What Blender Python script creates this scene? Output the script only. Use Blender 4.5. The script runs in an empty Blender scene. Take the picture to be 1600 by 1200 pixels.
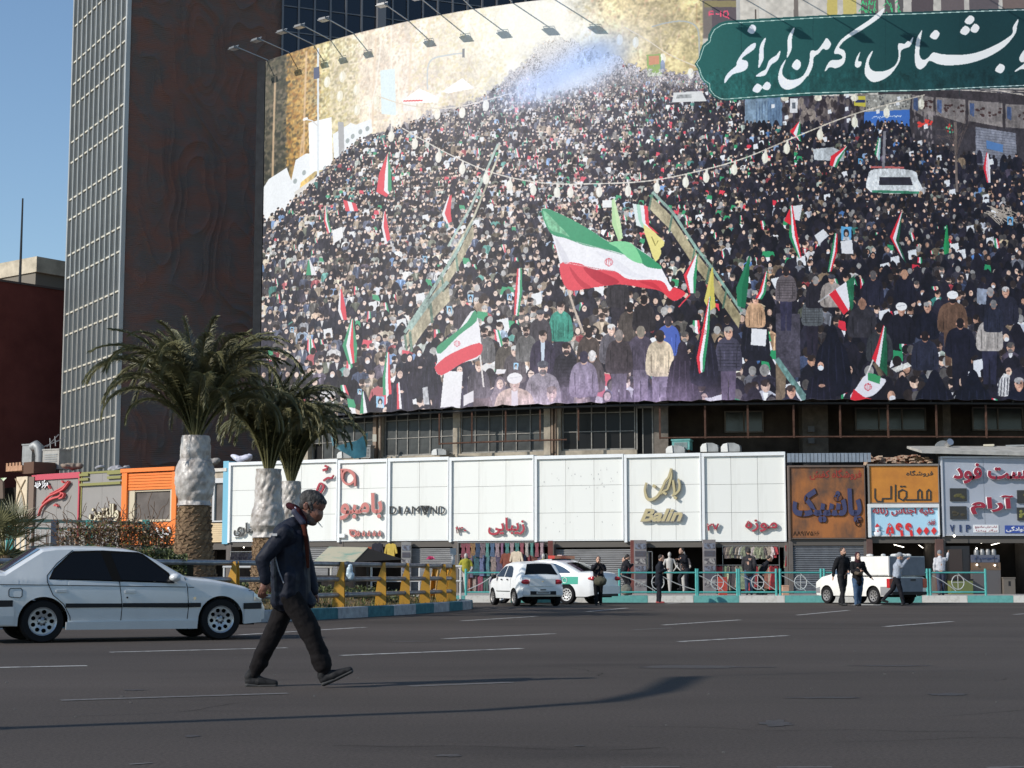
import bpy,bmesh,math,random
import numpy as np
from mathutils import Vector,Matrix
from mathutils.geometry import tessellate_polygon
R=math.radians
rnd=random.Random(7)
SC=bpy.context.scene
COL=SC.collection
# camera
F=2600.0
PITCH=math.atan(299/F)
CAMH=0.945
cd=bpy.data.cameras.new('camera')
cd.sensor_width=36.0
cd.lens=36.0*F/1600.0
cd.clip_start=0.1
cd.clip_end=3000
cam=bpy.data.objects.new('camera',cd)
COL.objects.link(cam)
cam.location=(0,0,CAMH)
cam.rotation_euler=(R(90)+PITCH,0,0)
SC.camera=cam
# light
SUNV=Vector((-2.4,-1.25,1.62)).normalized()
EL=math.asin(SUNV.z)
AZ=math.atan2(SUNV.x,SUNV.y)
w=bpy.data.worlds.new('World')
SC.world=w
w.use_nodes=True
nt=w.node_tree
nt.nodes.clear()
sky=nt.nodes.new('ShaderNodeTexSky')
sky.sky_type='NISHITA'
sky.sun_disc=False
sky.sun_elevation=EL
sky.sun_rotation=AZ%(2*math.pi)
sky.air_density=1.15
sky.dust_density=0.0
sky.ozone_density=3.4
bg=nt.nodes.new('ShaderNodeBackground')
bg.inputs['Strength'].default_value=0.14
wo=nt.nodes.new('ShaderNodeOutputWorld')
nt.links.new(sky.outputs[0],bg.inputs[0])
nt.links.new(bg.outputs[0],wo.inputs[0])
sl=bpy.data.lights.new('sun','SUN')
sl.energy=4.6
sl.angle=R(0.53)
sl.color=(1.0,0.94,0.86)
so=bpy.data.objects.new('sun',sl)
COL.objects.link(so)
so.location=SUNV*60
so.rotation_euler=SUNV.to_track_quat('Z','Y').to_euler()
SC.view_settings.view_transform='Standard'
SC.view_settings.look='None'
SC.view_settings.exposure=0.0
SC.view_settings.gamma=1.0
SC.view_settings.use_curve_mapping=False
SC.cycles.max_bounces=6
SC.cycles.diffuse_bounces=3
SC.cycles.glossy_bounces=3
SC.cycles.transparent_max_bounces=12
# helpers
def ray(px,py):
 x=px-800.0
 u=600.0-py
 return(x,F*math.cos(PITCH)-u*math.sin(PITCH),F*math.sin(PITCH)+u*math.cos(PITCH))
def at(px,py,Y):
 r=ray(px,py)
 k=Y/r[1]
 return Vector((r[0]*k,Y,CAMH+r[2]*k))
def gnd(px,py,z=0.0):
 r=ray(px,py)
 k=(z-CAMH)/r[2]
 return Vector((r[0]*k,r[1]*k,z))
def azx(px,py=800):
 r=ray(px,py)
 return r[0]/r[1]
MATS={}
def mat(name,col,rough=0.7,metal=0.0,var=0.0,scale=3.0,bump=0.0,bscale=None,spec=0.5,col2=None,detail=4.0,coat=0.0,emit=None,stretch=None,alpha=None,thr=None):
 if rough>=.8 and spec==.5:spec=.12
 if name in MATS:
  return MATS[name]
 m=bpy.data.materials.new(name)
 m.use_nodes=True
 n=m.node_tree.nodes
 l=m.node_tree.links
 b=n['Principled BSDF']
 b.inputs['Base Color'].default_value=(*col,1)
 b.inputs['Roughness'].default_value=rough
 b.inputs['Metallic'].default_value=metal
 b.inputs['Specular IOR Level'].default_value=spec
 if coat:
  b.inputs['Coat Weight'].default_value=coat
  b.inputs['Coat Roughness'].default_value=0.08
 if emit:
  b.inputs['Emission Color'].default_value=(*col,1)
  b.inputs['Emission Strength'].default_value=emit
 if alpha is not None:
  b.inputs['Alpha'].default_value=alpha
 if var or bump or col2:
  tc=n.new('ShaderNodeTexCoord')
  mp=n.new('ShaderNodeMapping')
  if stretch:
   mp.inputs['Scale'].default_value=stretch
  l.new(tc.outputs['Object'],mp.inputs[0])
  nz=n.new('ShaderNodeTexNoise')
  nz.inputs['Scale'].default_value=scale
  nz.inputs['Detail'].default_value=detail
  nz.inputs['Roughness'].default_value=0.62
  l.new(mp.outputs[0],nz.inputs['Vector'])
  if var or col2:
   rp=n.new('ShaderNodeValToRGB')
   lo,hi=thr or(0.3,0.7)
   rp.color_ramp.elements[0].position=lo
   rp.color_ramp.elements[1].position=hi
   if col2:
    rp.color_ramp.elements[0].color=(*col2,1)
    rp.color_ramp.elements[1].color=(*col,1)
   else:
    rp.color_ramp.elements[0].color=(*[max(0,c*(1-var))for c in col],1)
    rp.color_ramp.elements[1].color=(*[min(1,c*(1+var))for c in col],1)
   l.new(nz.outputs[0],rp.inputs[0])
   l.new(rp.outputs[0],b.inputs['Base Color'])
  if bump:
   n2=n.new('ShaderNodeTexNoise')
   n2.inputs['Scale'].default_value=bscale or scale*4
   n2.inputs['Detail'].default_value=5
   l.new(mp.outputs[0],n2.inputs['Vector'])
   bp=n.new('ShaderNodeBump')
   bp.inputs['Strength'].default_value=1.0
   bp.inputs['Distance'].default_value=bump
   l.new(n2.outputs[0],bp.inputs['Height'])
   l.new(bp.outputs[0],b.inputs['Normal'])
 MATS[name]=m
 return m
def tagp(o,label=None,cat=None,group=None,kind=None):
 if label:o['label']=label
 if cat:o['category']=cat
 if group:o['group']=group
 if kind:o['kind']=kind
 return o
def empty(name,loc=(0,0,0),rz=0,label=None,cat=None,group=None,kind=None):
 o=bpy.data.objects.new(name,None)
 o.empty_display_size=0.2
 COL.objects.link(o)
 o.location=loc
 o.rotation_euler=(0,0,rz)
 return tagp(o,label,cat,group,kind)
def link(name,mesh,parent=None,loc=None,rot=None,scale=None):
 o=bpy.data.objects.new(name,mesh)
 COL.objects.link(o)
 if parent is not None:o.parent=parent
 if loc is not None:o.location=loc
 if rot is not None:o.rotation_euler=rot
 if scale is not None:o.scale=scale
 return o
def copy_tree(o,parent=None):
 c=o.copy()
 COL.objects.link(c)
 c.parent=parent
 for ch in list(o.children):
  copy_tree(ch,c)
 return c
def autosmooth(me,ang=35):
 me.polygons.foreach_set('use_smooth',[True]*len(me.polygons))
 bm=bmesh.new()
 bm.from_mesh(me)
 a=R(ang)
 for e in bm.edges:
  if len(e.link_faces)==2:
   try:
    e.smooth=e.calc_face_angle(0)<a
   except Exception:
    pass
  else:
   e.smooth=True
 bm.to_mesh(me)
 bm.free()
class MB:
 def __init__(s):
  s.v=[];s.f=[];s.mi=[];s.cur=0
 def box(s,x0,x1,y0,y1,z0,z1):
  b=len(s.v)
  s.v+=[(x0,y0,z0),(x1,y0,z0),(x1,y1,z0),(x0,y1,z0),(x0,y0,z1),(x1,y0,z1),(x1,y1,z1),(x0,y1,z1)]
  s._f([(0,3,2,1),(4,5,6,7),(0,1,5,4),(1,2,6,5),(2,3,7,6),(3,0,4,7)],b)
  return s
 def _f(s,fs,b):
  for f in fs:
   s.f.append(tuple(i+b for i in f));s.mi.append(s.cur)
 def quad(s,a,b,c,d):
  k=len(s.v);s.v+=[tuple(a),tuple(b),tuple(c),tuple(d)]
  s._f([(0,1,2,3)],k);return s
 def beam(s,a,b,w,h=None,up=(0,0,1)):
  """box section between two points"""
  h=h or w
  a=Vector(a);b=Vector(b)
  d=(b-a)
  if d.length<1e-6:return s
  d.normalize()
  upv=Vector(up)
  if abs(d.dot(upv))>0.98:upv=Vector((1,0,0))
  sx=d.cross(upv).normalized()*(w/2)
  sz=sx.cross(d).normalized()*(h/2)
  k=len(s.v)
  for p in(a,b):
   for q in(-sx-sz,sx-sz,sx+sz,-sx+sz):
    s.v.append(tuple(p+q))
  s._f([(3,2,1,0),(4,5,6,7),(0,1,5,4),(1,2,6,5),(2,3,7,6),(3,0,4,7)],k)
  return s
 def tube(s,pts,r,n=8,cap=True):
  pts=[Vector(p)for p in pts]
  rs=r if isinstance(r,(list,tuple))else[r]*len(pts)
  k0=len(s.v)
  prev=None
  for i,p in enumerate(pts):
   if i==0:d=pts[1]-p
   elif i==len(pts)-1:d=p-pts[i-1]
   else:d=pts[i+1]-pts[i-1]
   d.normalize()
   if prev is None:
    u=Vector((0,0,1))if abs(d.z)<0.9 else Vector((1,0,0))
    prev=(u-d*u.dot(d)).normalized()
   else:
    prev=(prev-d*prev.dot(d)).normalized()
   q=d.cross(prev)
   for j in range(n):
    a=2*math.pi*j/n
    s.v.append(tuple(p+(prev*math.cos(a)+q*math.sin(a))*rs[i]))
  for i in range(len(pts)-1):
   for j in range(n):
    a=k0+i*n+j;b=k0+i*n+(j+1)%n
    s.f.append((a,b,b+n,a+n));s.mi.append(s.cur)
  if cap:
   s.f.append(tuple(k0+j for j in reversed(range(n))));s.mi.append(s.cur)
   e=k0+(len(pts)-1)*n
   s.f.append(tuple(e+j for j in range(n)));s.mi.append(s.cur)
  return s
 def lathe(s,prof,n=24,axis='z',c=(0,0,0),cap=True):
  k0=len(s.v)
  for(r,h)in prof:
   for j in range(n):
    a=2*math.pi*j/n
    x,y,z=r*math.cos(a),r*math.sin(a),h
    if axis=='y':x,y,z=x,h,y
    if axis=='x':x,y,z=h,x,y
    s.v.append((x+c[0],y+c[1],z+c[2]))
  for i in range(len(prof)-1):
   for j in range(n):
    a=k0+i*n+j;b=k0+i*n+(j+1)%n
    s.f.append((a,b,b+n,a+n));s.mi.append(s.cur)
  if cap:
   s.f.append(tuple(k0+j for j in reversed(range(n))));s.mi.append(s.cur)
   e=k0+(len(prof)-1)*n
   s.f.append(tuple(e+j for j in range(n)));s.mi.append(s.cur)
  return s
 def ell(s,c,r,tilt=0,n=12,m=8,tx=0):
  """ellipsoid, tilt about the y axis"""
  k0=len(s.v)
  M=Matrix.Rotation(tilt,3,'Y')@Matrix.Rotation(tx,3,'X')
  c=Vector(c)
  for i in range(m+1):
   t=math.pi*i/m
   for j in range(n):
    a=2*math.pi*j/n
    p=Vector((r[0]*math.sin(t)*math.cos(a),r[1]*math.sin(t)*math.sin(a),r[2]*math.cos(t)))
    s.v.append(tuple(c+M@p))
  for i in range(m):
   for j in range(n):
    a=k0+i*n+j;b=k0+i*n+(j+1)%n
    s.f.append((a,a+n,b+n,b));s.mi.append(s.cur)
  return s
 def cap(s,a,b,ra,rb,n=12,ys=1.0):
  """tapered capsule"""
  a=Vector(a);b=Vector(b)
  d=b-a
  L=d.length
  d.normalize()
  u=Vector((0,1,0))if abs(d.y)<0.9 else Vector((1,0,0))
  p=(u-d*u.dot(d)).normalized()
  q=d.cross(p)
  k0=len(s.v)
  rings=[]
  for t in(0.02,30,60,90):
   rings.append((-ra*math.cos(R(t)),ra*math.sin(R(t))))
  for t in(90,60,30,0.02):
   rings.append((L+rb*math.cos(R(t)),rb*math.sin(R(t))))
  for(h,r)in rings:
   for j in range(n):
    g=2*math.pi*j/n
    s.v.append(tuple(a+d*h+p*(r*math.cos(g)*ys)+q*(r*math.sin(g))))
  for i in range(len(rings)-1):
   for j in range(n):
    x=k0+i*n+j;y=k0+i*n+(j+1)%n
    s.f.append((x,y,y+n,x+n));s.mi.append(s.cur)
  s.f.append(tuple(k0+j for j in reversed(range(n))));s.mi.append(s.cur)
  e=k0+(len(rings)-1)*n
  s.f.append(tuple(e+j for j in range(n)));s.mi.append(s.cur)
  return s
 def prism(s,poly,y0,y1):
  """polygon in x,z extruded along y"""
  k0=len(s.v);n=len(poly)
  area=sum(poly[i][0]*poly[(i+1)%n][1]-poly[(i+1)%n][0]*poly[i][1]for i in range(n))
  if area<0:poly=poly[::-1]
  for y in(y0,y1):
   for(x,z)in poly:s.v.append((x,y,z))
  tris=tessellate_polygon([[Vector((x,z,0))for(x,z)in poly]])
  for t in tris:
   a,b,c=t
   ax,az=poly[a];bx,bz=poly[b];cx,cz=poly[c]
   if(bx-ax)*(cz-az)-(cx-ax)*(bz-az)<0:b,c=c,b
   s.f.append((k0+a,k0+b,k0+c));s.mi.append(s.cur)
   s.f.append((k0+n+a,k0+n+c,k0+n+b));s.mi.append(s.cur)
  for i in range(n):
   j=(i+1)%n
   s.f.append((k0+j,k0+i,k0+n+i,k0+n+j));s.mi.append(s.cur)
  return s
 def mesh(s,name,mats,smooth=None):
  me=bpy.data.meshes.new(name)
  me.from_pydata(s.v,[],s.f)
  for m in(mats if isinstance(mats,(list,tuple))else[mats]):
   me.materials.append(m)
  if len(me.materials)>1:
   me.polygons.foreach_set('material_index',s.mi)
  me.validate()
  me.update()
  if smooth:autosmooth(me,smooth)
  return me
 def build(s,name,mats,parent=None,smooth=None,loc=None,rot=None):
  return link(name,s.mesh(name,mats,smooth),parent,loc,rot)
def remeshed(mb,voxel,material,sm=4,disp=None,seed=0):
 """one continuous smooth surface from overlapping shapes"""
 me=mb.mesh('tmp',[material])
 o=bpy.data.objects.new('tmp',me)
 COL.objects.link(o)
 r=o.modifiers.new('r','REMESH');r.mode='VOXEL';r.voxel_size=voxel;r.use_smooth_shade=True
 s=o.modifiers.new('s','SMOOTH');s.iterations=sm;s.factor=0.5
 if disp:
  for k,(size,st)in enumerate(disp):
   tx=bpy.data.textures.new('folds%d'%k,'CLOUDS');tx.noise_scale=size;tx.noise_depth=2
   d=o.modifiers.new('d','DISPLACE');d.texture=tx;d.strength=st;d.mid_level=0.5;d.texture_coords='LOCAL'
 dg=bpy.context.evaluated_depsgraph_get()
 dg.update()
 m2=bpy.data.meshes.new_from_object(o.evaluated_get(dg),depsgraph=dg)
 bpy.data.objects.remove(o)
 bpy.data.meshes.remove(me)
 m2.materials.clear()
 m2.materials.append(material)
 m2.polygons.foreach_set('use_smooth',[True]*len(m2.polygons))
 return m2
 # Persian text: joined letter forms written out right to left
FORMS={}
for ch,base,n in[('ا',0xFE8D,2),('آ',0xFE81,2),('ب',0xFE8F,4),('پ',0xFB56,4),('ت',0xFE95,4),('ج',0xFE9D,4),('خ',0xFEA5,4),('د',0xFEA9,2),('ر',0xFEAD,2),('ز',0xFEAF,2),('س',0xFEB1,4),('ش',0xFEB5,4),('ف',0xFED1,4),('ق',0xFED5,4),('ک',0xFB8E,4),('گ',0xFB92,4),('ل',0xFEDD,4),('م',0xFEE1,4),('ن',0xFEE5,4),('و',0xFEED,2),('ه',0xFEE9,4),('ی',0xFBFC,4),('ط',0xFEC1,4),('چ',0xFB7A,4),('ح',0xFEA1,4)]:
 FORMS[ch]=(base,n)
def fa(sx):
 out=[]
 for wd in sx.split(' '):
  res=[]
  for i,c in enumerate(wd):
   if c not in FORMS:
    res.append(c);continue
   base,n=FORMS[c]
   pj=i>0 and wd[i-1]in FORMS and FORMS[wd[i-1]][1]==4
   nj=i<len(wd)-1 and wd[i+1]in FORMS and n==4
   k={(0,0):0,(1,0):1,(0,1):2,(1,1):3}[(int(pj),int(nj))]
   res.append(chr(base+k))
  if any(ch in FORMS for ch in wd):
   out.append(''.join(reversed(res)))
  else:
   out.append(wd)
 return ' '.join(reversed(out))if any(c in FORMS for c in sx)else sx
def text_mesh(body,x0,x1,z0,z1,y0,y1,mats,bold=0.02,shear=0.0,res=3,flip=False):
 """letters standing in the x,z plane, fitted to a box, thick from y0 (front) to y1 (back)"""
 c=bpy.data.curves.new('lettering','FONT')
 c.body=fa(body)
 c.resolution_u=res
 c.offset=bold
 c.extrude=0.05
 c.shear=shear
 c.fill_mode='BOTH'
 o=bpy.data.objects.new('tmp',c)
 COL.objects.link(o)
 dg=bpy.context.evaluated_depsgraph_get();dg.update()
 me=bpy.data.meshes.new_from_object(o.evaluated_get(dg),depsgraph=dg)
 bpy.data.objects.remove(o)
 n=len(me.vertices)
 co=np.empty(n*3,np.float32);me.vertices.foreach_get('co',co);co=co.reshape(-1,3)
 mn=co.min(0);mx=co.max(0)
 t=(co-mn)/np.maximum(mx-mn,1e-6)
 out=np.stack([x0+t[:,0]*(x1-x0),y1+t[:,2]*(y0-y1),z0+t[:,1]*(z1-z0)],1)
 me.vertices.foreach_set('co',out.astype(np.float32).ravel())
 me.materials.clear()
 me.materials.append(mats)
 me.update()
 return me
class Plane:
 """a vertical plane through two plan points; local x runs along it, local -y faces the road"""
 def __init__(s,a,b):
  s.a=Vector((a[0],a[1],0));s.d=(Vector((b[0],b[1],0))-s.a)
  s.L=s.d.length;s.d.normalize();s.rz=math.atan2(s.d.y,s.d.x)
 def uz(s,px,py,out=0.0):
  rx,ry,rz=ray(px,py)
  nx,ny=s.d.y,-s.d.x
  ax=s.a.x+nx*out;ay=s.a.y+ny*out
  k=(ax*nx+ay*ny)/(rx*nx+ry*ny)
  X,Y=k*rx,k*ry
  return((X-ax)*s.d.x+(Y-ay)*s.d.y,CAMH+k*rz)
 def box(s,x0,y0,x1,y1,out=0.0):
  """pixel box -> u0,u1,z0,z1"""
  u0,_=s.uz(x0,(y0+y1)/2,out);u1,_=s.uz(x1,(y0+y1)/2,out)
  _,z1=s.uz((x0+x1)/2,y0,out);_,z0=s.uz((x0+x1)/2,y1,out)
  return u0,u1,z0,z1
def PY(px,Y):return(azx(px)*Y,Y)
# billboard: curved wall table
WX=np.array([-11.9,-9.0,-5.85,-2.8,0.0,1.4,5.3,8.5,11.3,16.0,21.0,27.0])
WY=np.array([78.2,75.45,73.2,71.3,70.0,69.5,68.55,68.1,67.85,67.75,68.0,68.9])
_c=np.polyfit(WX,WY,5)
BX=np.linspace(-11.9,27.0,160)
BY=np.polyval(_c,BX)
BS=np.concatenate([[0],np.cumsum(np.hypot(np.diff(BX),np.diff(BY)))])
BAZ=BX/BY
ZB0,ZT0=8.1,25.66
SMAX=BS[-1]
def wall_sz(P):
 """photo points -> arc length and height on the curved board"""
 P=np.asarray(P,float)
 x=P[...,0]-800.0;u=600.0-P[...,1]
 ry=F*math.cos(PITCH)-u*math.sin(PITCH);rz=F*math.sin(PITCH)+u*math.cos(PITCH)
 az=x/ry
 s=np.interp(az,BAZ,BS)
 Y=np.interp(az,BAZ,BY)
 s=s+np.where(az<BAZ[0],(az-BAZ[0])*78,0)
 return s,CAMH+Y*rz/ry
TD=50.0
TW,TH=int(SMAX*TD),int((ZT0-ZB0)*TD)
IMG=np.zeros((TH,TW,3),np.float32)
def tx(P):
 s,z=wall_sz(P)
 return np.stack([s*TD,(z-ZB0)*TD],-1)
def _blend(sl,m,col,a):
 reg=IMG[sl]
 reg[m]=reg[m]*(1-a)+np.asarray(col,np.float32)/255.0*a
def tpoly(T,col,a=1.0):
 x0=max(int(T[:,0].min()),0);x1=min(int(T[:,0].max())+2,TW)
 y0=max(int(T[:,1].min()),0);y1=min(int(T[:,1].max())+2,TH)
 if x1<=x0 or y1<=y0:return
 gx=np.arange(x0,x1)[None,:]+0.5
 gy=np.arange(y0,y1)[:,None]+0.5
 ins=np.zeros((y1-y0,x1-x0),bool)
 n=len(T)
 for i in range(n):
  ax,ay=T[i];bx,by=T[(i+1)%n]
  if ay==by:continue
  c=((ay>gy)!=(by>gy))
  xx=(bx-ax)*(gy-ay)/(by-ay)+ax
  ins^=(c&(gx<xx))
 _blend((slice(y0,y1),slice(x0,x1)),ins,col,a)
def poly(P,col,a=1.0):tpoly(tx(P),col,a)
def spline(P,n=6,closed=True):
 """smooth a traced outline"""
 P=np.asarray(P,float);m=len(P);out=[]
 for i in range(m if closed else m-1):
  if closed:p0,p1,p2,p3=P[i-1],P[i],P[(i+1)%m],P[(i+2)%m]
  else:p0,p1,p2,p3=P[max(i-1,0)],P[i],P[i+1],P[min(i+2,m-1)]
  for k in range(n):
   t=k/n
   out.append(0.5*((2*p1)+(-p0+p2)*t+(2*p0-5*p1+4*p2-p3)*t*t+(-p0+3*p1-3*p2+p3)*t**3))
 if not closed:out.append(P[-1])
 return np.array(out)
def ellp(x,y,rx,ry,col,a=1.0):
 c=tx([(x,y),(x+rx,y),(x,y-ry)])
 cx,cy=c[0];ex=abs(c[1][0]-cx);ey=abs(c[2][1]-cy)
 x0=max(int(cx-ex),0);x1=min(int(cx+ex)+2,TW);y0=max(int(cy-ey),0);y1=min(int(cy+ey)+2,TH)
 if x1<=x0 or y1<=y0:return
 gx=(np.arange(x0,x1)+0.5-cx)[None,:]/max(ex,.5);gy=(np.arange(y0,y1)+0.5-cy)[:,None]/max(ey,.5)
 _blend((slice(y0,y1),slice(x0,x1)),gx*gx+gy*gy<=1,col,a)
def stroke(P,w,col,a=1.0):
 P=np.asarray(P,float)
 ws=w if isinstance(w,(list,tuple))else[w]*len(P)
 L,Rr=[],[]
 for i in range(len(P)):
  d=P[min(i+1,len(P)-1)]-P[max(i-1,0)]
  d=d/(np.hypot(*d)+1e-9);nrm=np.array([-d[1],d[0]])*ws[i]/2
  L.append(P[i]+nrm);Rr.append(P[i]-nrm)
 poly(np.array(L+Rr[::-1]),col,a)
_s=(np.arange(TW)+0.5)/TD
_X=np.interp(_s,BS,BX);_Y=np.interp(_s,BS,BY)
_z=ZB0+(np.arange(TH)+0.5)/TD
_rz=(_z[:,None]-CAMH);_fy=_Y[None,:]*math.cos(PITCH)+_rz*math.sin(PITCH)
TPX=800+F*_X[None,:]/_fy
TPY=600-F*(_rz*math.cos(PITCH)-_Y[None,:]*math.sin(PITCH))/_fy
rs=np.random.RandomState(3)
def vnoise(sx,sy,seed):
 r=np.random.RandomState(seed)
 gw,gh=int(TW/sx)+3,int(TH/sy)+3
 g=r.rand(gh,gw)
 fx=np.arange(TW)/sx;fy=np.arange(TH)/sy
 ix=fx.astype(int);iy=fy.astype(int);tx_=(fx-ix)[None,:];ty=(fy-iy)[:,None]
 tx_=tx_*tx_*(3-2*tx_);ty=ty*ty*(3-2*ty)
 a=g[iy][:,ix];b=g[iy][:,ix+1];c=g[iy+1][:,ix];d=g[iy+1][:,ix+1]
 return(a*(1-tx_)+b*tx_)*(1-ty)+(c*(1-tx_)+d*tx_)*ty
 # base of dark crowd and far street
n1=vnoise(36,50,1);n2=vnoise(9,9,2);n3=vnoise(3,3,4)
IMG[:]=np.stack([48+34*n2,46+30*n2,56+32*n2],-1)/255.0
# tree belt behind the crowd
_bx=[380,418,470,520,560,600,640,700,740,780,820,850,880,920,960,1000,1050,1100,1160]
_by=[345,335,300,250,215,205,190,170,160,130,100,62,60,78,92,108,118,118,110]
BOUND=np.interp(TPX,_bx,_by)+np.where(TPX>600,1,.3)*(16*(vnoise(16,13,41)-.5)+14*(vnoise(4,4,42)-.5))
tree=(TPY<BOUND)&(TPX<1150)
def ramp(x,xs,cols):
 return np.stack([np.interp(x,xs,[c[k]for c in cols])for k in range(3)],-1)
tc_=ramp(TPX,[403,440,455,470,500,560,640,720,780,830,900,950,1010,1090,1150],[(96,90,72),(70,68,52),(150,120,70),(205,165,95),(222,202,146),(232,212,180),(240,220,202),(246,232,208),(252,244,220),(252,250,246),(250,246,228),(228,208,160),(214,196,152),(205,190,140),(160,150,130)])/255.0
nn=(0.5+.5*n1+0.28*n2+0.25*n3)[...,None]
IMG[tree]=np.clip(tc_*nn,0,1)[tree]
def blob_tree(n,xr,yr,cols,r0,r1,a=0.75):
 for i in range(n):
  x=rs.uniform(*xr);y=rs.uniform(*yr)
  if y>np.interp(x,_bx,_by):continue
  c=np.array(cols[rs.randint(len(cols))],float)*rs.uniform(.85,1.12)
  ellp(x,y,rs.uniform(r0,r1),rs.uniform(r0,r1),np.clip(c,0,255),a)
blob_tree(900,(403,452),(90,335),[(48,50,38),(66,64,50),(88,80,62),(38,40,32),(120,108,90)],1.2,4)
blob_tree(1100,(448,500),(75,260),[(196,142,66),(160,108,52),(222,178,96),(120,92,50),(210,160,80),(80,70,44)],.8,3)
blob_tree(1100,(500,560),(60,215),[(196,178,104),(220,205,140),(170,150,92),(238,226,180),(128,118,76)],.8,3)
blob_tree(1500,(555,720),(20,205),[(214,176,146),(236,206,176),(190,158,120),(230,210,140),(250,232,210),(150,122,96)],.7,2.6,.6)
blob_tree(1000,(640,790),(10,165),[(228,208,120),(246,232,176),(210,188,108),(250,240,210),(188,170,100)],.8,3,.6)
blob_tree(260,(780,860),(-20,100),[(252,246,226),(250,240,200),(240,230,180)],2,6,.5)
blob_tree(900,(890,1110),(-60,118),[(214,188,140),(236,214,176),(190,172,116),(200,160,130),(226,210,150),(150,144,110),(120,112,84)],.8,3,.65)
for i in range(150):
 x=rs.uniform(560,800)if i<90 else rs.uniform(930,1100);y=rs.uniform(10,190);l=rs.uniform(10,40);a_=rs.uniform(-.5,.5)-1.57
 if y>np.interp(x,_bx,_by):continue
 stroke([(x,y),(x+l*math.cos(a_),y+l*math.sin(a_))],rs.uniform(.6,1.6),(250,226,200)if i%3 else(150,110,80),.6)
for x,y0,y1 in[(427,120,330),(470,210,262),(476,80,250),(584,60,200),(640,60,170),(668,30,170)]:
 stroke([(x-2,y1),(x,(y0+y1)/2),(x+3,y0)],3,(226,190,150),.8)
for p in[[(575,190),(588,130),(596,60)],[(612,205),(611,40)],[(625,200),(622,110)]]:
 stroke(p,2.2,(255,246,232),.9)
def wash(cx,cy,rx,ry,col,a,ang=0.0,p=1.0):
 c,s=math.cos(ang),math.sin(ang)
 dx=TPX-cx;dy=TPY-cy
 d=((dx*c+dy*s)/rx)**2+((-dx*s+dy*c)/ry)**2
 k=(a*np.exp(-d*p))[...,None]
 IMG[:]=IMG*(1-k)+np.array(col,np.float32)/255*k
wash(640,120,170,100,(255,246,240),.42);wash(740,60,110,70,(255,250,232),.4);wash(1000,40,110,60,(236,222,210),.25)
# facades at the top right and shopfronts under the green banner
bt=(TPX>1098)&(TPY<150)
IMG[bt]=(np.array([206,200,190])/255.0)*(0.9+.15*n2[bt][:,None])
for x0,x1,c in[(1098,1112,(120,112,108)),(1112,1150,(96,86,92)),(1150,1156,(180,178,176)),(1186,1196,(210,205,196)),(1240,1247,(120,112,106)),(1292,1308,(204,186,108)),(1317,1338,(206,190,116)),(1345,1372,(110,102,98)),(1382,1398,(96,92,90)),(1402,1411,(100,96,94)),(1424,1458,(92,82,84)),(1470,1506,(108,98,98)),(1514,1560,(100,92,94)),(1566,1640,(120,104,98)),(1650,1760,(150,140,128))]:
 poly([(x0,-60),(x1,-60),(x1,60),(x0,60)],c)
stroke([(1150,6),(1100,6)],10,(140,130,96))
for k in range(40):
 x=rs.choice([1350,1357,1364,1386,1393,1405])+rs.uniform(-4,4);y=rs.uniform(0,22)
 stroke([(x,y),(x+rs.uniform(-5,5),y+rs.uniform(3,8))],1.5,(72,205,130))
for p in[[(1108,25),(1108,18),(1114,17),(1114,22),(1109,22)],[(1118,22),(1122,22)],[(1126,17),(1126,26)],[(1131,18),(1136,17),(1138,22),(1135,27),(1130,25),(1131,18)],[(1135,24),(1139,29)]]:
 stroke(p,2.0,(240,90,120))
stroke([(1120,22),(1124,22)],1.4,(240,120,140))
for x0,y0,x1,y1,c in[(1372,140,1600,215,(60,54,56)),(1600,140,1790,330,(70,66,68)),(1430,200,1600,300,(58,54,58))]:
 poly([(x0,y0),(x1,y0),(x1,y1),(x0,y1)],c)
for k,(x0,x1)in enumerate([(1425,1458),(1462,1508),(1513,1566),(1571,1640),(1645,1720)]):
 y=148+(x0-1425)*.1
 poly([(x0,y),(x1,y+4),(x1,y+42),(x0,y+24+k*4)],(136,128,124))
 for q in range(int((x1-x0)/2.2)):
  xx=x0+q*2.2
  stroke([(xx,y+2),(xx,y+26+k*4)],.7,(104,98,98))
 poly([(x0+2,y+4),(x0+9,y+5),(x0+9,y+26),(x0+2,y+22)],(74,92,130))
 for q in range(14):
  xx=x0+rs.uniform(13,x1-x0-3);yy=y+14+k*1.5+rs.uniform(-5,7)
  ellp(xx,yy,rs.uniform(1.2,3),rs.uniform(1,2.5),(66,46,44))
for k in range(8):
 poly([(1424+k*26,140),(1640,140+k*3),(1640,142+k*3),(1424+k*26,141.2)],(190,180,170)if k%2 else(80,76,80))
poly([(1524,198),(1586,208),(1590,262),(1524,256)],(128,130,140))
for k in range(14):stroke([(1524,202+k*4.2),(1588,210+k*4)],.8,(96,98,110))
poly([(1541,219),(1567,226),(1567,238),(1541,232)],(86,126,178))
for k in range(60):
 ellp(rs.uniform(1425,1460),rs.uniform(175,228),1.5,4,(150,140,140)if k%2 else(60,54,60),.6)
for q in range(16):
 ellp(rs.uniform(1434,1456),rs.uniform(187,198),1.8,2.2,(228,70,60));ellp(rs.uniform(1477,1488),rs.uniform(193,207),1.4,1.6,(200,70,60)if q%2 else(90,200,150))
poly([(1198,150),(1222,150),(1222,196),(1196,198)],(96,122,150));poly([(1164,155),(1200,152),(1200,198),(1163,196)],(112,136,158))
for k in range(9):stroke([(1182+k*4.4,158),(1182+k*4.4,196)],1,(78,102,132))
poly([(1163,196),(1222,198),(1222,210),(1163,206)],(170,164,158))
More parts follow.
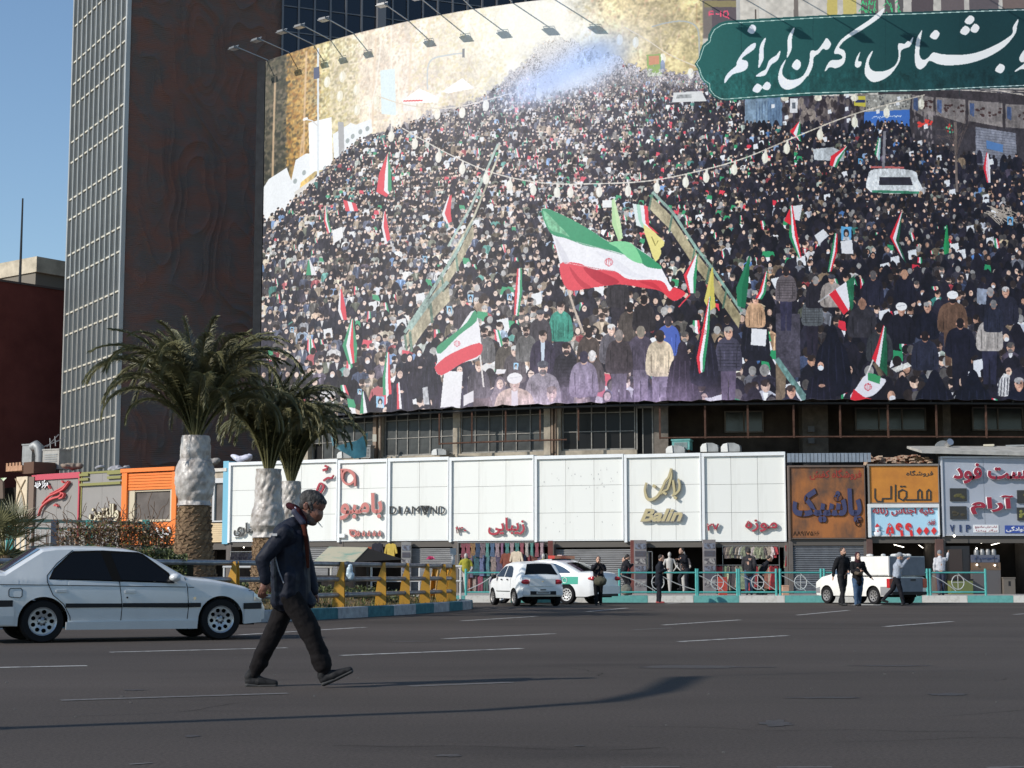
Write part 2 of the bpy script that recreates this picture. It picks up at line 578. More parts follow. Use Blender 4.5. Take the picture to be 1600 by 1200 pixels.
for k in range(120):
 ellp(rs.uniform(1222,1352),rs.uniform(150,190),rs.uniform(2,5),rs.uniform(4,9),[(40,34,38),(110,100,96),(60,52,54),(150,138,128)][rs.randint(4)],.8)
poly([(1335,150),(1353,150),(1352,167),(1334,165)],(196,184,70));stroke([(1336,158),(1351,158)],4,(40,50,90))
poly([(1352,148),(1424,147),(1421,172),(1352,176)],(150,148,140))
for k in range(60):ellp(rs.uniform(1354,1420),rs.uniform(149,170),1.5,1.5,(90,92,92)if k%2 else(196,194,186))
poly([(1350,175),(1421,171),(1421,203),(1349,211)],(64,112,190))
for r_ in range(2):
 for k in range(22):
  xx=1362+k*2.1;yy=184+r_*14-k*.15
  stroke([(xx,yy+rs.uniform(-2,2)),(xx+2,yy+rs.uniform(-2,2.5))],1.1,(214,224,240))
poly([(1234,154),(1246,154),(1246,176),(1234,176)],(214,214,216));stroke([(1240,160),(1240,170)],5,(90,96,104))
for _q in range(3):
 t_=(TPY<BOUND)&(TPX<1110)
 bl=(IMG+np.roll(IMG,1,0)+np.roll(IMG,-1,0)+np.roll(IMG,1,1)+np.roll(IMG,-1,1))/5
 IMG[t_]=bl[t_]
k=((TPX>515)&(TPY<BOUND)&(TPX<900))[...,None]*.22
IMG[:]=IMG*(1-k)+np.array([240,232,222])/255*k
# white tents and hoardings on the left
poly([(404,400),(403,300),(420,280),(448,262),(455,282),(462,250),(478,240),(500,240),(500,262),(470,285),(462,330),(440,330),(424,345)],(240,243,246))
poly([(482,192),(518,183),(520,262),(484,270)],(250,252,254))
poly([(520,210),(548,192),(556,195),(580,186),(582,206),(545,232),(522,250)],(240,243,246))
poly([(528,190),(537,191),(538,240),(530,250)],(176,176,178))
for x,y in[(461,283),(475,270),(508,263),(563,206),(551,213),(574,201),(543,220)]:
 ellp(x,y,3,4,(150,160,160),.8)
poly([(460,300),(500,272),(502,322),(482,322),(470,330),(462,330)],(226,222,216))
poly([(594,110),(617,107),(619,180),(596,178)],(226,240,242))
for p,c in[([(628,157),(655,138),(686,152),(684,160),(630,163)],(252,250,248)),([(690,143),(722,122),(742,138),(700,146)],(252,250,248))]:
 poly(p,c)
stroke([(630,158),(660,157)],2,(232,90,90));poly([(630,162),(650,160),(650,172),(630,174)],(244,240,236))
stroke([(497,75),(497,300)],3.2,(226,232,236));stroke([(497,300),(498,325)],4,(226,232,236))
poly([(490,106),(499,104),(499,122),(490,124)],(96,104,130));stroke([(474,185),(488,189),(497,197)],2.2,(222,222,222));ellp(477,186,4,2.5,(250,250,250))
stroke(spline([(668,140),(668,108),(676,92),(700,86),(724,83)],5,False),2.4,(205,210,212));stroke([(724,76),(724,90)],4,(120,124,130))
stroke(spline([(1093,130),(1092,60),(1086,40),(1066,33),(1040,36),(1018,42)],5,False),2.2,(176,180,178))
# the crowd
DARK=[(34,32,42),(28,28,38),(42,40,52),(50,48,56),(30,34,46),(62,58,60),(38,36,40)]
MIDC=[(88,84,80),(70,76,96),(104,92,76),(92,96,82),(126,108,88),(78,70,84),(110,112,120),(64,74,100),(98,84,70)]
LITE=[(214,212,214),(186,190,200),(196,176,144),(130,156,190),(84,128,190),(176,140,110),(150,160,150),(232,230,228),(60,130,120),(150,60,66)]
SKIN=[(222,182,160),(206,162,138),(232,196,174),(190,146,122)]
def headh(x,y):
 b=np.interp(y,[20,100,150,200,250,300,350,400,450,500,550,600,640],[1.6,2.6,3.6,4.6,5.8,7.0,8.2,9.8,11.5,13.5,16,19,21])
 return b*np.interp(x,[403,520,640,720,1600],[.62,.7,.85,1.0,1.02])
def person_print(x,y,h,back,dim):
 u=rs.rand()
 pal=DARK if u<.46+.34*dim else(MIDC if u<.80+.14*dim else LITE)
 c=np.array(pal[rs.randint(len(pal))],float)*rs.uniform(.85,1.2)
 chador=rs.rand()<(.26 if x<1000 else.42)
 sk=np.array(SKIN[rs.randint(4)],float)
 if h<3.4:
  ellp(x,y+h*1.1,h*.62,h*1.3,c);ellp(x,y,h*.38,h*.48,sk if not back else(70,56,52));return
 w=h*rs.uniform(.95,1.25)
 if chador:
  c=np.array(DARK[rs.randint(3)],float)*rs.uniform(.7,1.05)
  P=[(x-w*.35,y-h*.3),(x,y-h*.62),(x+w*.35,y-h*.3),(x+w*.8,y+h*.8),(x+w*1.0,y+h*3.6),(x-w*1.0,y+h*3.6),(x-w*.8,y+h*.8)]
  poly(P,c)
  if not back:
   ellp(x+rs.uniform(-.1,.1)*h,y,h*.27,h*.36,sk)
   if rs.rand()<.3:ellp(x,y+h*.16,h*.22,h*.2,(226,226,230))
   elif h>9:ellp(x,y-h*.06,h*.18,h*.04,(70,48,44))
  return
 P=[(x-w*.3,y+h*.35),(x+w*.3,y+h*.35),(x+w*.78,y+h*.7),(x+w*.98,y+h*1.6),(x+w*.8,y+h*3.2),(x-w*.8,y+h*3.2),(x-w*.98,y+h*1.6),(x-w*.78,y+h*.7)]
 poly(P,c)
 poly([(x+w*.15,y+h*.6),(x+w*.78,y+h*.75),(x+w*.98,y+h*1.6),(x+w*.8,y+h*3.2),(x+w*.2,y+h*3.2)],c*.6,.5)
 if h>6:
  stroke([(x-w*.72,y+h*.9),(x-w*.6,y+h*2.4)],h*.12,c*.6);stroke([(x+w*.62,y+h*.9),(x+w*.55,y+h*2.4)],h*.12,c*1.3)
 hair=np.array([(36,30,30),(50,42,40),(84,80,78),(30,28,32),(44,36,34),(40,34,34),(150,148,146)][rs.randint(7)],float)
 if back:
  ellp(x,y+h*.2,h*.26,h*.32,sk*.75);ellp(x,y,h*.38,h*.46,hair)
  if rs.rand()<.12:ellp(x,y,h*.28,h*.36,sk*.95)
 else:
  if h>6:poly([(x-w*.2,y+h*.5),(x+w*.2,y+h*.5),(x,y+h*1.5)],(210,208,210)if rs.rand()<.4 else c*1.5)
  ellp(x,y,h*.36,h*.48,sk);ellp(x,y-h*.24,h*.37,h*.28,hair)
  if h>7:
   if rs.rand()<.5:ellp(x,y+h*.3,h*.26,h*.18,hair*1.2+10)
   ellp(x-h*.14,y-h*.02,h*.07,h*.04,(60,40,36));ellp(x+h*.14,y-h*.02,h*.07,h*.04,(60,40,36))
   ellp(x+h*.22,y+h*.05,h*.12,h*.34,sk*.78,.6)
def flagp(x,y,h,kind=0,a=1.0):
 """small hanging tricolour in the print"""
 w=h*rs.uniform(.3,.55);sk=rs.uniform(-.3,.3)*h
 G,Wt,Rd=(46,150,98),(236,234,238),(222,52,70)
 cols=[G,Wt,Rd]if rs.rand()<.6 else[Rd,Wt,G]
 if rs.rand()<.5:
  for k in range(3):
   poly([(x+sk*.3*k-w*.2,y+h*k/3),(x+w*.5+sk*.3*k,y+h*(k/3+.05)),(x+w*.6+sk*.3*(k+1),y+h*((k+1)/3+.04)),(x+sk*.3*(k+1)-w*.3,y+h*(k+1)/3)],cols[k],a)
 else:
  for k in range(3):
   poly([(x+w*k/3*.4,y),(x+w*(k+1)/3*.4,y),(x+sk*.4+w*(k+1)/3,y+h),(x+sk*.4+w*k/3,y+h*.96)],cols[k],a)
def crowd_rows():
 y=30.0
 while y<668:
  hh=headh(900,y)
  for half in(0,1):
   x=396.0+rs.uniform(0,6)
   while x<1790:
    h=headh(x,y)*rs.uniform(.88,1.12)
    yy=y+rs.uniform(-.35,.35)*hh
    lim=np.interp(x,_bx,_by)if x<1160 else(188 if x<1420 else 215+max(0,(x-1420))*.15)
    ok=yy>lim+1
    if 1200<x<1370 and yy<205:ok=ok and rs.rand()<.6
    if x>1490 and yy<280:ok=ok and rs.rand()<.5
    if 1205<x<1250 and 480<yy<590:ok=False
    if ok and rs.rand()<.9:
     dim=min(max((x-1050)/400,0),1)
     person_print(x,yy,h,rs.rand()<(.35 if x<700 else(.5 if x<1000 else.8)),dim)
    x+=h*rs.uniform(1.15,1.75)
   if hh<6:break
  if rs.rand()<.95:
   for k in range(11 if y<330 else 6):
    fx=rs.uniform(430,1250)if y<350 else rs.uniform(420,1560)
    if y>(np.interp(fx,_bx,_by)+8 if fx<1150 else 215):flagp(fx,y,headh(fx,y)*rs.uniform(2.0,3.6))
   for _q in range(2):
    fx=rs.uniform(480,1560);q=headh(fx,y)
    if y>np.interp(fx,_bx,_by)+8:poly([(fx,y),(fx+q*1.3,y-q*.3),(fx+q*1.5,y+q*1.2),(fx+q*.1,y+q*1.5)],(226,228,232))
  y+=hh*1.08
crowd_rows()
gap=(TPX>1212)&(TPX<1250)&(TPY>490)&(TPY<590)
IMG[gap]=np.array([74,70,82])/255.0*(0.9+.2*n3[gap][:,None])
poly(spline([(1356,275),(1368,264),(1425,266),(1434,280),(1436,300),(1360,300)],3),(216,220,222));poly([(1374,277),(1422,277),(1426,289),(1373,289)],(46,44,54));stroke([(1360,261),(1412,262)],3,(190,100,96));stroke([(1362,299),(1436,301)],4,(60,130,100))
poly([(1052,145),(1096,142),(1104,158),(1050,160)],(206,208,206));poly([(1058,148),(1080,147),(1080,153),(1056,154)],(120,124,124))
poly([(1270,233),(1300,230),(1320,238),(1318,252),(1272,250)],(190,196,200))
stroke([(1492,190),(1495,300)],4,(118,106,100))
for k in range(26):stroke([(1493,200+k*2),(1493+rs.uniform(-34,30),185+rs.uniform(-20,40))],.8,(96,82,76),.7)
stroke([(1180,15),(1181,60)],2,(90,80,76));stroke([(1382,205),(1380,262)],4.5,(120,118,124))
for k in range(26):stroke([(1536+rs.uniform(0,44),320+rs.uniform(0,20)),(1560+rs.uniform(0,30),332+rs.uniform(0,20))],1.5,(176,164,150))
def railp(P,w,pan):
 P=np.array(P,float)
 for i in range(len(P)-1):
  a,b=P[i],P[i+1]
  q=np.array(pan,float)
  poly([a+q*.25,b+q*.25,b+q,a+q],(150,138,104));stroke([a+q*.1,a+q*1.15],w*.7,(80,110,92))
 stroke(P,w,(116,150,138))
railp([(1019,300),(1051,332),(1086,385),(1109,414),(1135,452),(1159,487)],4.5,(-5,26))
railp([(632,520),(668,465),(690,430),(712,396),(738,345)],5,(3,24))
railp([(640,515),(672,470),(700,440)],6,(3,30))
stroke([(700,385),(735,325),(778,225)],3.5,(130,160,146));stroke([(705,400),(740,340),(780,240)],3,(170,164,130))
stroke([(1213,560),(1230,585),(1262,628)],[8,9,10],(104,142,136));poly([(1212,566),(1228,590),(1226,628),(1212,628)],(120,104,84))
# larger people along the bottom of the print
def big(x,y,h,top,hair=(34,28,30),back=False,kind='man',w=1.05,leg=None,extra=None):
 t=np.array(top,float)
 W=h*w
 if kind=='chador':
  poly(spline([(x-.32*h,y-.35*h),(x,y-.62*h),(x+.32*h,y-.35*h),(x+.5*W,y+.6*h),(x+1.0*W,y+1.6*h),(x+1.15*W,y+4.6*h),(x-1.15*W,y+4.6*h),(x-1.0*W,y+1.6*h),(x-.5*W,y+.6*h)],3),t)
  for k in range(4):stroke([(x+(k-1.5)*.4*W,y+h),(x+(k-1.5)*.6*W,y+4*h)],.08*h,t*1.5)
  if not back:
   ellp(x,y+.02*h,.27*h,.38*h,(212,166,144));ellp(x-.1*h,y-.05*h,.06*h,.03*h,(60,40,40));ellp(x+.1*h,y-.05*h,.06*h,.03*h,(60,40,40));stroke([(x-.06*h,y+.18*h),(x+.07*h,y+.18*h)],.05*h,(170,90,84))
   ellp(x+.1*h,y+1.7*h,.28*h,.14*h,(206,160,140))
  if extra=='mask':ellp(x,y+.16*h,.25*h,.22*h,(220,228,236))
  return
 if leg is not None:
  poly([(x-.62*W,y+2.9*h),(x+.62*W,y+2.9*h),(x+.5*W,y+6.2*h),(x+.08*W,y+6.2*h),(x,y+3.6*h),(x-.1*W,y+6.2*h),(x-.5*W,y+6.2*h)],leg)
 poly(spline([(x-.25*h,y+.35*h),(x+.25*h,y+.35*h),(x+.8*W,y+.75*h),(x+1.05*W,y+1.8*h),(x+.98*W,y+3.0*h),(x,y+3.15*h),(x-.98*W,y+3.0*h),(x-1.05*W,y+1.8*h),(x-.8*W,y+.75*h)],3),t)
 for sgn in(-1,1):
  stroke([(x+sgn*.68*W,y+1.2*h),(x+sgn*.62*W,y+2.9*h)],.07*h,t*.62)
  stroke([(x+sgn*.3*W,y+1.5*h),(x+sgn*.34*W,y+2.7*h)],.06*h,np.minimum(t*1.2,255))
 if extra=='puffer':
  for k in range(8):stroke([(x-.9*W,y+(.9+k*.27)*h),(x+.9*W,y+(.9+k*.27)*h)],.05*h,t*.65)
 if extra=='hood':poly(spline([(x-.4*h,y+.4*h),(x+.4*h,y+.4*h),(x+.3*h,y+.95*h),(x-.3*h,y+.95*h)],3),t*.88)
 if extra=='robe':poly([(x-.2*h,y+.4*h),(x+.2*h,y+.4*h),(x+.28*h,y+3*h),(x-.28*h,y+3*h)],(232,232,236))
 if extra=='shirt':poly([(x-.2*h,y+.4*h),(x+.2*h,y+.4*h),(x+.1*h,y+2.4*h),(x-.1*h,y+2.4*h)],(176,196,220))
 if back:
  ellp(x,y+.28*h,.27*h,.32*h,(168,122,100));ellp(x,y,.37*h,.48*h,hair);ellp(x-.36*h,y+.06*h,.06*h,.12*h,(190,140,116));ellp(x+.36*h,y+.06*h,.06*h,.12*h,(190,140,116))
 else:
  ellp(x,y+.3*h,.22*h,.3*h,(190,142,120));ellp(x,y,.35*h,.48*h,(212,166,142));ellp(x,y-.27*h,.37*h,.26*h,hair)
  ellp(x+.2*h,y+.05*h,.14*h,.36*h,(176,128,106),.7)
  if kind=='beard':ellp(x,y+.3*h,.26*h,.2*h,np.array(hair)*1.3+6)
  for sgn in(-1,1):ellp(x+sgn*.14*h,y-.02*h,.07*h,.035*h,(52,34,32));stroke([(x+sgn*.06*h,y-.1*h),(x+sgn*.22*h,y-.11*h)],.04*h,(44,30,30))
  stroke([(x,y),(x+.03*h,y+.14*h)],.05*h,(176,124,104));stroke([(x-.08*h,y+.24*h),(x+.09*h,y+.24*h)],.045*h,(150,84,78))
 if extra=='turban' or kind=='cleric':
  ellp(x,y-.3*h,.52*h,.38*h,(240,240,240));stroke([(x-.4*h,y-.3*h),(x+.4*h,y-.42*h)],.05*h,(200,200,206))
 if extra=='cap':ellp(x,y-.28*h,.42*h,.26*h,(70,72,82));ellp(x,y-.12*h,.34*h,.09*h,(56,58,68))
big(715,560,14,(30,28,40),kind='chador');big(640,560,13,(28,27,38),kind='chador');big(655,552,13,(30,28,38),kind='chador',extra='mask')
big(673,560,13,(26,26,36),back=True,kind='chador');big(625,585,16,(34,32,44),kind='chador');big(690,610,15,(30,28,40),back=True,kind='chador')
big(876,480,17,(38,124,104),leg=(44,40,54));big(844,492,16,(58,54,60),extra='cap',leg=(46,42,54));big(724,470,14,(54,50,58))
big(757,520,15,(86,84,86),kind='beard');big(790,535,15,(72,66,60),kind='beard');big(804,548,16,(70,64,68),hair=(190,188,186));big(822,518,15,(86,84,84),kind='beard')
big(848,525,18,(46,40,58),extra='shirt',leg=(50,44,60));big(885,545,19,(34,32,40),kind='beard',leg=(56,52,64),extra='puffer')
big(965,430,16,(50,46,50),back=True,leg=(48,44,52),extra='hood');big(984,480,17,(74,66,62),back=True,extra='hood',leg=(60,54,64));big(1006,468,16,(42,38,42),back=True,leg=(50,46,56),extra='hood')
big(920,520,17,(66,56,52),back=True);big(925,556,18,(72,64,66),back=True,hair=(170,166,164));big(955,515,17,(84,80,88),hair=(214,210,208))
big(1044,502,17,(60,84,168),back=True,hair=(60,54,60),leg=(70,64,84));big(1001,518,19,(76,68,84),back=True,hair=(120,110,96),leg=(96,86,106));big(967,524,19,(62,54,58),back=True,hair=(110,100,96),leg=(84,76,92))
big(912,558,20,(104,92,116),back=True,hair=(44,40,56));big(1031,525,20,(206,182,148),back=True,hair=(48,40,40),leg=(110,98,124),extra='hood')
big(1066,545,19,(44,38,50),back=True,kind='chador');big(1138,520,19,(66,64,80),hair=(140,134,130),extra='puffer',leg=(86,76,96));big(1180,480,17,(30,30,40),kind='chador',back=True)
big(1180,468,14,(190,150,116),extra='cap');big(1228,424,15,(96,88,92),back=True,hair=(40,34,38),leg=(52,50,72),extra='puffer');big(1269,462,15,(90,94,98),back=True,hair=(110,106,106),leg=(40,36,48),extra='puffer')
big(1274,438,14,(36,34,42),back=True,hair=(140,136,134));big(1299,436,14,(160,150,144),extra='cap',w=1.2);big(1364,430,15,(34,34,48),back=True,hair=(96,92,92));big(1413,428,15,(28,28,40),back=True,hair=(196,150,122))
big(1347,474,17,(50,48,54),back=True,hair=(150,112,92),w=1.3);big(1408,484,17,(26,26,36),kind='cleric',w=1.2);big(1449,480,16,(24,25,36),hair=(176,172,170),w=1.1);big(1488,466,17,(104,78,62),back=True,kind='cleric',w=1.3,leg=(96,72,58))
big(1374,512,17,(52,54,58),back=True,w=1.15);big(1445,525,17,(38,40,54),back=True,w=1.2);big(1500,505,17,(26,26,38),back=True,w=1.3,leg=(28,28,40));big(1546,495,17,(176,168,162),back=True,w=1.15,leg=(44,44,62))
big(1571,456,16,(38,38,50),hair=(196,192,190),w=1.2);big(1547,456,15,(34,34,44),back=True,hair=(150,146,146));big(1552,475,14,(40,42,56),back=True,hair=(120,118,118))
big(1300,520,20,(20,21,32),kind='chador',back=True,w=1.2);big(1282,572,18,(22,22,34),kind='chador',extra='mask',w=1.1);big(1236,612,20,(40,40,56),hair=(60,50,46));big(1592,600,20,(24,26,40),hair=(170,166,166));big(1640,560,19,(30,32,44),back=True);big(1690,590,20,(40,38,50),back=True);big(1735,560,20,(80,78,84),back=True)
big(1100,520,17,(28,27,38),kind='chador',back=True);big(1460,590,20,(22,23,35),kind='chador',back=True,w=1.5);big(1520,590,20,(20,22,34),kind='chador',back=True,w=1.4)
poly([(1558,600),(1568,583),(1578,586),(1575,620),(1560,618)],(206,204,202))
for k in range(4):stroke([(1561+k*4.5,590),(1558+k*5,618)],1.4,(60,60,74))
poly([(1392,576),(1418,566),(1424,572),(1400,582)],(214,212,206));poly([(1526,450),(1542,452),(1540,476),(1526,474)],(140,148,164))
big(781,600,20,(92,82,92),kind='chador');big(745,605,21,(64,52,54),hair=(34,30,34),kind='beard',extra='cap',w=1.2);big(848,575,21,(104,98,108),kind='beard',hair=(56,52,54),extra='cap',w=1.25)
big(862,615,22,(120,110,118),hair=(96,82,74));big(804,598,23,(176,138,108),kind='cleric',extra='robe',hair=(150,146,146),w=1.35)
big(718,578,16,(34,32,46),kind='chador');big(748,572,16,(64,60,68),hair=(120,90,70))
poly([(694,579),(723,581),(719,637),(688,636)],(236,236,238));poly([(724,618),(740,610),(740,628),(724,634)],(226,224,226));poly([(776,577),(791,577),(788,584),(774,584)],(232,230,232));poly([(660,606),(668,604),(671,632),(662,632)],(150,154,160))
for x,y,s in[(735,466,8),(702,484,8),(796,464,7),(806,572,7),(594,628,12),(1322,365,15),(1578,345,9),(1344,252,6),(562,612,6),(456,515,6),(664,405,7)]:
 poly([(x-s*.55,y-s*.75),(x+s*.55,y-s*.7),(x+s*.5,y+s*.8),(x-s*.5,y+s*.7)],(96,166,214));ellp(x,y-.05*s,s*.3,s*.42,(44,40,46));ellp(x,y+.05*s,s*.16,s*.22,(206,180,166));poly([(x-s*.3,y+s*.3),(x+s*.3,y+s*.3),(x+s*.36,y+s*.75),(x-s*.36,y+s*.7)],(196,200,206))
poly([(1313,377),(1331,375),(1333,397),(1315,396)],(222,222,226));poly([(1174,513),(1198,515),(1196,541),(1173,539)],(222,222,226))
poly([(1272,368),(1286,358),(1295,368),(1280,381)],(216,218,222));poly([(1236,322),(1254,320),(1249,345),(1238,342)],(216,218,222));poly([(941,313),(958,312),(956,324),(941,325)],(232,232,232));poly([(519,360),(535,354),(536,371),(521,381)],(238,238,240))
# flags drawn one by one
G,Wt,Rd=(44,140,92),(232,230,236),(222,44,58)
def em(x,y,s,c=(206,60,78)):
 for k in(-1,1):
  stroke(spline([(x+k*.15*s,y-s),(x+k*.55*s,y-.3*s),(x+k*.4*s,y+.6*s),(x,y+s)],4,False),.16*s,c)
  stroke(spline([(x+k*.5*s,y-.9*s),(x+k*.95*s,y-.1*s),(x+k*.6*s,y+.7*s)],4,False),.16*s,c)
 stroke([(x,y-1.1*s),(x,y+s)],.18*s,c)
stroke([(887,452),(898,485),(911,520)],[3.5,3.5,4],(176,150,128))
def Z(L):return[(840+a/6.667,320+b/6.667)for a,b in L]
poly(spline(Z([(45,40),(300,125),(560,270),(760,390),(1000,430),(1230,590),(1300,680),(1400,860),(1540,920),(1440,1000),(1370,975),(1270,895),(1100,865),(850,830),(560,865),(310,880),(240,640),(150,320)]),5),Wt)
poly(spline(Z([(45,40),(300,125),(560,270),(740,385),(880,380),(1000,430),(1230,590),(1290,665),(1150,650),(1085,610),(1000,590),(900,520),(740,470),(500,425),(300,350),(130,290)]),4),G)
poly(spline(Z([(740,395),(880,380),(980,405),(1040,480),(1085,580),(1080,612),(990,585),(900,520),(830,450)]),4),(92,196,122))
poly(spline(Z([(60,60),(200,190),(330,330),(250,300),(120,250)]),4),(104,190,130),.7)
poly(spline(Z([(230,620),(430,610),(560,670),(800,690),(950,775),(1280,790),(1370,900),(1420,860),(1540,920),(1440,1000),(1370,975),(1270,895),(1100,865),(850,830),(560,865),(310,880)]),4),Rd)
poly(spline(Z([(480,650),(640,690),(850,800),(700,840),(540,740)]),4),(170,30,46),.8);poly(spline(Z([(330,640),(450,780),(560,860),(480,870),(380,760)]),4),(176,34,48),.7)
poly(spline(Z([(1060,800),(1200,810),(1300,900),(1270,890),(1150,840)]),4),(190,34,50),.8);poly(spline(Z([(180,340),(280,480),(330,600),(260,590)]),4),(200,198,210),.8);poly(spline(Z([(600,480),(800,560),(1000,700),(1150,760),(950,740),(800,640)]),4),(214,212,222),.7)
stroke(Z([(400,385),(660,455),(880,520)]),1.2,(120,160,140));stroke(Z([(300,605),(620,665),(780,690)]),1.2,(206,110,116));em(951,410,6.5)
def Z2(L):return[(600+a/5.333,440+b/5.333)for a,b in L]
stroke(Z2([(800,610),(830,880)]),2.5,(214,206,200))
poly(spline(Z2([(755,240),(805,600),(650,680),(480,780),(425,730),(445,650),(440,550),(600,430)]),4),Wt)
poly(spline(Z2([(755,240),(770,330),(620,450),(470,600),(440,545),(560,450),(690,340)]),3),G);poly(spline(Z2([(795,510),(805,605),(650,680),(480,780),(425,730),(440,690),(560,600)]),3),Rd);em(714,537,5)
def tri(P,k=3):
 """strip flag: list of left and right edge point pairs, colours across"""
 pass
def vflag(pts,cols,st=None):
 P=np.array([p[0]for p in pts],float);Q=np.array([p[1]for p in pts],float)
 n=len(cols)
 for k,c in enumerate(cols):
  a=P+(Q-P)*k/n;b=P+(Q-P)*(k+1)/n
  poly(np.concatenate([a,b[::-1]]),c)
 if st:stroke(st,1.8,(220,214,206))
vflag([((606,238),(606,238)),((592,272),(611,270)),((588,300),(612,296)),((604,308),(610,300))],[Rd,Rd,Wt,G])
vflag([((482,405),(484,405)),((478,430),(495,430))],[G,Wt]);vflag([((508,322),(510,322)),((506,345),(513,343)),((512,365),(518,362))],[Rd,Wt,G])
vflag([((536,312),(556,318)),((540,330),(560,330))],[Rd,Wt,Rd]);vflag([((600,330),(602,330)),((596,355),(606,352)),((602,380),(610,374))],[Wt,Rd,Rd])
vflag([((531,452),(534,452)),((528,485),(540,480)),((534,500),(542,500))],[Wt,Rd,Rd]);vflag([((549,498),(552,498)),((535,540),(558,540)),((545,570),(557,566))],[G,Wt,Rd,G])
vflag([((604,550),(608,550)),((598,590),(610,590)),((598,618),(612,616))],[G,Wt,Rd]);vflag([((566,612),(568,612)),((562,645),(574,645))],[G,Wt]);vflag([((620,600),(624,596)),((620,640),(628,640))],[Rd,Wt])
vflag([((808,420),(815,418)),((804,465),(816,455)),((803,492),(810,494))],[Rd,Wt,G]);vflag([((700,308),(706,304)),((690,335),(704,330)),((698,350),(706,346))],[Wt,Rd,Rd])
vflag([((988,318),(1012,322)),((992,340),(1014,352)),((994,352),(1030,366))],[(214,226,226),(140,200,170),Wt,Rd]);vflag([((956,312),(960,310)),((956,350),(970,350)),((966,376),(973,372))],[(150,206,120),(176,220,140)])
poly(spline([(1005,350),(1038,378),(1032,388),(1033,396),(1024,409),(1014,384)],2),(222,206,96));stroke([(1018,370),(1024,384),(1028,376)],1.5,(120,110,40))
vflag([((1112,418),(1114,418)),((1100,470),(1116,460)),((1108,486),(1118,480))],[(206,190,80),(190,176,70)])
vflag([((1107,466),(1110,462)),((1096,520),(1108,516)),((1088,560),(1103,555)),((1092,584),(1100,580))],[Rd,Wt,G]);em(1099,519,4.5,(190,50,66))
vflag([((1086,400),(1090,396)),((1068,430),(1088,436)),((1076,458),(1086,458))],[Rd,Wt,Wt,G]);vflag([((1170,400),(1172,400)),((1150,450),(1169,445)),((1152,478),(1164,482))],[(38,120,84),(28,104,72)])
vflag([((1196,425),(1199,423)),((1186,455),(1196,458)),((1180,466),(1190,468))],[Rd,Wt,G]);vflag([((1234,322),(1238,320)),((1233,370),(1246,368)),((1248,404),(1252,402))],[G,Wt,Rd]);poly([(1225,345),(1234,325),(1236,352)],Rd)
vflag([((1304,364),(1308,366)),((1298,395),(1308,392)),((1293,425),(1299,424))],[G,Wt,Rd]);vflag([((1408,330),(1410,330)),((1390,370),(1404,378)),((1404,395),(1416,412))],[Rd,Wt,(30,90,64)])
stroke([(1278,472),(1310,450)],2.5,(200,196,196));poly([(1295,460),(1305,452),(1328,483),(1318,492)],Rd);poly([(1305,452),(1322,440),(1332,452),(1326,486)],Wt);poly([(1322,440),(1335,430),(1333,480),(1329,486)],(36,100,70))
stroke([(1353,588),(1365,560)],2.4,(210,206,200));vflag([((1380,508),(1384,512)),((1370,540),(1386,545)),((1362,560),(1386,588))],[Rd,Wt,(30,96,66),(26,84,58)])
poly(spline([(1354,585),(1376,590),(1384,596),(1368,615),(1350,623),(1328,622),(1338,605)],3),Wt);poly([(1356,583),(1376,588),(1374,600),(1356,594)],(60,150,96));poly([(1334,608),(1352,622),(1362,624),(1328,624)],Rd);em(1356,605,6)
vflag([((1478,352),(1480,352)),((1474,385),(1483,384)),((1475,398),(1482,396))],[(40,150,88),(34,130,78)]);vflag([((1541,238),(1544,240)),((1536,262),(1547,262)),((1542,285),(1547,285))],[Rd,(236,200,210),Wt])
vflag([((1248,190),(1250,190)),((1234,205),(1250,215)),((1246,218),(1252,222))],[Rd,Wt,G]);vflag([((1322,228),(1324,228)),((1298,244),(1312,250)),((1296,258),(1306,262))],[Rd,Rd,Wt,G]);vflag([((1372,215),(1376,216)),((1366,240),(1374,252))],[G,Wt,(150,190,190)])
stroke(spline([(1060,480),(1078,460)],3,False),2,Rd)
# strings of lantern bulbs in the print
GAR=spline([(628,200),(700,240),(770,270),(850,286),(930,287),(1010,283),(1080,270),(1160,248),(1240,215),(1335,178),(1445,148)],8,False)
stroke(GAR,1.8,(206,196,180))
for x in list(range(612,900,37))+list(range(892,1110,45))+[1104,1148,1196,1230,1282,1336,1386,1440]:
 y=np.interp(x,GAR[:,0],GAR[:,1]);stroke([(x,y),(x,y+6)],3.4,(216,210,196));ellp(x-1,y+13,5,8.5,(226,222,204));ellp(x-2.5,y+12,2,6,(246,242,228),.8)
for P,B in[([(975,42),(1010,62),(1045,85),(1088,104)],[(993,66),(1035,92),(1079,115),(968,62)]),([(800,148),(860,108),(940,66)],[(842,146),(882,118),(923,95)]),([(590,150),(640,165),(710,168),(800,145)],[(653,178),(683,178),(722,176),(759,165),(588,158),(557,140),(535,120),(511,128),(531,150),(558,172)])]:
 stroke(spline(P,5,False),1.5,(226,214,196))
 for x,y in B:ellp(x,y,5,8.5,(240,234,214));ellp(x-1.5,y-1,2,6,(252,250,238),.8)
for x in(1226,1278,1335):ellp(x,153,6,5,(214,208,190))
poly([(1010,86),(1032,84),(1034,118),(1012,120)],(150,176,110));poly([(1013,88),(1030,87),(1030,100),(1014,102)],(210,150,120));ellp(1035,104,4,10,(120,140,190),.7)
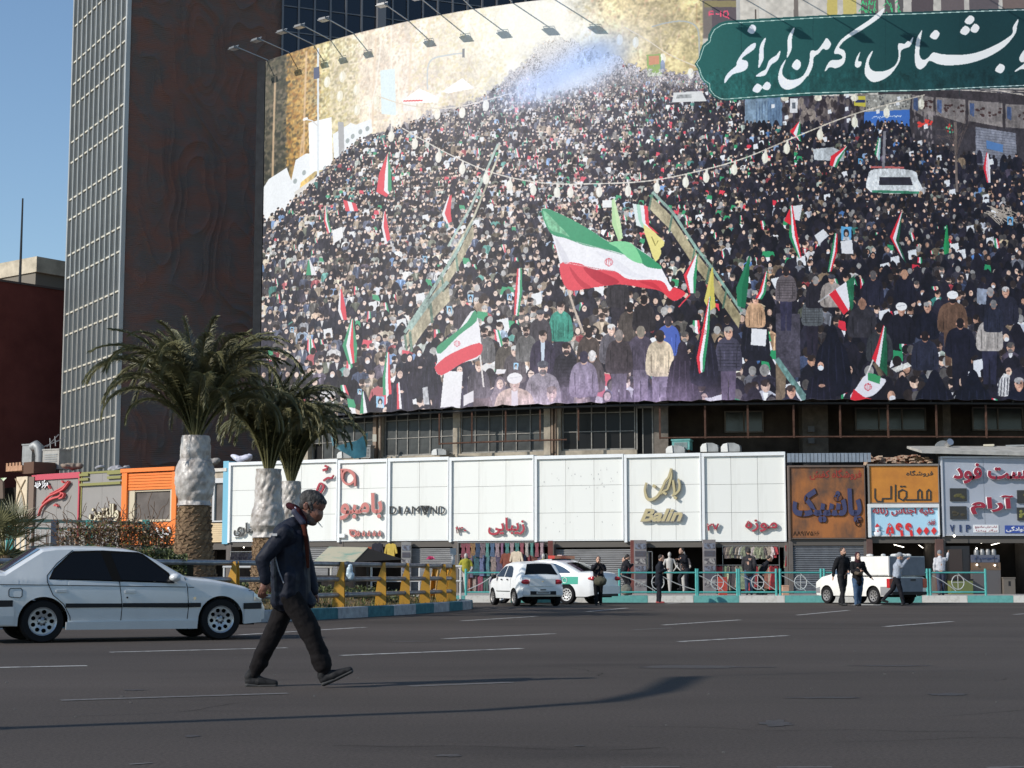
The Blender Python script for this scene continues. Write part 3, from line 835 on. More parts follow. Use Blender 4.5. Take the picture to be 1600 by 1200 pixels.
# smoke and glare of the printed photograph
k=(np.clip((240-TPY)/170,0,1)*np.clip((1200-TPX)/300,0,1)*np.clip((TPX-520)/160,0,1)*.46*(TPY>=BOUND))[...,None]
IMG[:]=IMG*(1-k)+np.array([230,224,230])/255*k
farc=(TPY>=BOUND)&(TPX>600)&(TPX<1150)
sp=np.kron(rs.rand(TH//2+1,TW//2+1),np.ones((2,2)))[:TH,:TW,None]
fa2=(np.clip((150-TPY)/60,0,.8)*farc)[...,None]
IMG[:]=IMG*(1-fa2)+fa2*(.34+.62*sp**.8)*np.array([.98,.95,.98])
k=(.10*np.clip((1160-TPX)/260,0,1)*(TPY>=BOUND))[...,None]
IMG[:]=IMG*(1-k)+np.array([226,220,222])/255*k
lit=(np.clip((1250-TPX)/300,0,1)*(TPY>=BOUND)*.5)[...,None]*np.clip((IMG.mean(-1,keepdims=True)-.34)/.3,0,1)
IMG[:]=IMG+(1.0-IMG)*lit*.62
wash(820,30,80,60,(255,253,244),.9);wash(880,45,60,24,(252,248,236),.6);wash(900,230,240,120,(226,216,232),.12)
wash(880,115,90,26,(196,214,252),.88,-.42);wash(850,132,60,20,(190,208,250),.7,-.3);wash(930,88,50,30,(166,192,240),.72,-.5);wash(905,125,60,14,(226,236,254),.6,-.5)
wash(620,440,230,150,(214,208,212),.07)
wash(980,640,190,42,(176,152,190),.68);wash(810,640,70,40,(236,214,226),.4);wash(620,560,170,120,(200,190,200),.05)
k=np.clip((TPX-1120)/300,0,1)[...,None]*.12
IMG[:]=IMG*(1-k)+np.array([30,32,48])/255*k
# green banner with the white calligraphy
def A(L):return[(1080+a/8,20+b/8)for a,b in L]
def B(L):return[(1260+a/8,b/8)for a,b in L]
def C(L):return[(1420+a/8.573,10+b/8.573)for a,b in L]
left=A([(440,100),(340,130),(260,190),(215,270),(205,345),(140,400),(110,480),(95,560),(40,640),(85,710),(110,800),(150,860),(205,905),(215,980),(270,1050),(350,1085),(440,1098)])
GB=(36,84,84)
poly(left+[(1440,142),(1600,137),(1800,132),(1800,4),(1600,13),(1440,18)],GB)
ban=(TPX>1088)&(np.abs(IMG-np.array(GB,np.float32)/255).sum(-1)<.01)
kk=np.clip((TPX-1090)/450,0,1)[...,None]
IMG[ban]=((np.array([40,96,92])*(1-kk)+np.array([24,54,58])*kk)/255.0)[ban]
IN=A([(440,135),(380,150),(290,210),(245,290),(235,360),(160,420),(130,510),(110,570),(66,635),(105,700),(125,780),(165,845),(228,885),(235,960),(290,1030),(370,1075),(440,1078)])
stroke(IN+[(1260,145.5),(1440,141),(1800,130)],1.0,(196,222,214));stroke([IN[0],(1200,32.5),(1300,26.5),(1440,21.3),(1600,15.4),(1800,7)],1.0,(196,222,214))
for x in(1158,1270,1383,1499):stroke([(x,34 if x<1200 else 24),(x,150)],.7,(20,48,52),.6)
WH=(228,230,238)
for P in[A([(410,870),(425,800),(480,730),(560,660),(570,610),(640,500),(740,400),(805,378),(795,440),(740,490),(660,545),(632,585),(690,600),(710,650),(685,710),(620,740),(520,770),(460,830),(430,872)]),A([(925,312),(930,330),(905,440),(905,560),(875,640),(838,688),(845,560),(855,430),(890,350)]),A([(1103,475),(1112,500),(1080,590),(1000,650),(960,720),(915,785),(805,795),(860,745),(930,700),(975,590),(1060,530)]),A([(1282,185),(1285,215),(1258,310),(1255,440),(1225,520),(1193,562),(1205,440),(1205,320),(1240,240)]),B([(250,475),(305,540),(285,600),(245,625),(205,610),(150,670),(90,720),(75,830),(20,950)])+A([(1450,790),(1350,900),(1210,962),(1120,920),(1085,820),(1110,690),(1170,590),(1178,600),(1140,700),(1140,770),(1200,830),(1300,832),(1400,780)])+B([(30,790),(50,640),(130,630),(210,530)]),B([(968,100),(965,140),(900,230),(700,370),(500,490),(420,570),(410,600),(470,630),(490,700),(460,800),(370,852),(290,840),(240,888),(228,880),(270,790),(320,750),(400,748),(448,720),(420,680),(345,665),(380,570),(450,480),(600,370),(780,250),(900,150)]),B([(672,648),(660,690),(645,760),(685,770),(675,825),(630,845),(602,810),(620,730),(655,665)]),B([(1330,460),(1330,490),(1290,580),(1185,630),(1160,770),(1050,930),(920,1010),(810,1020),(735,940),(728,850),(760,720),(815,643),(822,660),(780,770),(800,860),(880,895),(1000,880),(1110,810),(1150,700),(1145,550),(1225,545),(1265,510),(1290,515)]),C([(168,322),(172,350),(150,480),(140,620),(160,690),(205,715),(260,680),(310,625),(350,618),(440,640),(600,650),(760,645),(930,610),(1130,530),(1290,440),(1385,360),(1388,280),(1450,180),(1468,185),(1445,270),(1435,340),(1380,430),(1280,540),(1130,640),(950,720),(740,775),(520,790),(380,770),(275,728),(220,800),(150,843),(95,805),(78,700),(85,560),(105,430)]),C([(1600,560),(1543,580),(1475,690),(1500,745),(1560,745),(1510,790),(1420,860),(1428,875),(1500,840),(1600,820)])]:
 poly(spline(P,4),WH)
for D in[A([(750,150),(800,165),(805,215),(768,265),(700,230)]),A([(1310,583),(1365,615),(1365,670),(1322,718),(1255,668)]),A([(822,885),(885,925),(870,965),(825,1000),(763,965)]),A([(940,862),(990,890),(985,940),(945,968),(885,935)]),C([(812,120),(872,150),(870,195),(812,242),(743,205)]),C([(880,230),(942,270),(930,320),(885,355),(820,315)]),C([(750,258),(815,300),(800,350),(752,385),(682,343)]),C([(350,315),(405,350),(400,395),(355,445),(277,403)]),C([(1215,768),(1282,800),(1275,850),(1230,895),(1152,855)])]:
 poly(spline(D,3),WH)
IMG*=(1+.02*(vnoise(14,4000,9)[...,None]-.5))*(1+.05*(n3[...,None]-.5))
cz=(TPY>=BOUND)[...,None]&(np.abs(IMG-np.array(WH,np.float32)/255).sum(-1,keepdims=True)>.02)&(IMG[...,1:2]<.8)&(np.ptp(IMG,axis=-1,keepdims=True)<.28)
m1=vnoise(5,11,31)[...,None];m2=vnoise(2.2,3.0,32)[...,None];m3=vnoise(26,30,33)[...,None]
IMG[:]=np.where(cz,IMG*(1+.26*(m1-.5)+.2*(m2-.5)+.22*(m3-.5)),IMG)
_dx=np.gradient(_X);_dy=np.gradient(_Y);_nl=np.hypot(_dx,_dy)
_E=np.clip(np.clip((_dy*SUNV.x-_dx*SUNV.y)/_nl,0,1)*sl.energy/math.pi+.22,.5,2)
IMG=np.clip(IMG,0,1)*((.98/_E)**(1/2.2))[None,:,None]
IMG=np.clip(IMG,0,.97).astype(np.float32)
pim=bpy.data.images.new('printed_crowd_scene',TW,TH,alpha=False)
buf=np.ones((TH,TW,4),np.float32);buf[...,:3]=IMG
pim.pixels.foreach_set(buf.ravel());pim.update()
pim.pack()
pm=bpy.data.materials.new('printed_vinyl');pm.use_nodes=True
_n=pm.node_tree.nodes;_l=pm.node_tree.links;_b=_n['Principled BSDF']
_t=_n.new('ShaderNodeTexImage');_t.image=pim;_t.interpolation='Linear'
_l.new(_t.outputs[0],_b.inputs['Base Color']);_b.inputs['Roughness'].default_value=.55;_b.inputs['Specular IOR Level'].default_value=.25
bill=empty('billboard',(0,70,ZB0),0,'huge curved billboard showing a packed crowd waving flags under a green calligraphy banner','billboard')
NX,NZ=160,40
V,Fc,UV=[],[],[]
for i in range(NX):
 for j in range(NZ+1):
  z=ZB0+(ZT0-ZB0)*j/NZ
  if j==0:z+=.05*math.sin(i*1.7)*math.sin(i*.37)
  o_=.012*math.sin(BS[i]*2.1+z)*math.sin(z*.9)
  V.append((BX[i],BY[i]-70+o_,z-ZB0))
for i in range(NX-1):
 for j in range(NZ):
  a=i*(NZ+1)+j;b=a+NZ+1
  Fc.append((a,b,b+1,a+1));UV+=[(i,j),(i+1,j),(i+1,j+1),(i,j+1)]
me=bpy.data.meshes.new('printed_face');me.from_pydata(V,[],Fc);me.materials.append(pm)
ul=me.uv_layers.new(name='UVMap')
ul.data.foreach_set('uv',np.array([(BS[i]/SMAX,j/NZ)for i,j in UV],np.float32).ravel())
me.polygons.foreach_set('use_smooth',[True]*len(me.polygons));me.update()
link('printed_face',me,bill)
M_BLK=mat('dark_steel',(.03,.03,.032),.5,.5,var=.3)
M_RUST=mat('rusty_steel',(.10,.055,.04),.8,.2,var=.4,scale=6)
fr=MB()
for zz in(ZB0-.12,ZB0+4,ZB0+9,ZB0+13.5,ZT0-.05):
 fr.tube([(BX[i],BY[i]-70+.3,zz-ZB0)for i in range(0,NX,4)]+[(BX[-1],BY[-1]-69.7,zz-ZB0)],.06,6)
for i in range(0,NX,7):fr.tube([(BX[i],BY[i]-70+.3,-.15),(BX[i],BY[i]-69.7,ZT0-ZB0)],.05,6)
fr.build('back_frame',M_BLK,bill)
ed=MB()
ed.box(BX[0]-.42,BX[0]-.04,BY[0]-70+.02,BY[0]-70+.6,-.1,ZT0-ZB0)
ed.build('side_return',M_BLK,bill)
bk=MB()
for i in range(0,NX-1,3):
 j=min(i+3,NX-1)
 bk.quad((BX[j],BY[j]-70+.2,0),(BX[i],BY[i]-70+.2,0),(BX[i],BY[i]-70+.2,ZT0-ZB0),(BX[j],BY[j]-70+.2,ZT0-ZB0))
bk.build('backing_sheet',M_BLK,bill)
def wall_pt(px,py=640):
 a=azx(px,py);return float(np.interp(a,BAZ,BX)),float(np.interp(a,BAZ,BY))
for px in(686,737,790,844,904,1032,1103,1170,1242,1315,1390,1466,1544,1620):
 x,y=wall_pt(px)
 MB().beam((x,y+.35-70,-.1),(x,y+.35-70,-1.55),.07).build('hanger',M_RUST,bill)
hr=MB()
for a_,b_ in((686,904),(1032,1680)):
 pts=[wall_pt(q)for q in range(a_,b_+1,20)]
 hr.tube([(x,y+.35-70,-1.5)for x,y in pts],.035,6)
hr.build('hanger_rail',M_RUST,bill)
M_LAMP=mat('lamp_housing',(.16,.16,.16),.45,.6)
M_ARM=mat('galvanised_arm',(.35,.35,.36),.4,.8)
def flood():
 root=empty('flood_lamp',(0,0,0),0,group='flood lamps on arms along the top of the billboard')
 MB().tube([(0,.3,-.1),(0,0,.05),(0,-1.9,.28)],.028,6).build('arm',M_ARM,root)
 b=MB();b.box(-.20,.20,-2.10,-1.82,.14,.22);b.box(-.24,.24,-2.13,-1.78,.11,.145)
 for k in range(5):b.box(-.17+k*.08,-.155+k*.08,-2.06,-1.86,.22,.245)
 h=b.build('lamp_head',M_LAMP,root)
 MB().box(-.21,.21,-2.10,-1.81,.102,.108).build('lens',mat('lamp_glass',(.5,.52,.55),.1),h)
 MB().tube([(-.23,-1.95,.16),(-.23,-1.85,.3),(.23,-1.85,.3),(.23,-1.95,.16)],.015,5).build('yoke',M_ARM,root)
 return root
fl=flood();first=True
for px,lb in zip((418,452,490,516,552,595,637,687,738,800,862,1062,1130,1215,1290,1510),('flood lamp at the far left billboard corner against the brick tower','second flood lamp from the left corner of the billboard','third flood lamp from the left corner of the billboard','fourth flood lamp from the billboard corner, dark and seen end-on','fifth flood lamp over the printed trees, bright in the sun','sixth flood lamp from the left billboard corner','seventh flood lamp, beside the thick grey mullion of the glass block','eighth flood lamp near the grey frames above the billboard','ninth flood lamp, at the top edge of the photo','flood lamp above the frame, shadow on the pale haze left of centre','flood lamp above the frame, shadow beside the printed smoke','flood lamp above the frame, shadow on the left tip of the green banner','flood lamp above the frame, shadow on the cream facade over the banner','flood lamp above the frame, shadow near the middle of the green banner','flood lamp above the frame, shadow crossing the tall slanting calligraphy stroke','flood lamp above the frame, shadow right of the three banner dots')):
 if px==595:continue
 a=azx(px,40);x=float(np.interp(a,BAZ,BX));y=float(np.interp(a,BAZ,BY))
 i=int(np.clip(np.searchsorted(BX,x),1,NX-2));dx=BX[i+1]-BX[i-1];dy=BY[i+1]-BY[i-1]
 o=fl if first else copy_tree(fl);first=False
 o.location=(x,y,ZT0);o.rotation_euler=(0,0,math.atan2(dy,dx))
 o['label']=lb or 'flood lamp whose shadow falls on the upper right of the billboard';o['category']='flood lamp'
 o['group']='flood lamps on arms along the top of the billboard'
 # ground
def asphalt():
 m=bpy.data.materials.new('asphalt');m.use_nodes=True
 n=m.node_tree.nodes;l=m.node_tree.links;b=n['Principled BSDF']
 tc=n.new('ShaderNodeTexCoord')
 big_=n.new('ShaderNodeTexNoise');big_.inputs['Scale'].default_value=.16;big_.inputs['Detail'].default_value=6;big_.inputs['Roughness'].default_value=.6
 mp=n.new('ShaderNodeMapping');mp.inputs['Scale'].default_value=(.35,1.2,1);mp.inputs['Rotation'].default_value=(0,0,R(-12))
 l.new(tc.outputs['Object'],mp.inputs[0]);l.new(mp.outputs[0],big_.inputs['Vector'])
 gr=n.new('ShaderNodeTexNoise');gr.inputs['Scale'].default_value=42;gr.inputs['Detail'].default_value=8;gr.inputs['Roughness'].default_value=.8
 l.new(tc.outputs['Object'],gr.inputs['Vector'])
 sp=n.new('ShaderNodeTexVoronoi');sp.inputs['Scale'].default_value=70;l.new(tc.outputs['Object'],sp.inputs['Vector'])
 r1=n.new('ShaderNodeValToRGB');r1.color_ramp.elements[0].position=.35;r1.color_ramp.elements[1].position=.7
 r1.color_ramp.elements[0].color=(.059,.049,.0415,1);r1.color_ramp.elements[1].color=(.097,.080,.069,1)
 l.new(big_.outputs[0],r1.inputs[0])
 r2=n.new('ShaderNodeValToRGB');r2.color_ramp.elements[0].position=.38;r2.color_ramp.elements[1].position=.68
 r2.color_ramp.elements[0].color=(.55,.55,.55,1);r2.color_ramp.elements[1].color=(1.45,1.45,1.45,1)
 l.new(gr.outputs[0],r2.inputs[0])
 mx=n.new('ShaderNodeMix');mx.data_type='RGBA';mx.blend_type='MULTIPLY';mx.inputs[0].default_value=1
 l.new(r1.outputs[0],mx.inputs[6]);l.new(r2.outputs[0],mx.inputs[7])
 r3=n.new('ShaderNodeValToRGB');r3.color_ramp.elements[0].position=.0;r3.color_ramp.elements[1].position=.07
 r3.color_ramp.elements[0].color=(.16,.155,.15,1);r3.color_ramp.elements[1].color=(0,0,0,1)
 l.new(sp.outputs['Distance'],r3.inputs[0])
 ad=n.new('ShaderNodeMix');ad.data_type='RGBA';ad.blend_type='ADD';ad.inputs[0].default_value=.5
 l.new(mx.outputs[2],ad.inputs[6]);l.new(r3.outputs[0],ad.inputs[7])
 st=n.new('ShaderNodeTexNoise');st.inputs['Scale'].default_value=.7;st.inputs['Detail'].default_value=3
 l.new(mp.outputs[0],st.inputs['Vector'])
 r4=n.new('ShaderNodeValToRGB');r4.color_ramp.elements[0].position=.28;r4.color_ramp.elements[1].position=.38
 r4.color_ramp.elements[0].color=(.72,.72,.72,1);r4.color_ramp.elements[1].color=(1,1,1,1)
 l.new(st.outputs[0],r4.inputs[0])
 m2=n.new('ShaderNodeMix');m2.data_type='RGBA';m2.blend_type='MULTIPLY';m2.inputs[0].default_value=1
 l.new(ad.outputs[2],m2.inputs[6]);l.new(r4.outputs[0],m2.inputs[7])
 l.new(m2.outputs[2],b.inputs['Base Color'])
 b.inputs['Roughness'].default_value=.85;b.inputs['Specular IOR Level'].default_value=.2
 bp=n.new('ShaderNodeBump');bp.inputs['Distance'].default_value=.006;bp.inputs['Strength'].default_value=.8
 l.new(gr.outputs[0],bp.inputs['Height']);l.new(bp.outputs[0],b.inputs['Normal'])
 return m
M_ASP=asphalt()
g=MB();g.quad((-400,-60,0),(400,-60,0),(400,600,0),(-400,600,0))
road=tagp(g.build('road',M_ASP),kind='structure')
M_MARK=mat('worn_road_paint',(.46,.45,.42),.7,scale=7,detail=9,bump=.002,col2=(.10,.095,.09),thr=(.36,.52))
M_MARK2=mat('faded_road_paint',(.14,.135,.13),.8,var=.4,scale=14,detail=8)
def mark(x0,y0,x1,y1,w=.13,faded=False):
 a=gnd(x0,y0,.004);b=gnd(x1,y1,.004)
 d=(b-a).normalized();nn_=Vector((-d.y,d.x,0))*w/2
 MB().quad(a-nn_,b-nn_,b+nn_,a+nn_).build('lane_marking',M_MARK2 if faded else M_MARK,road)
for t in[(722,970,838,963),(692,998,866,990),(532,1024,815,1013),(172,1019,448,1012),(-160,1046,136,1040),(918,955.5,980,950),(1060,1002.5,1230,993),(1036,976.5,1156,968.5),(1246,961,1326,953.5),(1382,979,1488,971),(1584,960,1680,954),(372,992,570,980)]:mark(*t)
for t in[(95,1094,450,1083,.12,True),(990,984,1050,981,.12,True),(640,1072,800,1066,.12,True)]:mark(*t)
mark(1352,945.5,1364,943.2,.9);mark(970,1198.5,1062,1198.0,.04,True);mark(1214,1198.5,1300,1198.2,.04,True);mark(1542,1199.2,1600,1197.8,.05,True);mark(202,1194,238,1191.5,.03,True);mark(1040,943.6,1062,942,.12)
M_STN=mat('oily_asphalt',(.048,.041,.036),.6,var=.3,scale=9,detail=8,bump=.004,bscale=40)
def patch(cx,cy,hw,hh,seed,z=.003):
 r=random.Random(seed);n_=22;P=[]
 for k in range(n_):
  a=2*math.pi*k/n_;f_=1+r.uniform(-.3,.25);P.append(tuple(gnd(cx+hw*f_*math.cos(a),cy+hh*f_*math.sin(a),z)))
 b=MB();b.v=P;b.f=[tuple(reversed(range(n_)))];b.mi=[0];b.build('stain',M_STN,road)
for t in[(1212,1130,26,5,1),(1090,1042,100,2.2,2),(1290,1090,60,1.2,3),(300,1150,14,1.5,4),(700,1180,20,2,5),(640,1002,30,.8,6),(1480,1085,34,2,7),(210,1078,18,1,8),(905,1165,9,1,9),(1395,1040,60,.8,10)]:patch(*t)
ck=MB();rck=random.Random(77)
for x0,y0,L_ in((60,1120,9),(520,1165,8),(980,1135,10),(1300,1160,9),(1180,1060,12),(250,1060,10),(820,1040,12),(1450,1120,9)):
 p=gnd(x0,y0,.002);a=rck.uniform(-.5,.5)
 for q in range(L_+4):
  a+=rck.uniform(-.45,.45);a*=.93;d=Vector((math.cos(a),math.sin(a),0))*.16;n2_=Vector((-d.y,d.x,0)).normalized()*rck.uniform(.002,.005);ck.quad(p-n2_,p+d-n2_,p+d+n2_,p+n2_);p=p+d
tagp(ck.build('asphalt_cracks',mat('crack_black',(.012,.011,.010),.9)),kind='stuff')
gt=MB()
for k in range(150):
 p=Vector((rnd.uniform(-9,14),rnd.uniform(8.5,40),.004));s_=rnd.uniform(.004,.011)
 gt.box(p.x-s_,p.x+s_,p.y-s_,p.y+s_,.001,.008)
tagp(gt.build('grit',mat('grit',(.13,.125,.12),.9)),kind='stuff')
# far pavement with painted kerb
M_PAVE=mat('pavement_concrete',(.30,.28,.26),.85,var=.22,scale=1.2,bump=.004)
pv=MB();pv.box(-60,60,59.15,130,-.1,.22)
pave=tagp(pv.build('pavement',M_PAVE),kind='structure')
M_TEAL=mat('kerb_paint_teal',(.15,.44,.40),.75,scale=5,detail=7,bump=.006,col2=(.10,.29,.27),thr=(.25,.5))
M_WHT=mat('kerb_paint_white',(.72,.70,.64),.8,scale=6,detail=7,bump=.006,col2=(.50,.47,.40),thr=(.25,.5))
kerb=tagp(empty('kerb',(0,58.75,0)),kind='structure')
def kstone(L,material):
 b=MB();b.box(0.006,L-.006,0,.42,-.1,.24)
 return b.mesh('kerb_stone',material)
KM=[kstone(1.6,M_TEAL),kstone(1.6,M_WHT)]
xk=azx(940)*58.75-1.6*16;k=0
while xk<24:
 for q in(0,1):
  link('kerb_stone',KM[k%2],kerb,(xk,0,0))if q==0 else None
 xk+=1.6;k+=1
 # traffic island: kerb, soil mound, grass
KP=[(-20.0,22.0),(-14.0,26.5),(-9.5,29.3),(-6.6,31.8),(-4.4,35.4),(-2.75,40.0),(-1.7,44.3),(-1.15,47.6),(-1.35,49.6),(-2.4,50.8),(-4.5,51.6),(-9,52.2),(-16,52.4),(-24,52.0)]
KPs=[]
for i in range(len(KP)-1):
 p0,p1,p2,p3=[np.array(KP[min(max(i+d,0),len(KP)-1)])for d in(-1,0,1,2)]
 for q in range(10):
  t=q/10;KPs.append(0.5*((2*p1)+(-p0+p2)*t+(2*p0-5*p1+4*p2-p3)*t*t+(-p0+3*p1-3*p2+p3)*t**3))
KPs.append(np.array(KP[-1]));KPs=np.array(KPs)
KL=np.concatenate([[0],np.cumsum(np.hypot(*np.diff(KPs,axis=0).T))])
def kpt(s):return np.array([np.interp(s,KL,KPs[:,0]),np.interp(s,KL,KPs[:,1])])
ik=tagp(empty('island_kerb',(0,0,0)),kind='structure')
s=0.0;k=0
M_TEAL2=mat('shaded_teal_kerb_paint',(.075,.20,.22),.8,scale=6,detail=7,bump=.006,col2=(.04,.11,.13))  # mottled island kerb paints, darkened to carry the shade on this side
M_WHT2=mat('shaded_white_kerb_paint',(.42,.43,.44),.8,scale=6,detail=7,bump=.006,col2=(.24,.24,.25))
s_ph=float(np.interp(31.0,KPs[:75,1],KL[:75]))
while s<KL[-1]-1.6:
 a=kpt(s+.008);c=kpt(s+.8);b=kpt(s+1.592)
 mb=MB()
 def nrm(p,q):
  d=(q-p)/np.hypot(*(q-p));return np.array([-d[1],d[0]])
 n0,n1_,n2_=nrm(a,c),nrm(a,b),nrm(c,b)
 V0=[]
 for p,nn_ in((a,n0),(c,n1_),(b,n2_)):
  q=p+nn_*.3
  V0+=[(p[0],p[1],-.05),(p[0],p[1],.22),(p[0]+nn_[0]*.02,p[1]+nn_[1]*.02,.24),(q[0],q[1],.24),(q[0],q[1],-.05)]
 mb.v=V0
 for i in range(2):
  for j in range(4):mb.f.append((i*5+j,(i+1)*5+j,(i+1)*5+j+1,i*5+j+1));mb.mi.append(0)
 mb.f+=[(0,1,2,3,4),(14,13,12,11,10)];mb.mi+=[0,0]
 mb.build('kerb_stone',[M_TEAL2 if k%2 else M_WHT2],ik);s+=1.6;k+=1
def inside(x,y):
 c=False;P=KPs;n=len(P)
 for i in range(n):
  ax,ay=P[i];bx,by=P[(i+1)%n]
  if(ay>y)!=(by>y)and x<(bx-ax)*(y-ay)/(by-ay)+ax:c=not c
 return c
def kdist(x,y):return float(np.min(np.hypot(KPs[:,0]-x,KPs[:,1]-y)))
def moundz(x,y):
 d=kdist(x,y)
 return.17+.42*(1-math.exp(-max(d-.6,0)/2.2))+.03*math.sin(x*1.9)*math.sin(y*1.3)
gx=np.arange(-24,0,.6);gy=np.arange(20,53,.6)
mv=MB();idx={}
for i,x in enumerate(gx):
 for j,y in enumerate(gy):
  if inside(x,y)and kdist(x,y)>.3:
   idx[(i,j)]=len(mv.v);mv.v.append((x,y,moundz(x,y)))
for(i,j)in list(idx):
 if all((i+a,j+b)in idx for a,b in((1,0),(1,1),(0,1))):
  mv.f.append((idx[(i,j)],idx[(i+1,j)],idx[(i+1,j+1)],idx[(i,j+1)]));mv.mi.append(0)
b0=len(mv.v)
M_SOIL=mat('island_soil',(.17,.125,.08),.95,scale=1.6,detail=8,bump=.02,col2=(.085,.085,.035))
mound=tagp(mv.build('island_soil',M_SOIL,smooth=80),kind='structure')
fl_=MB();kk_=[p+np.array([0,0])for p in KPs[::2]]
fl_.v=[(p[0],p[1],.165)for p in kk_];fl_.f=[tuple(range(len(kk_)))];fl_.mi=[0]
tagp(fl_.build('island_bed',M_SOIL),kind='structure')
gs=MB();M_GR=[mat('green_grass',(.075,.115,.03),.8),mat('dry_grass',(.26,.20,.10),.85),mat('dead_leaves',(.22,.13,.07),.9)]
cnt=0
while cnt<15000:
 x=rnd.uniform(-16,-1.2);y=rnd.uniform(27,50.5)
 if not inside(x,y):cnt+=0;continue
 d=kdist(x,y)
 if d<.33:continue
 cnt+=1
 z=moundz(x,y)-.02 if d>.8 else.165
 dry=rnd.random()<(.75 if d<2 else.3)
 gs.cur=1 if dry else 0
 if d<1.6 and rnd.random()<.35:
  gs.cur=2;a=rnd.uniform(0,6.3);r_=rnd.uniform(.02,.05)
  gs.quad((x,y,z+.03),(x+r_*math.cos(a),y+r_*math.sin(a),z+.05),(x+2*r_*math.cos(a+.6),y+2*r_*math.sin(a+.6),z+.06),(x+r_*math.cos(a+1.4),y+r_*math.sin(a+1.4),z+.03));continue
 a=rnd.uniform(0,6.3);hgt=rnd.uniform(.05,.15)*(1 if dry else 1.2);w_=.013
 for q in range(2):
  a+=1.9;lx=math.cos(a)*hgt*.5;ly=math.sin(a)*hgt*.5
  gs.v+=[(x-w_*math.sin(a),y+w_*math.cos(a),z),(x+w_*math.sin(a),y-w_*math.cos(a),z),(x+lx,y+ly,z+hgt)]
  n_=len(gs.v);gs.f.append((n_-3,n_-2,n_-1));gs.mi.append(gs.cur)
tagp(gs.build('grass',M_GR),kind='stuff')
# guard rail round the island
M_YEL=mat('rail_post_yellow',(.52,.27,.03),.5,scale=7,detail=6,col2=(.40,.20,.03),thr=(.2,.5))
M_RAILG=mat('rail_pipe_grey',(.24,.25,.27),.42,.55,var=.3,scale=5)
gl=empty('guard_rail',(0,0,0),0,'yellow fin-post guard rail with three grey pipes round the island','guard rail')
off=.62
def rpt(s):
 p=kpt(s);q=kpt(s+.1)-kpt(s-.1);q=q/np.hypot(*q);return p+np.array([-q[1],q[0]])*off
HZ=[(.50,.055),(.86,.055),(1.20,.055)]
s_a=float(np.interp(26,KPs[:75,1],KL[:75]));s_e=float(KL[90])
for zz,r_ in HZ:
 pts=[]
 s=s_a
 while s<s_e:
  p=rpt(s);pts.append((p[0],p[1],zz));s+=.5
 MB().tube(pts,r_,10).build('rail_pipe',M_RAILG,gl,smooth=60)
 jm=MB()
 for q in range(3,len(pts)-2,8):
  a=Vector(pts[q]);b=Vector(pts[q+1]);jm.tube([a,a+(b-a)*.3],r_+.014,10)
 jm.build('pipe_collar',M_RAILG,gl,smooth=60)
def fin():
 b=MB();pr=[(-.17,0),(.15,0),(.15,.35),(.145,.7),(.14,1.0),(.12,1.26),(.06,1.26),(-.01,1.05),(-.09,.8),(-.14,.45)]
 b.prism(pr,-.10,-.085);b.prism(pr,.085,.10)
 for i in range(len(pr)-1):
  if i in(0,):continue
  (x0,z0),(x1,z1)=pr[i],pr[i+1]
  if i<6:b.quad((x0-.05,-.085,z0),(x0-.05,.085,z0),(x1-.05,.085,z1),(x1-.05,-.085,z1))
 return b.mesh('fin_post',M_YEL)
FM=fin()
def post(s,z0=.17,sc=1.0):
 p=rpt(s);q=rpt(s+.2)-rpt(s-.2);a=math.atan2(q[1],q[0])
 link('fin_post',FM,gl,(p[0]+.0,p[1],z0),(0,0,a-R(90)+R(18)),(sc,1,sc))
for px in(-40,90,200,362,530,595,632,664,690,716):
 best=min(np.arange(s_a,KL[72],.05),key=lambda q:abs((rpt(q)[0]/rpt(q)[1])-azx(px,925)))
 post(best,.17,.86 if px>500 else.84)
for s_ in(KL[80],KL[86]):post(s_,.17,.85)
M_BAG=mat('pale_plastic_bag',(.42,.52,.58),.25,bump=.02,bscale=12)
bg_=MB();c=at(546,892,35.9)
bg_.ell((c.x,c.y,c.z),(.07,.05,.16),.2);bg_.ell((c.x+.03,c.y,c.z-.1),(.08,.05,.1))
o=link('plastic_bag',remeshed(bg_,.015,M_BAG,2,[(.06,.03)]));tagp(o,'pale blue plastic bag caught on the guard rail post behind the walking man','plastic bag')
rb=MB();c=at(673,874.5,43.0)
for k in range(12):a=k*.52;rb.quad((c.x,c.y,c.z),(c.x+.1*math.cos(a),c.y,c.z+.02+.08*abs(math.sin(a))),(c.x+.12*math.cos(a+.4),c.y-.03,c.z+.08*abs(math.sin(a+.4))),(c.x+.04*math.cos(a+.5),c.y-.02,c.z+.02))
tagp(rb.build('ribbon_scrap',mat('pink_ribbon',(.75,.1,.25),.5)),'small pink ribbon tied on top of the guard rail','ribbon')
# brick tower with curtain wall
TD_=84.0
c0=PY(203,TD_)
c0=(azx(203,0)*TD_,TD_)
GL=9.6
lft=(c0[0]-.52*GL,c0[1]+.854*GL)
rgt=(c0[0]+.852*8.6,c0[1]+.523*8.6)
tower=empty('brick_relief_tower',(c0[0],c0[1],0),0,'tall dark brick tower with swirling relief and a sunlit glass side','tower')
M_ALU=mat('weathered_aluminium',(.42,.42,.40),.45,.35,var=.15,scale=2,stretch=(1,1,.2))
M_ALU2=mat('transom_aluminium',(.62,.58,.48),.5,.2,var=.2,scale=3)
def gl_mat(name,col,col2,rough=.18):
 return mat(name,col,rough,.0,scale=.9,detail=5,col2=col2,stretch=(1,1,.35),spec=.8,thr=(.35,.65))
M_PAN=gl_mat('dusty_tower_glass',(.15,.16,.155),(.055,.064,.068),.45)
PG=Plane(lft,c0)
gz=math.atan2(c0[1]-lft[1],c0[0]-lft[0])
gw=empty('tmp',(0,0,0));bpy.data.objects.remove(gw)
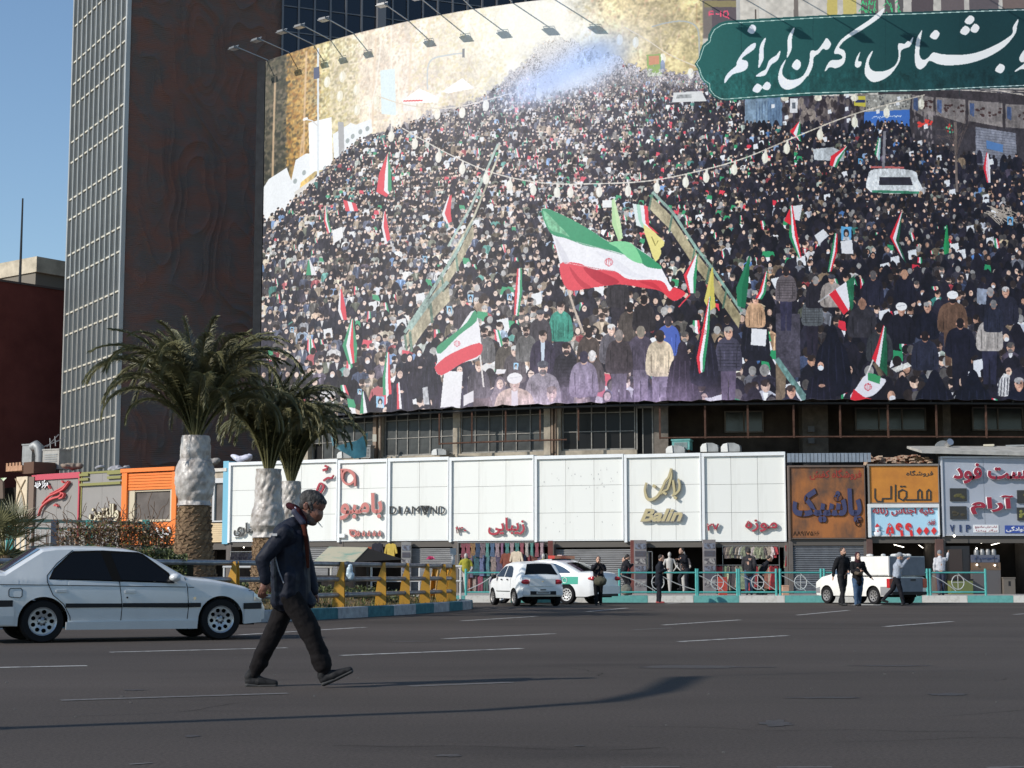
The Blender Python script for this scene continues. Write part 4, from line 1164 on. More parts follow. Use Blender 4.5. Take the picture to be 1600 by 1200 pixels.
n_b=11;bw=PG.L/n_b
H0,H1=5.0,38.0
def loc_in(pl,u,out=0.0):
 x=pl.a.x+pl.d.x*u+pl.d.y*out;y=pl.a.y+pl.d.y*u-pl.d.x*out
 return x-c0[0],y-c0[1]
fmesh=MB().box(-.055,.055,-.16,.06,H0,H1).mesh('mullion',M_ALU)
for i in range(n_b+1):
 x,y=loc_in(PG,i*bw);link('mullion',fmesh,tower,(x,y,0),(0,0,gz),(1.9 if i in(0,n_b)else 1,1,1))
rows=[];ytop=[-38,24,61,98,160,195,258,292,353,391,453,489,551,587,648,684,740,776]
Zr=[at(196,y,TD_).z for y in ytop if y<720]
Zr=[Zr[0]+3.17,Zr[0]+5.2][::-1]+Zr
tm=MB().box(0,PG.L,-.09,.04,-.045,.045).mesh('transom',M_ALU2)
x,y=loc_in(PG,0)
for z in Zr:link('transom',tm,tower,(x,y,z),(0,0,gz))
Zs=sorted(Zr+[H0])
pmesh={}
for i in range(n_b):
 for j in range(len(Zs)-1):
  h=round(Zs[j+1]-Zs[j],2)
  if h not in pmesh:pmesh[h]=MB().box(.03,bw-.03,-.02,.02,0,h).mesh('glass_pane',M_PAN)
  x,y=loc_in(PG,i*bw,0)
  link('glass_pane',pmesh[h],tower,(x,y,Zs[j]),(R(rnd.uniform(-.5,.5)),0,gz+R(rnd.uniform(-.6,.6))))
M_BRK=bpy.data.materials.new('relief_brick');M_BRK.use_nodes=True
n=M_BRK.node_tree.nodes;l=M_BRK.node_tree.links;b=n['Principled BSDF']
tc=n.new('ShaderNodeTexCoord');nz=n.new('ShaderNodeTexNoise');nz.inputs['Scale'].default_value=.55;nz.inputs['Detail'].default_value=7;nz.inputs['Distortion'].default_value=1.6
l.new(tc.outputs['Object'],nz.inputs['Vector'])
rp=n.new('ShaderNodeValToRGB');rp.color_ramp.elements[0].position=.38;rp.color_ramp.elements[1].position=.62
rp.color_ramp.elements[0].color=(.120,.095,.083,1);rp.color_ramp.elements[1].color=(.185,.088,.064,1)
l.new(nz.outputs[0],rp.inputs[0]);l.new(rp.outputs[0],b.inputs['Base Color']);b.inputs['Roughness'].default_value=.85
bk_=n.new('ShaderNodeTexWave');bk_.wave_type='BANDS';bk_.bands_direction='Z';bk_.inputs['Scale'].default_value=3.2;bk_.inputs['Distortion'].default_value=.2
l.new(tc.outputs['Object'],bk_.inputs['Vector']);bp=n.new('ShaderNodeBump');bp.inputs['Distance'].default_value=.012;l.new(bk_.outputs[0],bp.inputs['Height']);l.new(bp.outputs[0],b.inputs['Normal'])
RW,RHt=8.6,H1
nu,nv=300,1000
uu=np.linspace(0,RW,nu)[None,:];zz=np.linspace(0,RHt,nv)[:,None]
rr=np.random.RandomState(11)
def fld(sc_u,sc_z,n_m):
 f_=np.zeros((nv,nu))
 for k in range(n_m):
  a,q=rr.normal(0,1,2);f_+=np.sin(uu*a/sc_u+zz*q/sc_z+rr.uniform(0,6.3))
 return f_/math.sqrt(n_m)
wu=fld(1.1,1.9,14)
ph=4.2*fld(1.25,2.4,16)+1.6*wu+1.1*fld(.5,.9,14)
hgt=(1-np.abs(np.sin(ph*1.1))**.6)+.3*(1-np.abs(np.sin(ph*2.6))**.8)*(wu>0)
edge=np.clip((uu-.55)/.3,0,1)*np.clip((RW-uu-.2)/.3,0,1)
hgt=hgt*.13*edge+(np.floor(zz*3.2)%2)*.010
wall=MB()
vv=np.stack([np.broadcast_to(uu,hgt.shape),-hgt,np.broadcast_to(zz,hgt.shape)],-1).reshape(-1,3)
me=bpy.data.meshes.new('relief_wall');
ia=(np.arange(nv-1)[:,None]*nu+np.arange(nu-1)[None,:]).ravel()
fa_=np.stack([ia,ia+1,ia+nu+1,ia+nu],1)
me.from_pydata(vv.tolist(),[],fa_.tolist());me.materials.append(M_BRK);me.polygons.foreach_set('use_smooth',[True]*len(me.polygons));me.update()
link('relief_wall',me,tower,(0,0,0),(0,0,math.atan2(rgt[1]-c0[1],rgt[0]-c0[0])))
bx=MB();q=[(0,0),(rgt[0]-c0[0],rgt[1]-c0[1]),(rgt[0]-c0[0]-5,rgt[1]-c0[1]+8.5),(lft[0]-c0[0],lft[1]-c0[1])]
cx_=sum(p[0]for p in q)/4;cy_=sum(p[1]for p in q)/4
q=[(cx_+(p[0]-cx_)*.97,cy_+(p[1]-cy_)*.97)for p in q]
for i in range(4):
 a=q[i];b=q[(i+1)%4];bx.quad((a[0],a[1],0),(b[0],b[1],0),(b[0],b[1],H1),(a[0],a[1],H1))
bx.v+=[(p[0],p[1],H1)for p in q];n_=len(bx.v);bx.f.append((n_-4,n_-3,n_-2,n_-1));bx.mi.append(0)
bx.build('core',mat('dark_core',(.03,.035,.04),.6),tower)
# dark glass block behind the top of the billboard
gb=empty('dark_glass_block',(rgt[0],rgt[1],0),math.atan2(.37,.93),'dark blue glass office block rising behind the billboard top','office block')
M_NAVY=mat('navy_glass',(.006,.009,.02),.12,spec=.6);M_MUL=mat('grey_mullion',(.16,.165,.18),.5,.3)
BWD=.90;Z0=19.0
Hs=[1.45*k for k in range(18)]
mm=MB().box(-.05,.05,-.14,.05,0,25).mesh('mullion',M_MUL);mw=MB().box(-.24,.24,-.3,.1,0,25).mesh('column_cover',M_MUL)
pn={}
for i in range(24):
 link('mullion',mm,gb,(i*BWD,0,Z0))
 if i in(6,17):link('column_cover',mw,gb,(i*BWD+.2,-.05,Z0))
 for j in range(len(Hs)-1):
  h=round(Hs[j+1]-Hs[j],2)
  if h not in pn:pn[h]=MB().box(.04,BWD-.04,-.02,.02,.04,h-.04).mesh('glass_pane',M_NAVY)
  link('glass_pane',pn[h],gb,(i*BWD,0,Z0+Hs[j]),(R(rnd.uniform(-.4,.4)),0,R(rnd.uniform(-.4,.4))))
tr=MB().box(0,24*BWD,-.08,.02,-.03,.03).mesh('transom',M_MUL)
for h in Hs:link('transom',tr,gb,(0,0,Z0+h))
MB().box(-.2,24*BWD+.2,.12,9,0,Z0+25).build('core',mat('dark_core',(.03,.035,.04)),gb)
# low red brick building at the left edge
P1=Plane(PY(-260,88),PY(112,99))
rb=empty('red_brick_hall',(P1.a.x,P1.a.y,0),P1.rz,'plain dark red brick building left of the tower','building')
M_RED=mat('dark_red_brick',(.16,.045,.035),.9,var=.25,scale=.5,detail=8,bump=.008,bscale=9)
_,zt=P1.uz(50,447)
MB().box(-2,P1.L+4,0,10,0,zt).build('wall',M_RED,rb)
MB().box(-2,P1.L+4,-.06,10,zt,zt+.12).build('coping',mat('coping',(.12,.09,.08),.8),rb)
c=at(78,425,103)
sl_=empty('roof_slab',(c.x,103,c.z-.6),R(52),'pale concrete slab roof jutting out between the brick hall and the tower','roof slab')
M_CONC=mat('pale_concrete',(.50,.44,.34),.85,var=.25,scale=1.5,detail=7,bump=.01)
MB().box(-2.6,3.0,-2.2,4.0,0,.95).build('slab',M_CONC,sl_);MB().box(-2.5,2.9,-2.0,3.8,-5,-.002).build('support_wall',mat('shadow_concrete',(.2,.18,.15),.9),sl_)
c=at(31,443,97);t=at(29.5,310,97)
am=empty('antenna_mast',(c.x,97,c.z-.6),0,'thin dark antenna mast standing on the brick hall roof','antenna mast')
MB().tube([(0,0,0),(0,0,t.z-c.z+.6)],[.09,.05],6).build('mast',M_BLK,am)
# building carrying the board: window band
FP=[(px,float(np.interp(azx(px,660),BAZ,BX)),float(np.interp(azx(px,660),BAZ,BY)))for px in(470,490,595,716,863,1032)]
office=empty('corner_office_building',(0,70,0),0,'grimy concrete corner building whose window band shows under the billboard','building')
M_FRM=mat('white_window_frame',(.22,.21,.19),.6,var=.3,scale=5);M_SILL=mat('stained_concrete',(.34,.30,.24),.9,var=.35,scale=2,detail=8,bump=.01)
M_COL=mat('brown_concrete',(.22,.165,.125),.9,var=.35,scale=2.2,detail=8,bump=.01)
M_GLS=mat('dusty_window_glass',(.075,.08,.078),.35,scale=1.6,detail=5,col2=(.025,.027,.028),thr=(.3,.7),spec=.25)
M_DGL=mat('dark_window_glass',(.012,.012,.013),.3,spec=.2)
def wp(px,back=1.35):
 a=azx(px,670);i=np.interp(a,BAZ,np.arange(len(BX)))
 x=float(np.interp(i,np.arange(len(BX)),BX));y=float(np.interp(a,BAZ,BY))
 r_=1+back/y
 return(x*r_,y*r_)
segs=[(490,587,6,650),(603,709,6,642),(722,851,6,637),(880,992,5,634)]
ZS,ZH=6.2,8.6
for a_,b_,nc,_ in segs:
 pl=Plane(wp(a_),wp(b_));seg=link('window',None,office,(pl.a.x,pl.a.y-70,0),(0,0,pl.rz))
 W=pl.L
 fm=MB()
 fm.box(0,W,-.05,.05,ZS,ZS+.07);fm.box(0,W,-.05,.05,ZH-.07,ZH)
 for r_ in(1,2):z=ZS+(ZH-ZS)*r_/3;fm.box(0,W,-.045,.045,z-.018,z+.018)
 for c_ in range(nc+1):u=W*c_/nc;fm.box(u-.02,u+.02,-.055,.055,ZS+.002,ZH-.002)
 fm.build('frame',M_FRM,seg)
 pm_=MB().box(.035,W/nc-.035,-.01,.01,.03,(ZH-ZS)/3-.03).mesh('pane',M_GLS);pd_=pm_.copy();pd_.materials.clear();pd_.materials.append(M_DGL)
 for c_ in range(nc):
  for r_ in range(3):
   op=(a_==490 and c_==0 and r_==0)
   if op:continue
   link('pane',pd_ if(a_==880 or r_==2)else pm_,seg,(W*c_/nc,0,ZS+(ZH-ZS)*r_/3),(R(rnd.uniform(-.8,.8)),0,R(rnd.uniform(-.8,.8))))  # darker glass in the top row paints in the billboard's shadow
 MB().box(-.1,W+.1,-.16,.2,ZS-.22,ZS-.003).build('sill',M_SILL,office,loc=(pl.a.x,pl.a.y-70,0),rot=(0,0,pl.rz))
 MB().box(-.05,W+.05,.12,.3,ZS-.6,ZH+.4).build('dark_lining',mat('dark_lining',(.02,.02,.02),.9),office,loc=(pl.a.x,pl.a.y-70,0),rot=(0,0,pl.rz))
def column(p0,p1,material,z0=5.0,z1=8.9,out=.25,lb=None):
 pl=Plane(wp(p0),wp(p1));o=MB().box(0,pl.L,-out,.35,z0,z1).build('column',material,office,loc=(pl.a.x,pl.a.y-70,0),rot=(0,0,pl.rz))
 return o
column(468,489,M_SILL,out=.3);column(588,593,M_COL);column(596,601,M_SILL,out=.2);column(710,721,M_SILL,out=.12);column(852,862,M_SILL,out=.22);column(864,867,M_COL,out=.3);column(870,878,M_SILL,out=.2)
pl=Plane(wp(994),wp(1021));dr=link('balcony_door',None,office,(pl.a.x,pl.a.y-70,0),(0,0,pl.rz))
d_=MB();W=pl.L
for x0,x1 in((0,.06),(W-.06,W),(W*.36,W*.42)):d_.box(x0,x1,-.04,.04,5.6,7.95)
d_.box(0,W,-.04,.04,7.95,8.03);d_.build('frame',M_FRM,dr);MB().box(W*.42,W-.06,-.01,.01,5.6,7.95).build('pane',M_DGL,dr);MB().box(0,W,.1,.25,5.5,8.9).build('dark_lining',mat('dark_lining',(.02,.02,.02)),dr)
column(1022,1044,mat('grey_render',(.16,.14,.12),.9,var=.3),out=.1)
M_DKW=mat('dark_brown_wall',(.055,.045,.038),.9,var=.4,scale=1.2,detail=7)  # dark brown, uneven in tone
pr=Plane(wp(1044,3.6),wp(1760,3.6));wr=MB()
pts=[wp(q,3.6)for q in range(1040,1761,60)]
for i in range(len(pts)-1):wr.quad((pts[i][0],pts[i][1]-70,4),(pts[i+1][0],pts[i+1][1]-70,4),(pts[i+1][0],pts[i+1][1]-70,9.4),(pts[i][0],pts[i][1]-70,9.4))
wr.build('recessed_wall',M_DKW,office)
cl=MB();pts2=[wp(q,.5)for q in range(1040,1761,60)]
for i in range(len(pts)-1):cl.quad((pts2[i][0],pts2[i][1]-70,8.75),(pts2[i+1][0],pts2[i+1][1]-70,8.75),(pts[i+1][0],pts[i+1][1]-70,8.75),(pts[i][0],pts[i][1]-70,8.75))
cl.build('soffit',M_DKW,office)
for p0,p1,bk2,mt in((1254,1294,2.2,mat('grey_brown_render',(.10,.085,.07),.9,var=.3)),(1474,1486,2.4,mat('grey_brown_render',(.10,.085,.07)))):
 pl=Plane(wp(p0,bk2),wp(p1,bk2));MB().box(0,pl.L,0,1.2,4,8.74).build('column',mt,office,loc=(pl.a.x,pl.a.y-70,0),rot=(0,0,pl.rz))
for p0,p1,y0,y1,nc in((1133,1192,642,676,2),(1337,1446,637,673,3),(1520,1598,636,673,2)):
 pl=Plane(wp(p0,3.5),wp(p1,3.5));u0,u1,z0,z1=pl.box(p0,y0,p1,y1)
 sg=link('window',None,office,(pl.a.x,pl.a.y-70,0),(0,0,pl.rz));fm=MB();W=u1-u0
 fm.box(0,W,-.06,.06,z0,z0+.06);fm.box(0,W,-.06,.06,z1-.06,z1)
 for c_ in range(nc+1):u=W*c_/nc;fm.box(u-.03,u+.03,-.06,.06,z0+.001,z1-.001)
 fm.build('frame',mat('dim_window_frame',(.13,.12,.11),.7),sg)
 pm_=MB().box(.04,W/nc-.04,-.01,.01,z0+.06,z1-.06).mesh('pane',mat('smoky_glass',(.035,.045,.05),.15))
 for c_ in range(nc):link('pane',pm_,sg,(W*c_/nc,0,0))
for y0 in(666,684):
 pl=Plane(wp(1254,2.1),wp(1294,2.1));u0,u1,z0,z1=pl.box(1262,y0,1272,y0+9);MB().box(u0,u1,-.12,0,z0,z1).build('meter_box',mat('meter_box',(.09,.085,.08),.6),office,loc=(pl.a.x,pl.a.y-70,0),rot=(0,0,pl.rz))
for px in(594.5,868.5):
 x,y=wp(px,1.0);MB().tube([(x,y-70,5),(x,y-70,8.9)],.05,8).build('downpipe',M_COL,office)
up=MB()
for i in range(0,NX-3,3):
 j=min(i+3,NX-1);f0=1+2.4/BY[i];f1=1+2.4/BY[j]
 up.quad((BX[i]*f0,BY[i]*f0-70,8.95),(BX[j]*f1,BY[j]*f1-70,8.95),(BX[j]*f1,BY[j]*f1-70,24),(BX[i]*f0,BY[i]*f0-70,24))
up.build('upper_wall',M_SILL,office)
# row of shop signs
NODES=[(-70,88.5),(48,83.6),(126,81.0),(192,78.9),(278,77.0),(358,75.4),(530,73.0),(607,71.9),(703,70.8),(836,69.2),(976,67.9),(1097,66.9),(1229,66.1),(1356,65.9),(1469,65.8),(1680,65.8)]
NX_=[n_[0]for n_ in NODES];NY_=[n_[1]for n_ in NODES]
def shop_plane(p0,p1,out=0.0):
 Y0=float(np.interp(p0,NX_,NY_));Y1=float(np.interp(p1,NX_,NY_))
 return Plane((azx(p0,790)*(Y0-out),Y0-out),(azx(p1,790)*(Y1-out),Y1-out))
M_WSIGN=mat('white_composite_panel',(.715,.72,.68),.38,scale=.8,detail=6,col2=(.62,.62,.575),stretch=(2.2,1,.16),thr=(.32,.5))
M_WFRM=mat('white_sign_frame',(.72,.74,.74),.4,var=.06,scale=2)
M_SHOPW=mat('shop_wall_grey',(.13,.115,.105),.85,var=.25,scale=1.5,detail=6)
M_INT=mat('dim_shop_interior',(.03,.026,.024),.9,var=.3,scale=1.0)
M_SHUT=mat('roller_shutter_grey',(.22,.22,.22),.5,.2,var=.2,scale=1.2,stretch=(1,1,4))
def sign_frame(name,pl,x0,y0,x1,y1,label,cat='shop sign',thick=.32,grid=(3,3),face=None,frame=None,fw=.14,grp=None,bez=.09):
 """box sign: raised frame, recessed face panels with joints"""
 face=face or M_WSIGN;frame=frame or M_WFRM
 root=empty(name,(pl.a.x,pl.a.y,0),pl.rz,label,cat,grp)
 u0,u1,z0,z1=pl.box(x0,y0,x1,y1)
 if frame is not False:
  f=MB();f.box(u0,u1,-bez,thick,z1-fw,z1);f.box(u0,u1,-.012,thick,z0,z0+.04)
  f.box(u0,u0+fw*.8,-bez,thick,z0-.04,z1-fw-.002);f.box(u1-fw*.35,u1,-bez,thick,z0+.042,z1-fw-.002)
  f.build('frame',frame,root)
  a0,a1,b0,b1=u0+fw*.8,u1-fw*.35,z0+.04,z1-fw
 else:a0,a1,b0,b1=u0,u1,z0,z1
 nc,nr=grid
 W=(a1-a0)/nc;Hh=(b1-b0)/nr
 pm_=MB().box(.006,W-.006,0,.05,.006,Hh-.006).mesh('panel',face)
 for c_ in range(nc):
  for r_ in range(nr):link('panel',pm_,root,(a0+W*c_,rnd.uniform(0,.004),b0+Hh*r_))
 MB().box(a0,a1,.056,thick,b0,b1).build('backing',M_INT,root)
 return root
def put_text(root,pl,s,x0,y0,x1,y1,material,depth=.09,off=.06,bold=.02,shear=0,trim=None):
 u0,u1,z0,z1=pl.box(x0,y0,x1,y1)
 o=link('lettering',text_mesh(s,u0,u1,z0,z1,-off-depth,-off,material,bold,shear),root)
 if trim:
  w_=.014
  link('letter_outline',text_mesh(s,u0-w_,u1+w_,z0-w_,z1+w_,-off-depth+.012,-off+.001,trim,bold+.014,shear),o)
 return o
def stroke3(root,pl,P,w,material,depth=.08,off=.06,name='lettering',trim=None,closed=False,n=5,parent=None):
 """thick brush stroke traced in photo pixels, standing proud of the sign face"""
 P=spline(P,n,closed)if len(P)>2 else np.array(P,float)
 ws=np.interp(np.linspace(0,1,len(P)),np.linspace(0,1,len(w)),w)if isinstance(w,(list,tuple))else np.full(len(P),w)
 U=np.array([pl.uz(p[0],p[1])for p in P])
 mb=parent or MB()
 for i in range(len(U)-1):
  a,b=U[i],U[i+1];d=(b-a);L=np.hypot(*d)
  if L<1e-5:continue
  d/=L;nn_=np.array([-d[1],d[0]]);wa,wb=ws[i]*.0135,ws[i+1]*.0135
  e=d*min(wa,.02)
  q=[a-e+nn_*wa,b+e+nn_*wb,b+e-nn_*wb,a-e-nn_*wa]
  mb.prism([tuple(v)for v in q],-off-depth-i*.0004,-off)
 if parent is None:
  return mb.build(name,material,root)
 return mb
M_LRED=mat('sign_red',(.36,.03,.05),.35);M_LPINK=mat('sign_rose',(.50,.17,.15),.35);M_LBLK=mat('sign_black',(.035,.035,.035),.35);M_LGOLD=mat('sign_gold',(.50,.42,.24),.35,.3)
M_LTRIM=mat('letter_side_pale',(.50,.47,.44),.5);M_LGREY=mat('letter_side_grey',(.25,.25,.25),.5)
pl=shop_plane(358,530);S=sign_frame('shop_sign',pl,358,720,528,846,'white shop sign behind the palms, red calligraphy climbing at its right end',grid=(3,3),thick=.5)
MB().box(-.32,-.02,-.05,.5,2.35,6.1).build('blue_edge',mat('sky_blue_trim',(.16,.42,.55),.5),S)
put_text(S,pl,'ساری',368,817,402,838,M_LBLK,trim=M_LTRIM)
t=link('tag_plate',None,S);pb=pl.box(366,835,375,839);MB().box(pb[0],pb[1],-.14,-.06,pb[2],pb[3]).build('plate',M_WFRM,t);
mbk=MB()
for Pth,w in[([(470,800),(488,783),(496,770),(502,756),(508,760),(503,770),(497,768)],[2,3.2,3.5,3,3.2,2.6,2]),([(508,751),(514,747),(520,747),(523,743)],[3,3,2.6,1.6]),([(507,735),(513,733)],3.6),([(510,728),(514,730)],3.2),([(458,812),(474,797)],[2,3])]:
 stroke3(S,pl,Pth,w,M_LRED,parent=mbk)
mbk.build('lettering',M_LRED,S)
pl=shop_plane(530,607);S=sign_frame('shop_sign',pl,529,718,606,845.5,'white shop sign with rose pink Persian lettering and a round logo above',grid=(2,3))
put_text(S,pl,'بامبو',534,771,600,812,M_LPINK,trim=M_LTRIM,bold=.03)
mbk=MB()
stroke3(S,pl,[(536,735),(538,750),(546,757),(555,752),(556,742),(548,735),(540,738),(538,747)],[2.6,3.6,3.4,3.2,3.2,3,2.6,2],M_LPINK,parent=mbk);stroke3(S,pl,[(534,734),(546,735),(556,745),(557,759)],[2,3.6,3.6,3],M_LPINK,parent=mbk)
mbk.build('round_logo',M_LPINK,S)
put_text(S,pl,'ه ه ه ه ه',560,829,598,838,M_LPINK,trim=M_LTRIM,bold=.03)
mbk=MB();stroke3(S,pl,[(549,828),(550,835),(555,838),(559,834),(556,829),(550,829)],2.6,M_LPINK,parent=mbk);mbk.build('small_logo',M_LPINK,S)
pb=pl.box(531,834,541,840);MB().box(pb[0],pb[1],-.15,-.06,pb[2],pb[3]).build('tag_plate',M_WFRM,S)
pl=shop_plane(607,703);S=sign_frame('shop_sign',pl,607,715,702,845,'white shop sign with black serif lettering spelling a jewel word',grid=(2,3))
for k,ch in enumerate('DIAM'):put_text(S,pl,ch,(610,624,632,645)[k],791,(620,627,642,657)[k],803,M_LBLK,bold=-.004,depth=.045,off=.052)
mbk=MB();stroke3(S,pl,[(660,791),(665.5,804),(671,791)],1.5,M_LBLK,parent=mbk,n=1);stroke3(S,pl,[(659,791),(672,791)],1.6,M_LBLK,parent=mbk);stroke3(S,pl,[(662,791),(665.5,797),(669,791)],1.4,M_LBLK,parent=mbk,n=1);mbk.build('lettering',M_LBLK,S)
for k,ch in enumerate('ND'):put_text(S,pl,ch,(674,687)[k],791,(684,696)[k],803,M_LBLK,bold=-.004,depth=.045,off=.052)
pl=shop_plane(703,836);S=sign_frame('shop_sign',pl,703,713,835,845,'white shop sign with the number thirty and red lettering low down',grid=(3,3))
put_text(S,pl,'۳۰',714,822,731,833,M_LRED,trim=M_LTRIM);put_text(S,pl,'زیبایی',765,809,822,836,M_LRED,trim=M_LTRIM)
pl=shop_plane(836,976);S=sign_frame('shop_sign',pl,836,711,975,845,'blank white shop sign with faint scuff marks and no lettering',grid=(3,3))
sc=MB();
for k in range(46):
 px,py=rnd.uniform(848,965),rnd.choice([rnd.uniform(730,770),rnd.uniform(740,765),rnd.uniform(780,835)]);u,z=pl.uz(px,py);r_=rnd.uniform(.008,.025);sc.box(u-r_,u+r_*.6,-.003,-.001,z-r_*rnd.uniform(.5,2.5),z+r_)
sc.build('scuffs',mat('scuff',(.45,.45,.44),.8),S)
pl=shop_plane(976,1097);S=sign_frame('shop_sign',pl,976,709,1096,845.5,'white shop sign with gold script in Persian above Latin letters',grid=(3,3))
mbk=MB()
for Pth,w in[([(1011,755),(1009,766),(1012,778),(1018,781),(1028,776),(1036,763),(1041,752),(1046,746),(1050,733)],[2.4,3.2,4.2,4.4,4,3.2,3,3.2,3]),([(1050,733),(1050,745),(1047,757),(1044,765)],[2.8,3.4,3.4,2.4]),([(1044,765),(1036,769),(1034,772)],[2.6,2.6,2.4]),([(1053,751),(1054,760),(1055,770),(1052,775)],[2.8,3.6,3.4,2.6]),([(1061,749),(1063,757),(1062,766),(1056,773)],[2.4,3.2,3.6,2.6]),([(1022,759),(1025,761)],4.4),([(1055,777),(1058,779)],4),([(1038,770),(1042,772)],3.6)]:
 stroke3(S,pl,Pth,w,M_LGOLD,parent=mbk,depth=.12)
mbk.build('lettering',M_LGOLD,S)
put_text(S,pl,'Balin',1002,795,1068,815,M_LGOLD,trim=M_LTRIM,shear=.35,bold=.03,depth=.12)
pl=shop_plane(1097,1229);S=sign_frame('shop_sign',pl,1097,707,1228,846.5,'white shop sign at the right end of the row, number twenty-seven',grid=(3,3))
put_text(S,pl,'۲۷',1105,818,1124,829,M_LRED,trim=M_LTRIM);put_text(S,pl,'موزه',1165,812,1215,831,M_LRED,trim=M_LTRIM)
pl=shop_plane(1231,1353,.35)
M_RUS=mat('rusty_sign_sheet',(.36,.13,.035),.75,scale=1.1,detail=9,col2=(.10,.055,.035),thr=(.38,.6),stretch=(1,1,.55),bump=.004)
S=sign_frame('shop_sign',pl,1232,727,1352,842,'rust brown faded sheet sign with big dark blue Persian lettering',grid=(1,1),face=M_RUS,frame=mat('rusty_trim',(.16,.12,.10),.7,.3),fw=.07,bez=.05)
put_text(S,pl,'فروشگاه کفش',1265,733,1346,750,mat('faded_red_paint',(.30,.035,.02),.7),depth=.006,off=.0)
put_text(S,pl,'پاشیک',1238,763,1346,822,mat('dull_blue_letter',(.045,.05,.12),.6),trim=mat('rust_letter_edge',(.16,.07,.04),.8),depth=.05,off=0,bold=.04)
put_text(S,pl,'۸۸۹۱۷۵۶۶',1239,830,1280,837,mat('dark_brown_paint',(.05,.03,.02),.8),depth=.006,off=0)
pk=MB();u0,u1,z0,z1=pl.box(1230,708,1361,722)
M_CORR=mat('corrugated_sheet_grey',(.27,.31,.36),.5,.3,var=.15)
n_c=22
for k in range(n_c):
 a_=u0+(u1-u0)*k/n_c;w_=(u1-u0)/n_c
 pk.box(a_+.01,a_+w_-.01,-.02 if k%2 else.0,.08,z0,z1)
tagp(pk.build('parapet_sheeting',M_CORR,loc=(pl.a.x,pl.a.y,0),rot=(0,0,pl.rz)),'grey-blue corrugated metal strip above the rust brown sign','metal sheeting')
pl=shop_plane(1356,1468,.35)
S=sign_frame('shop_sign',pl,1356,725,1467,787,'orange shop sign with black stylised Persian lettering',grid=(1,1),face=mat('orange_sheet',(.62,.25,.035),.6,scale=1.5,col2=(.45,.17,.03),detail=6),frame=mat('grey_trim',(.22,.2,.18),.6),fw=.07,bez=.05)
put_text(S,pl,'فروشگاه',1416,735,1458,745,M_LBLK,depth=.006,off=0)
mbk=MB()
for Pth in[[(1367,764),(1367,778),(1370,783),(1378,784),(1379,779),(1392,779),(1392,760)],[(1399,758),(1399,783)],[(1379,784),(1379,780)],[(1404,778),(1404,768),(1410,765),(1416,768),(1416,776),(1411,782),(1404,778)],[(1416,781),(1436,781)],[(1434,781),(1434,768),(1437,765),(1440,768),(1440,778)],[(1448,781),(1448,768),(1451,765),(1454,768),(1454,781),(1430,781)],[(1407,760),(1409,760)],[(1412,760),(1414,760)]]:
 stroke3(S,pl,Pth,2.0,M_LBLK,parent=mbk,depth=.02,off=0,n=1)
mbk.build('lettering',M_LBLK,S)
M_SKY=mat('pale_blue_banner',(.42,.66,.80),.5,bump=.02,bscale=1.4,scale=1)
S=sign_frame('price_banner',pl,1356,787.5,1467.5,838,'pale blue cloth banner with red price and a snowman in a red hat','banner',grid=(1,1),face=M_SKY,frame=False)
put_text(S,pl,'کلیه اجناس زنانه',1363,791,1460,806,M_LRED,trim=mat('white_print',(.8,.8,.8),.6),depth=.006,off=.03,bold=.03)
put_text(S,pl,'فقط',1448,811,1461,820,M_LRED,depth=.006,off=.03,bold=.03)
M_BRED=mat('bright_red_print',(.68,.035,.035),.5)
for k,ch in enumerate('۵۹۹'):put_text(S,pl,ch,1384+k*15,817,1396.5+k*15,838,M_BRED,depth=.006,off=.03,bold=.05)
dm=MB()
for cx in(1436,1447,1459):
 P=[pl.uz(cx,823),pl.uz(cx+4.6,829.5),pl.uz(cx,836),pl.uz(cx-4.6,829.5)];dm.prism(P,-.036,-.03)
dm.build('price_zero',M_BRED,S)
sm_=MB();u,z=pl.uz(1371,832);sm_.ell((u,-.03,z-.03),(.14,.03,.13));sm_.ell((u,-.035,z+.16),(.09,.03,.09));sn=sm_.build('snowman_print',mat('snowman_white',(.8,.82,.86),.7),S,smooth=60)
sh=MB();sh.prism([(u-.12,z+.2),(u+.09,z+.24),(u-.02,z+.36)],-.075,-.068);sh.box(u-.03,u+.03,-.07,-.066,z+.03,z+.07);sh.build('hat_print',M_BRED,sn)
MB().beam((u-.22,-.04,z+.02),(u+.2,-.04,z+.09),.015).build('arm_print',M_LBLK,sn)
pl=shop_plane(1470,1680,.35)
M_GREYS=mat('cool_grey_sign_face',(.36,.39,.45),.35,var=.08,scale=.8)
S=sign_frame('shop_sign',pl,1471,713,1668,837,'cool grey fast food sign with dark red Persian letters and food pictures',grid=(3,1),face=M_GREYS,frame=mat('cool_grey_sign_frame',(.5,.52,.56),.4),fw=.08,bez=.05)
M_DRED=mat('dark_red_letter',(.30,.02,.045),.35)
put_text(S,pl,'فست فود',1488,724,1618,756,M_DRED,trim=mat('white_letter_edge',(.8,.8,.8),.5),bold=.035)
put_text(S,pl,'آرام',1515,774,1583,804,M_DRED,trim=mat('white_letter_edge',(.8,.8,.8)),bold=.035)
for x0,y0,c1 in((1484,763,(.10,.09,.03)),(1484,791,(.06,.05,.03)),(1589,766,(.12,.10,.02)),(1589,793,(.22,.22,.05))):
 pb=pl.box(x0,y0,x0+26,y0+20);fr_=MB().box(pb[0],pb[1],-.06,0,pb[2],pb[3]).build('food_picture',M_LBLK,S)
 fd=MB()
 for k in range(7):fd.ell((rnd.uniform(pb[0]+.12,pb[1]-.12),-.062,rnd.uniform(pb[2]+.12,pb[3]-.15)),(rnd.uniform(.05,.11),.01,rnd.uniform(.03,.07)),n=8,m=5)
 fd.build('food_print',mat('food_%d'%x0+str(y0),c1,.5),fr_)
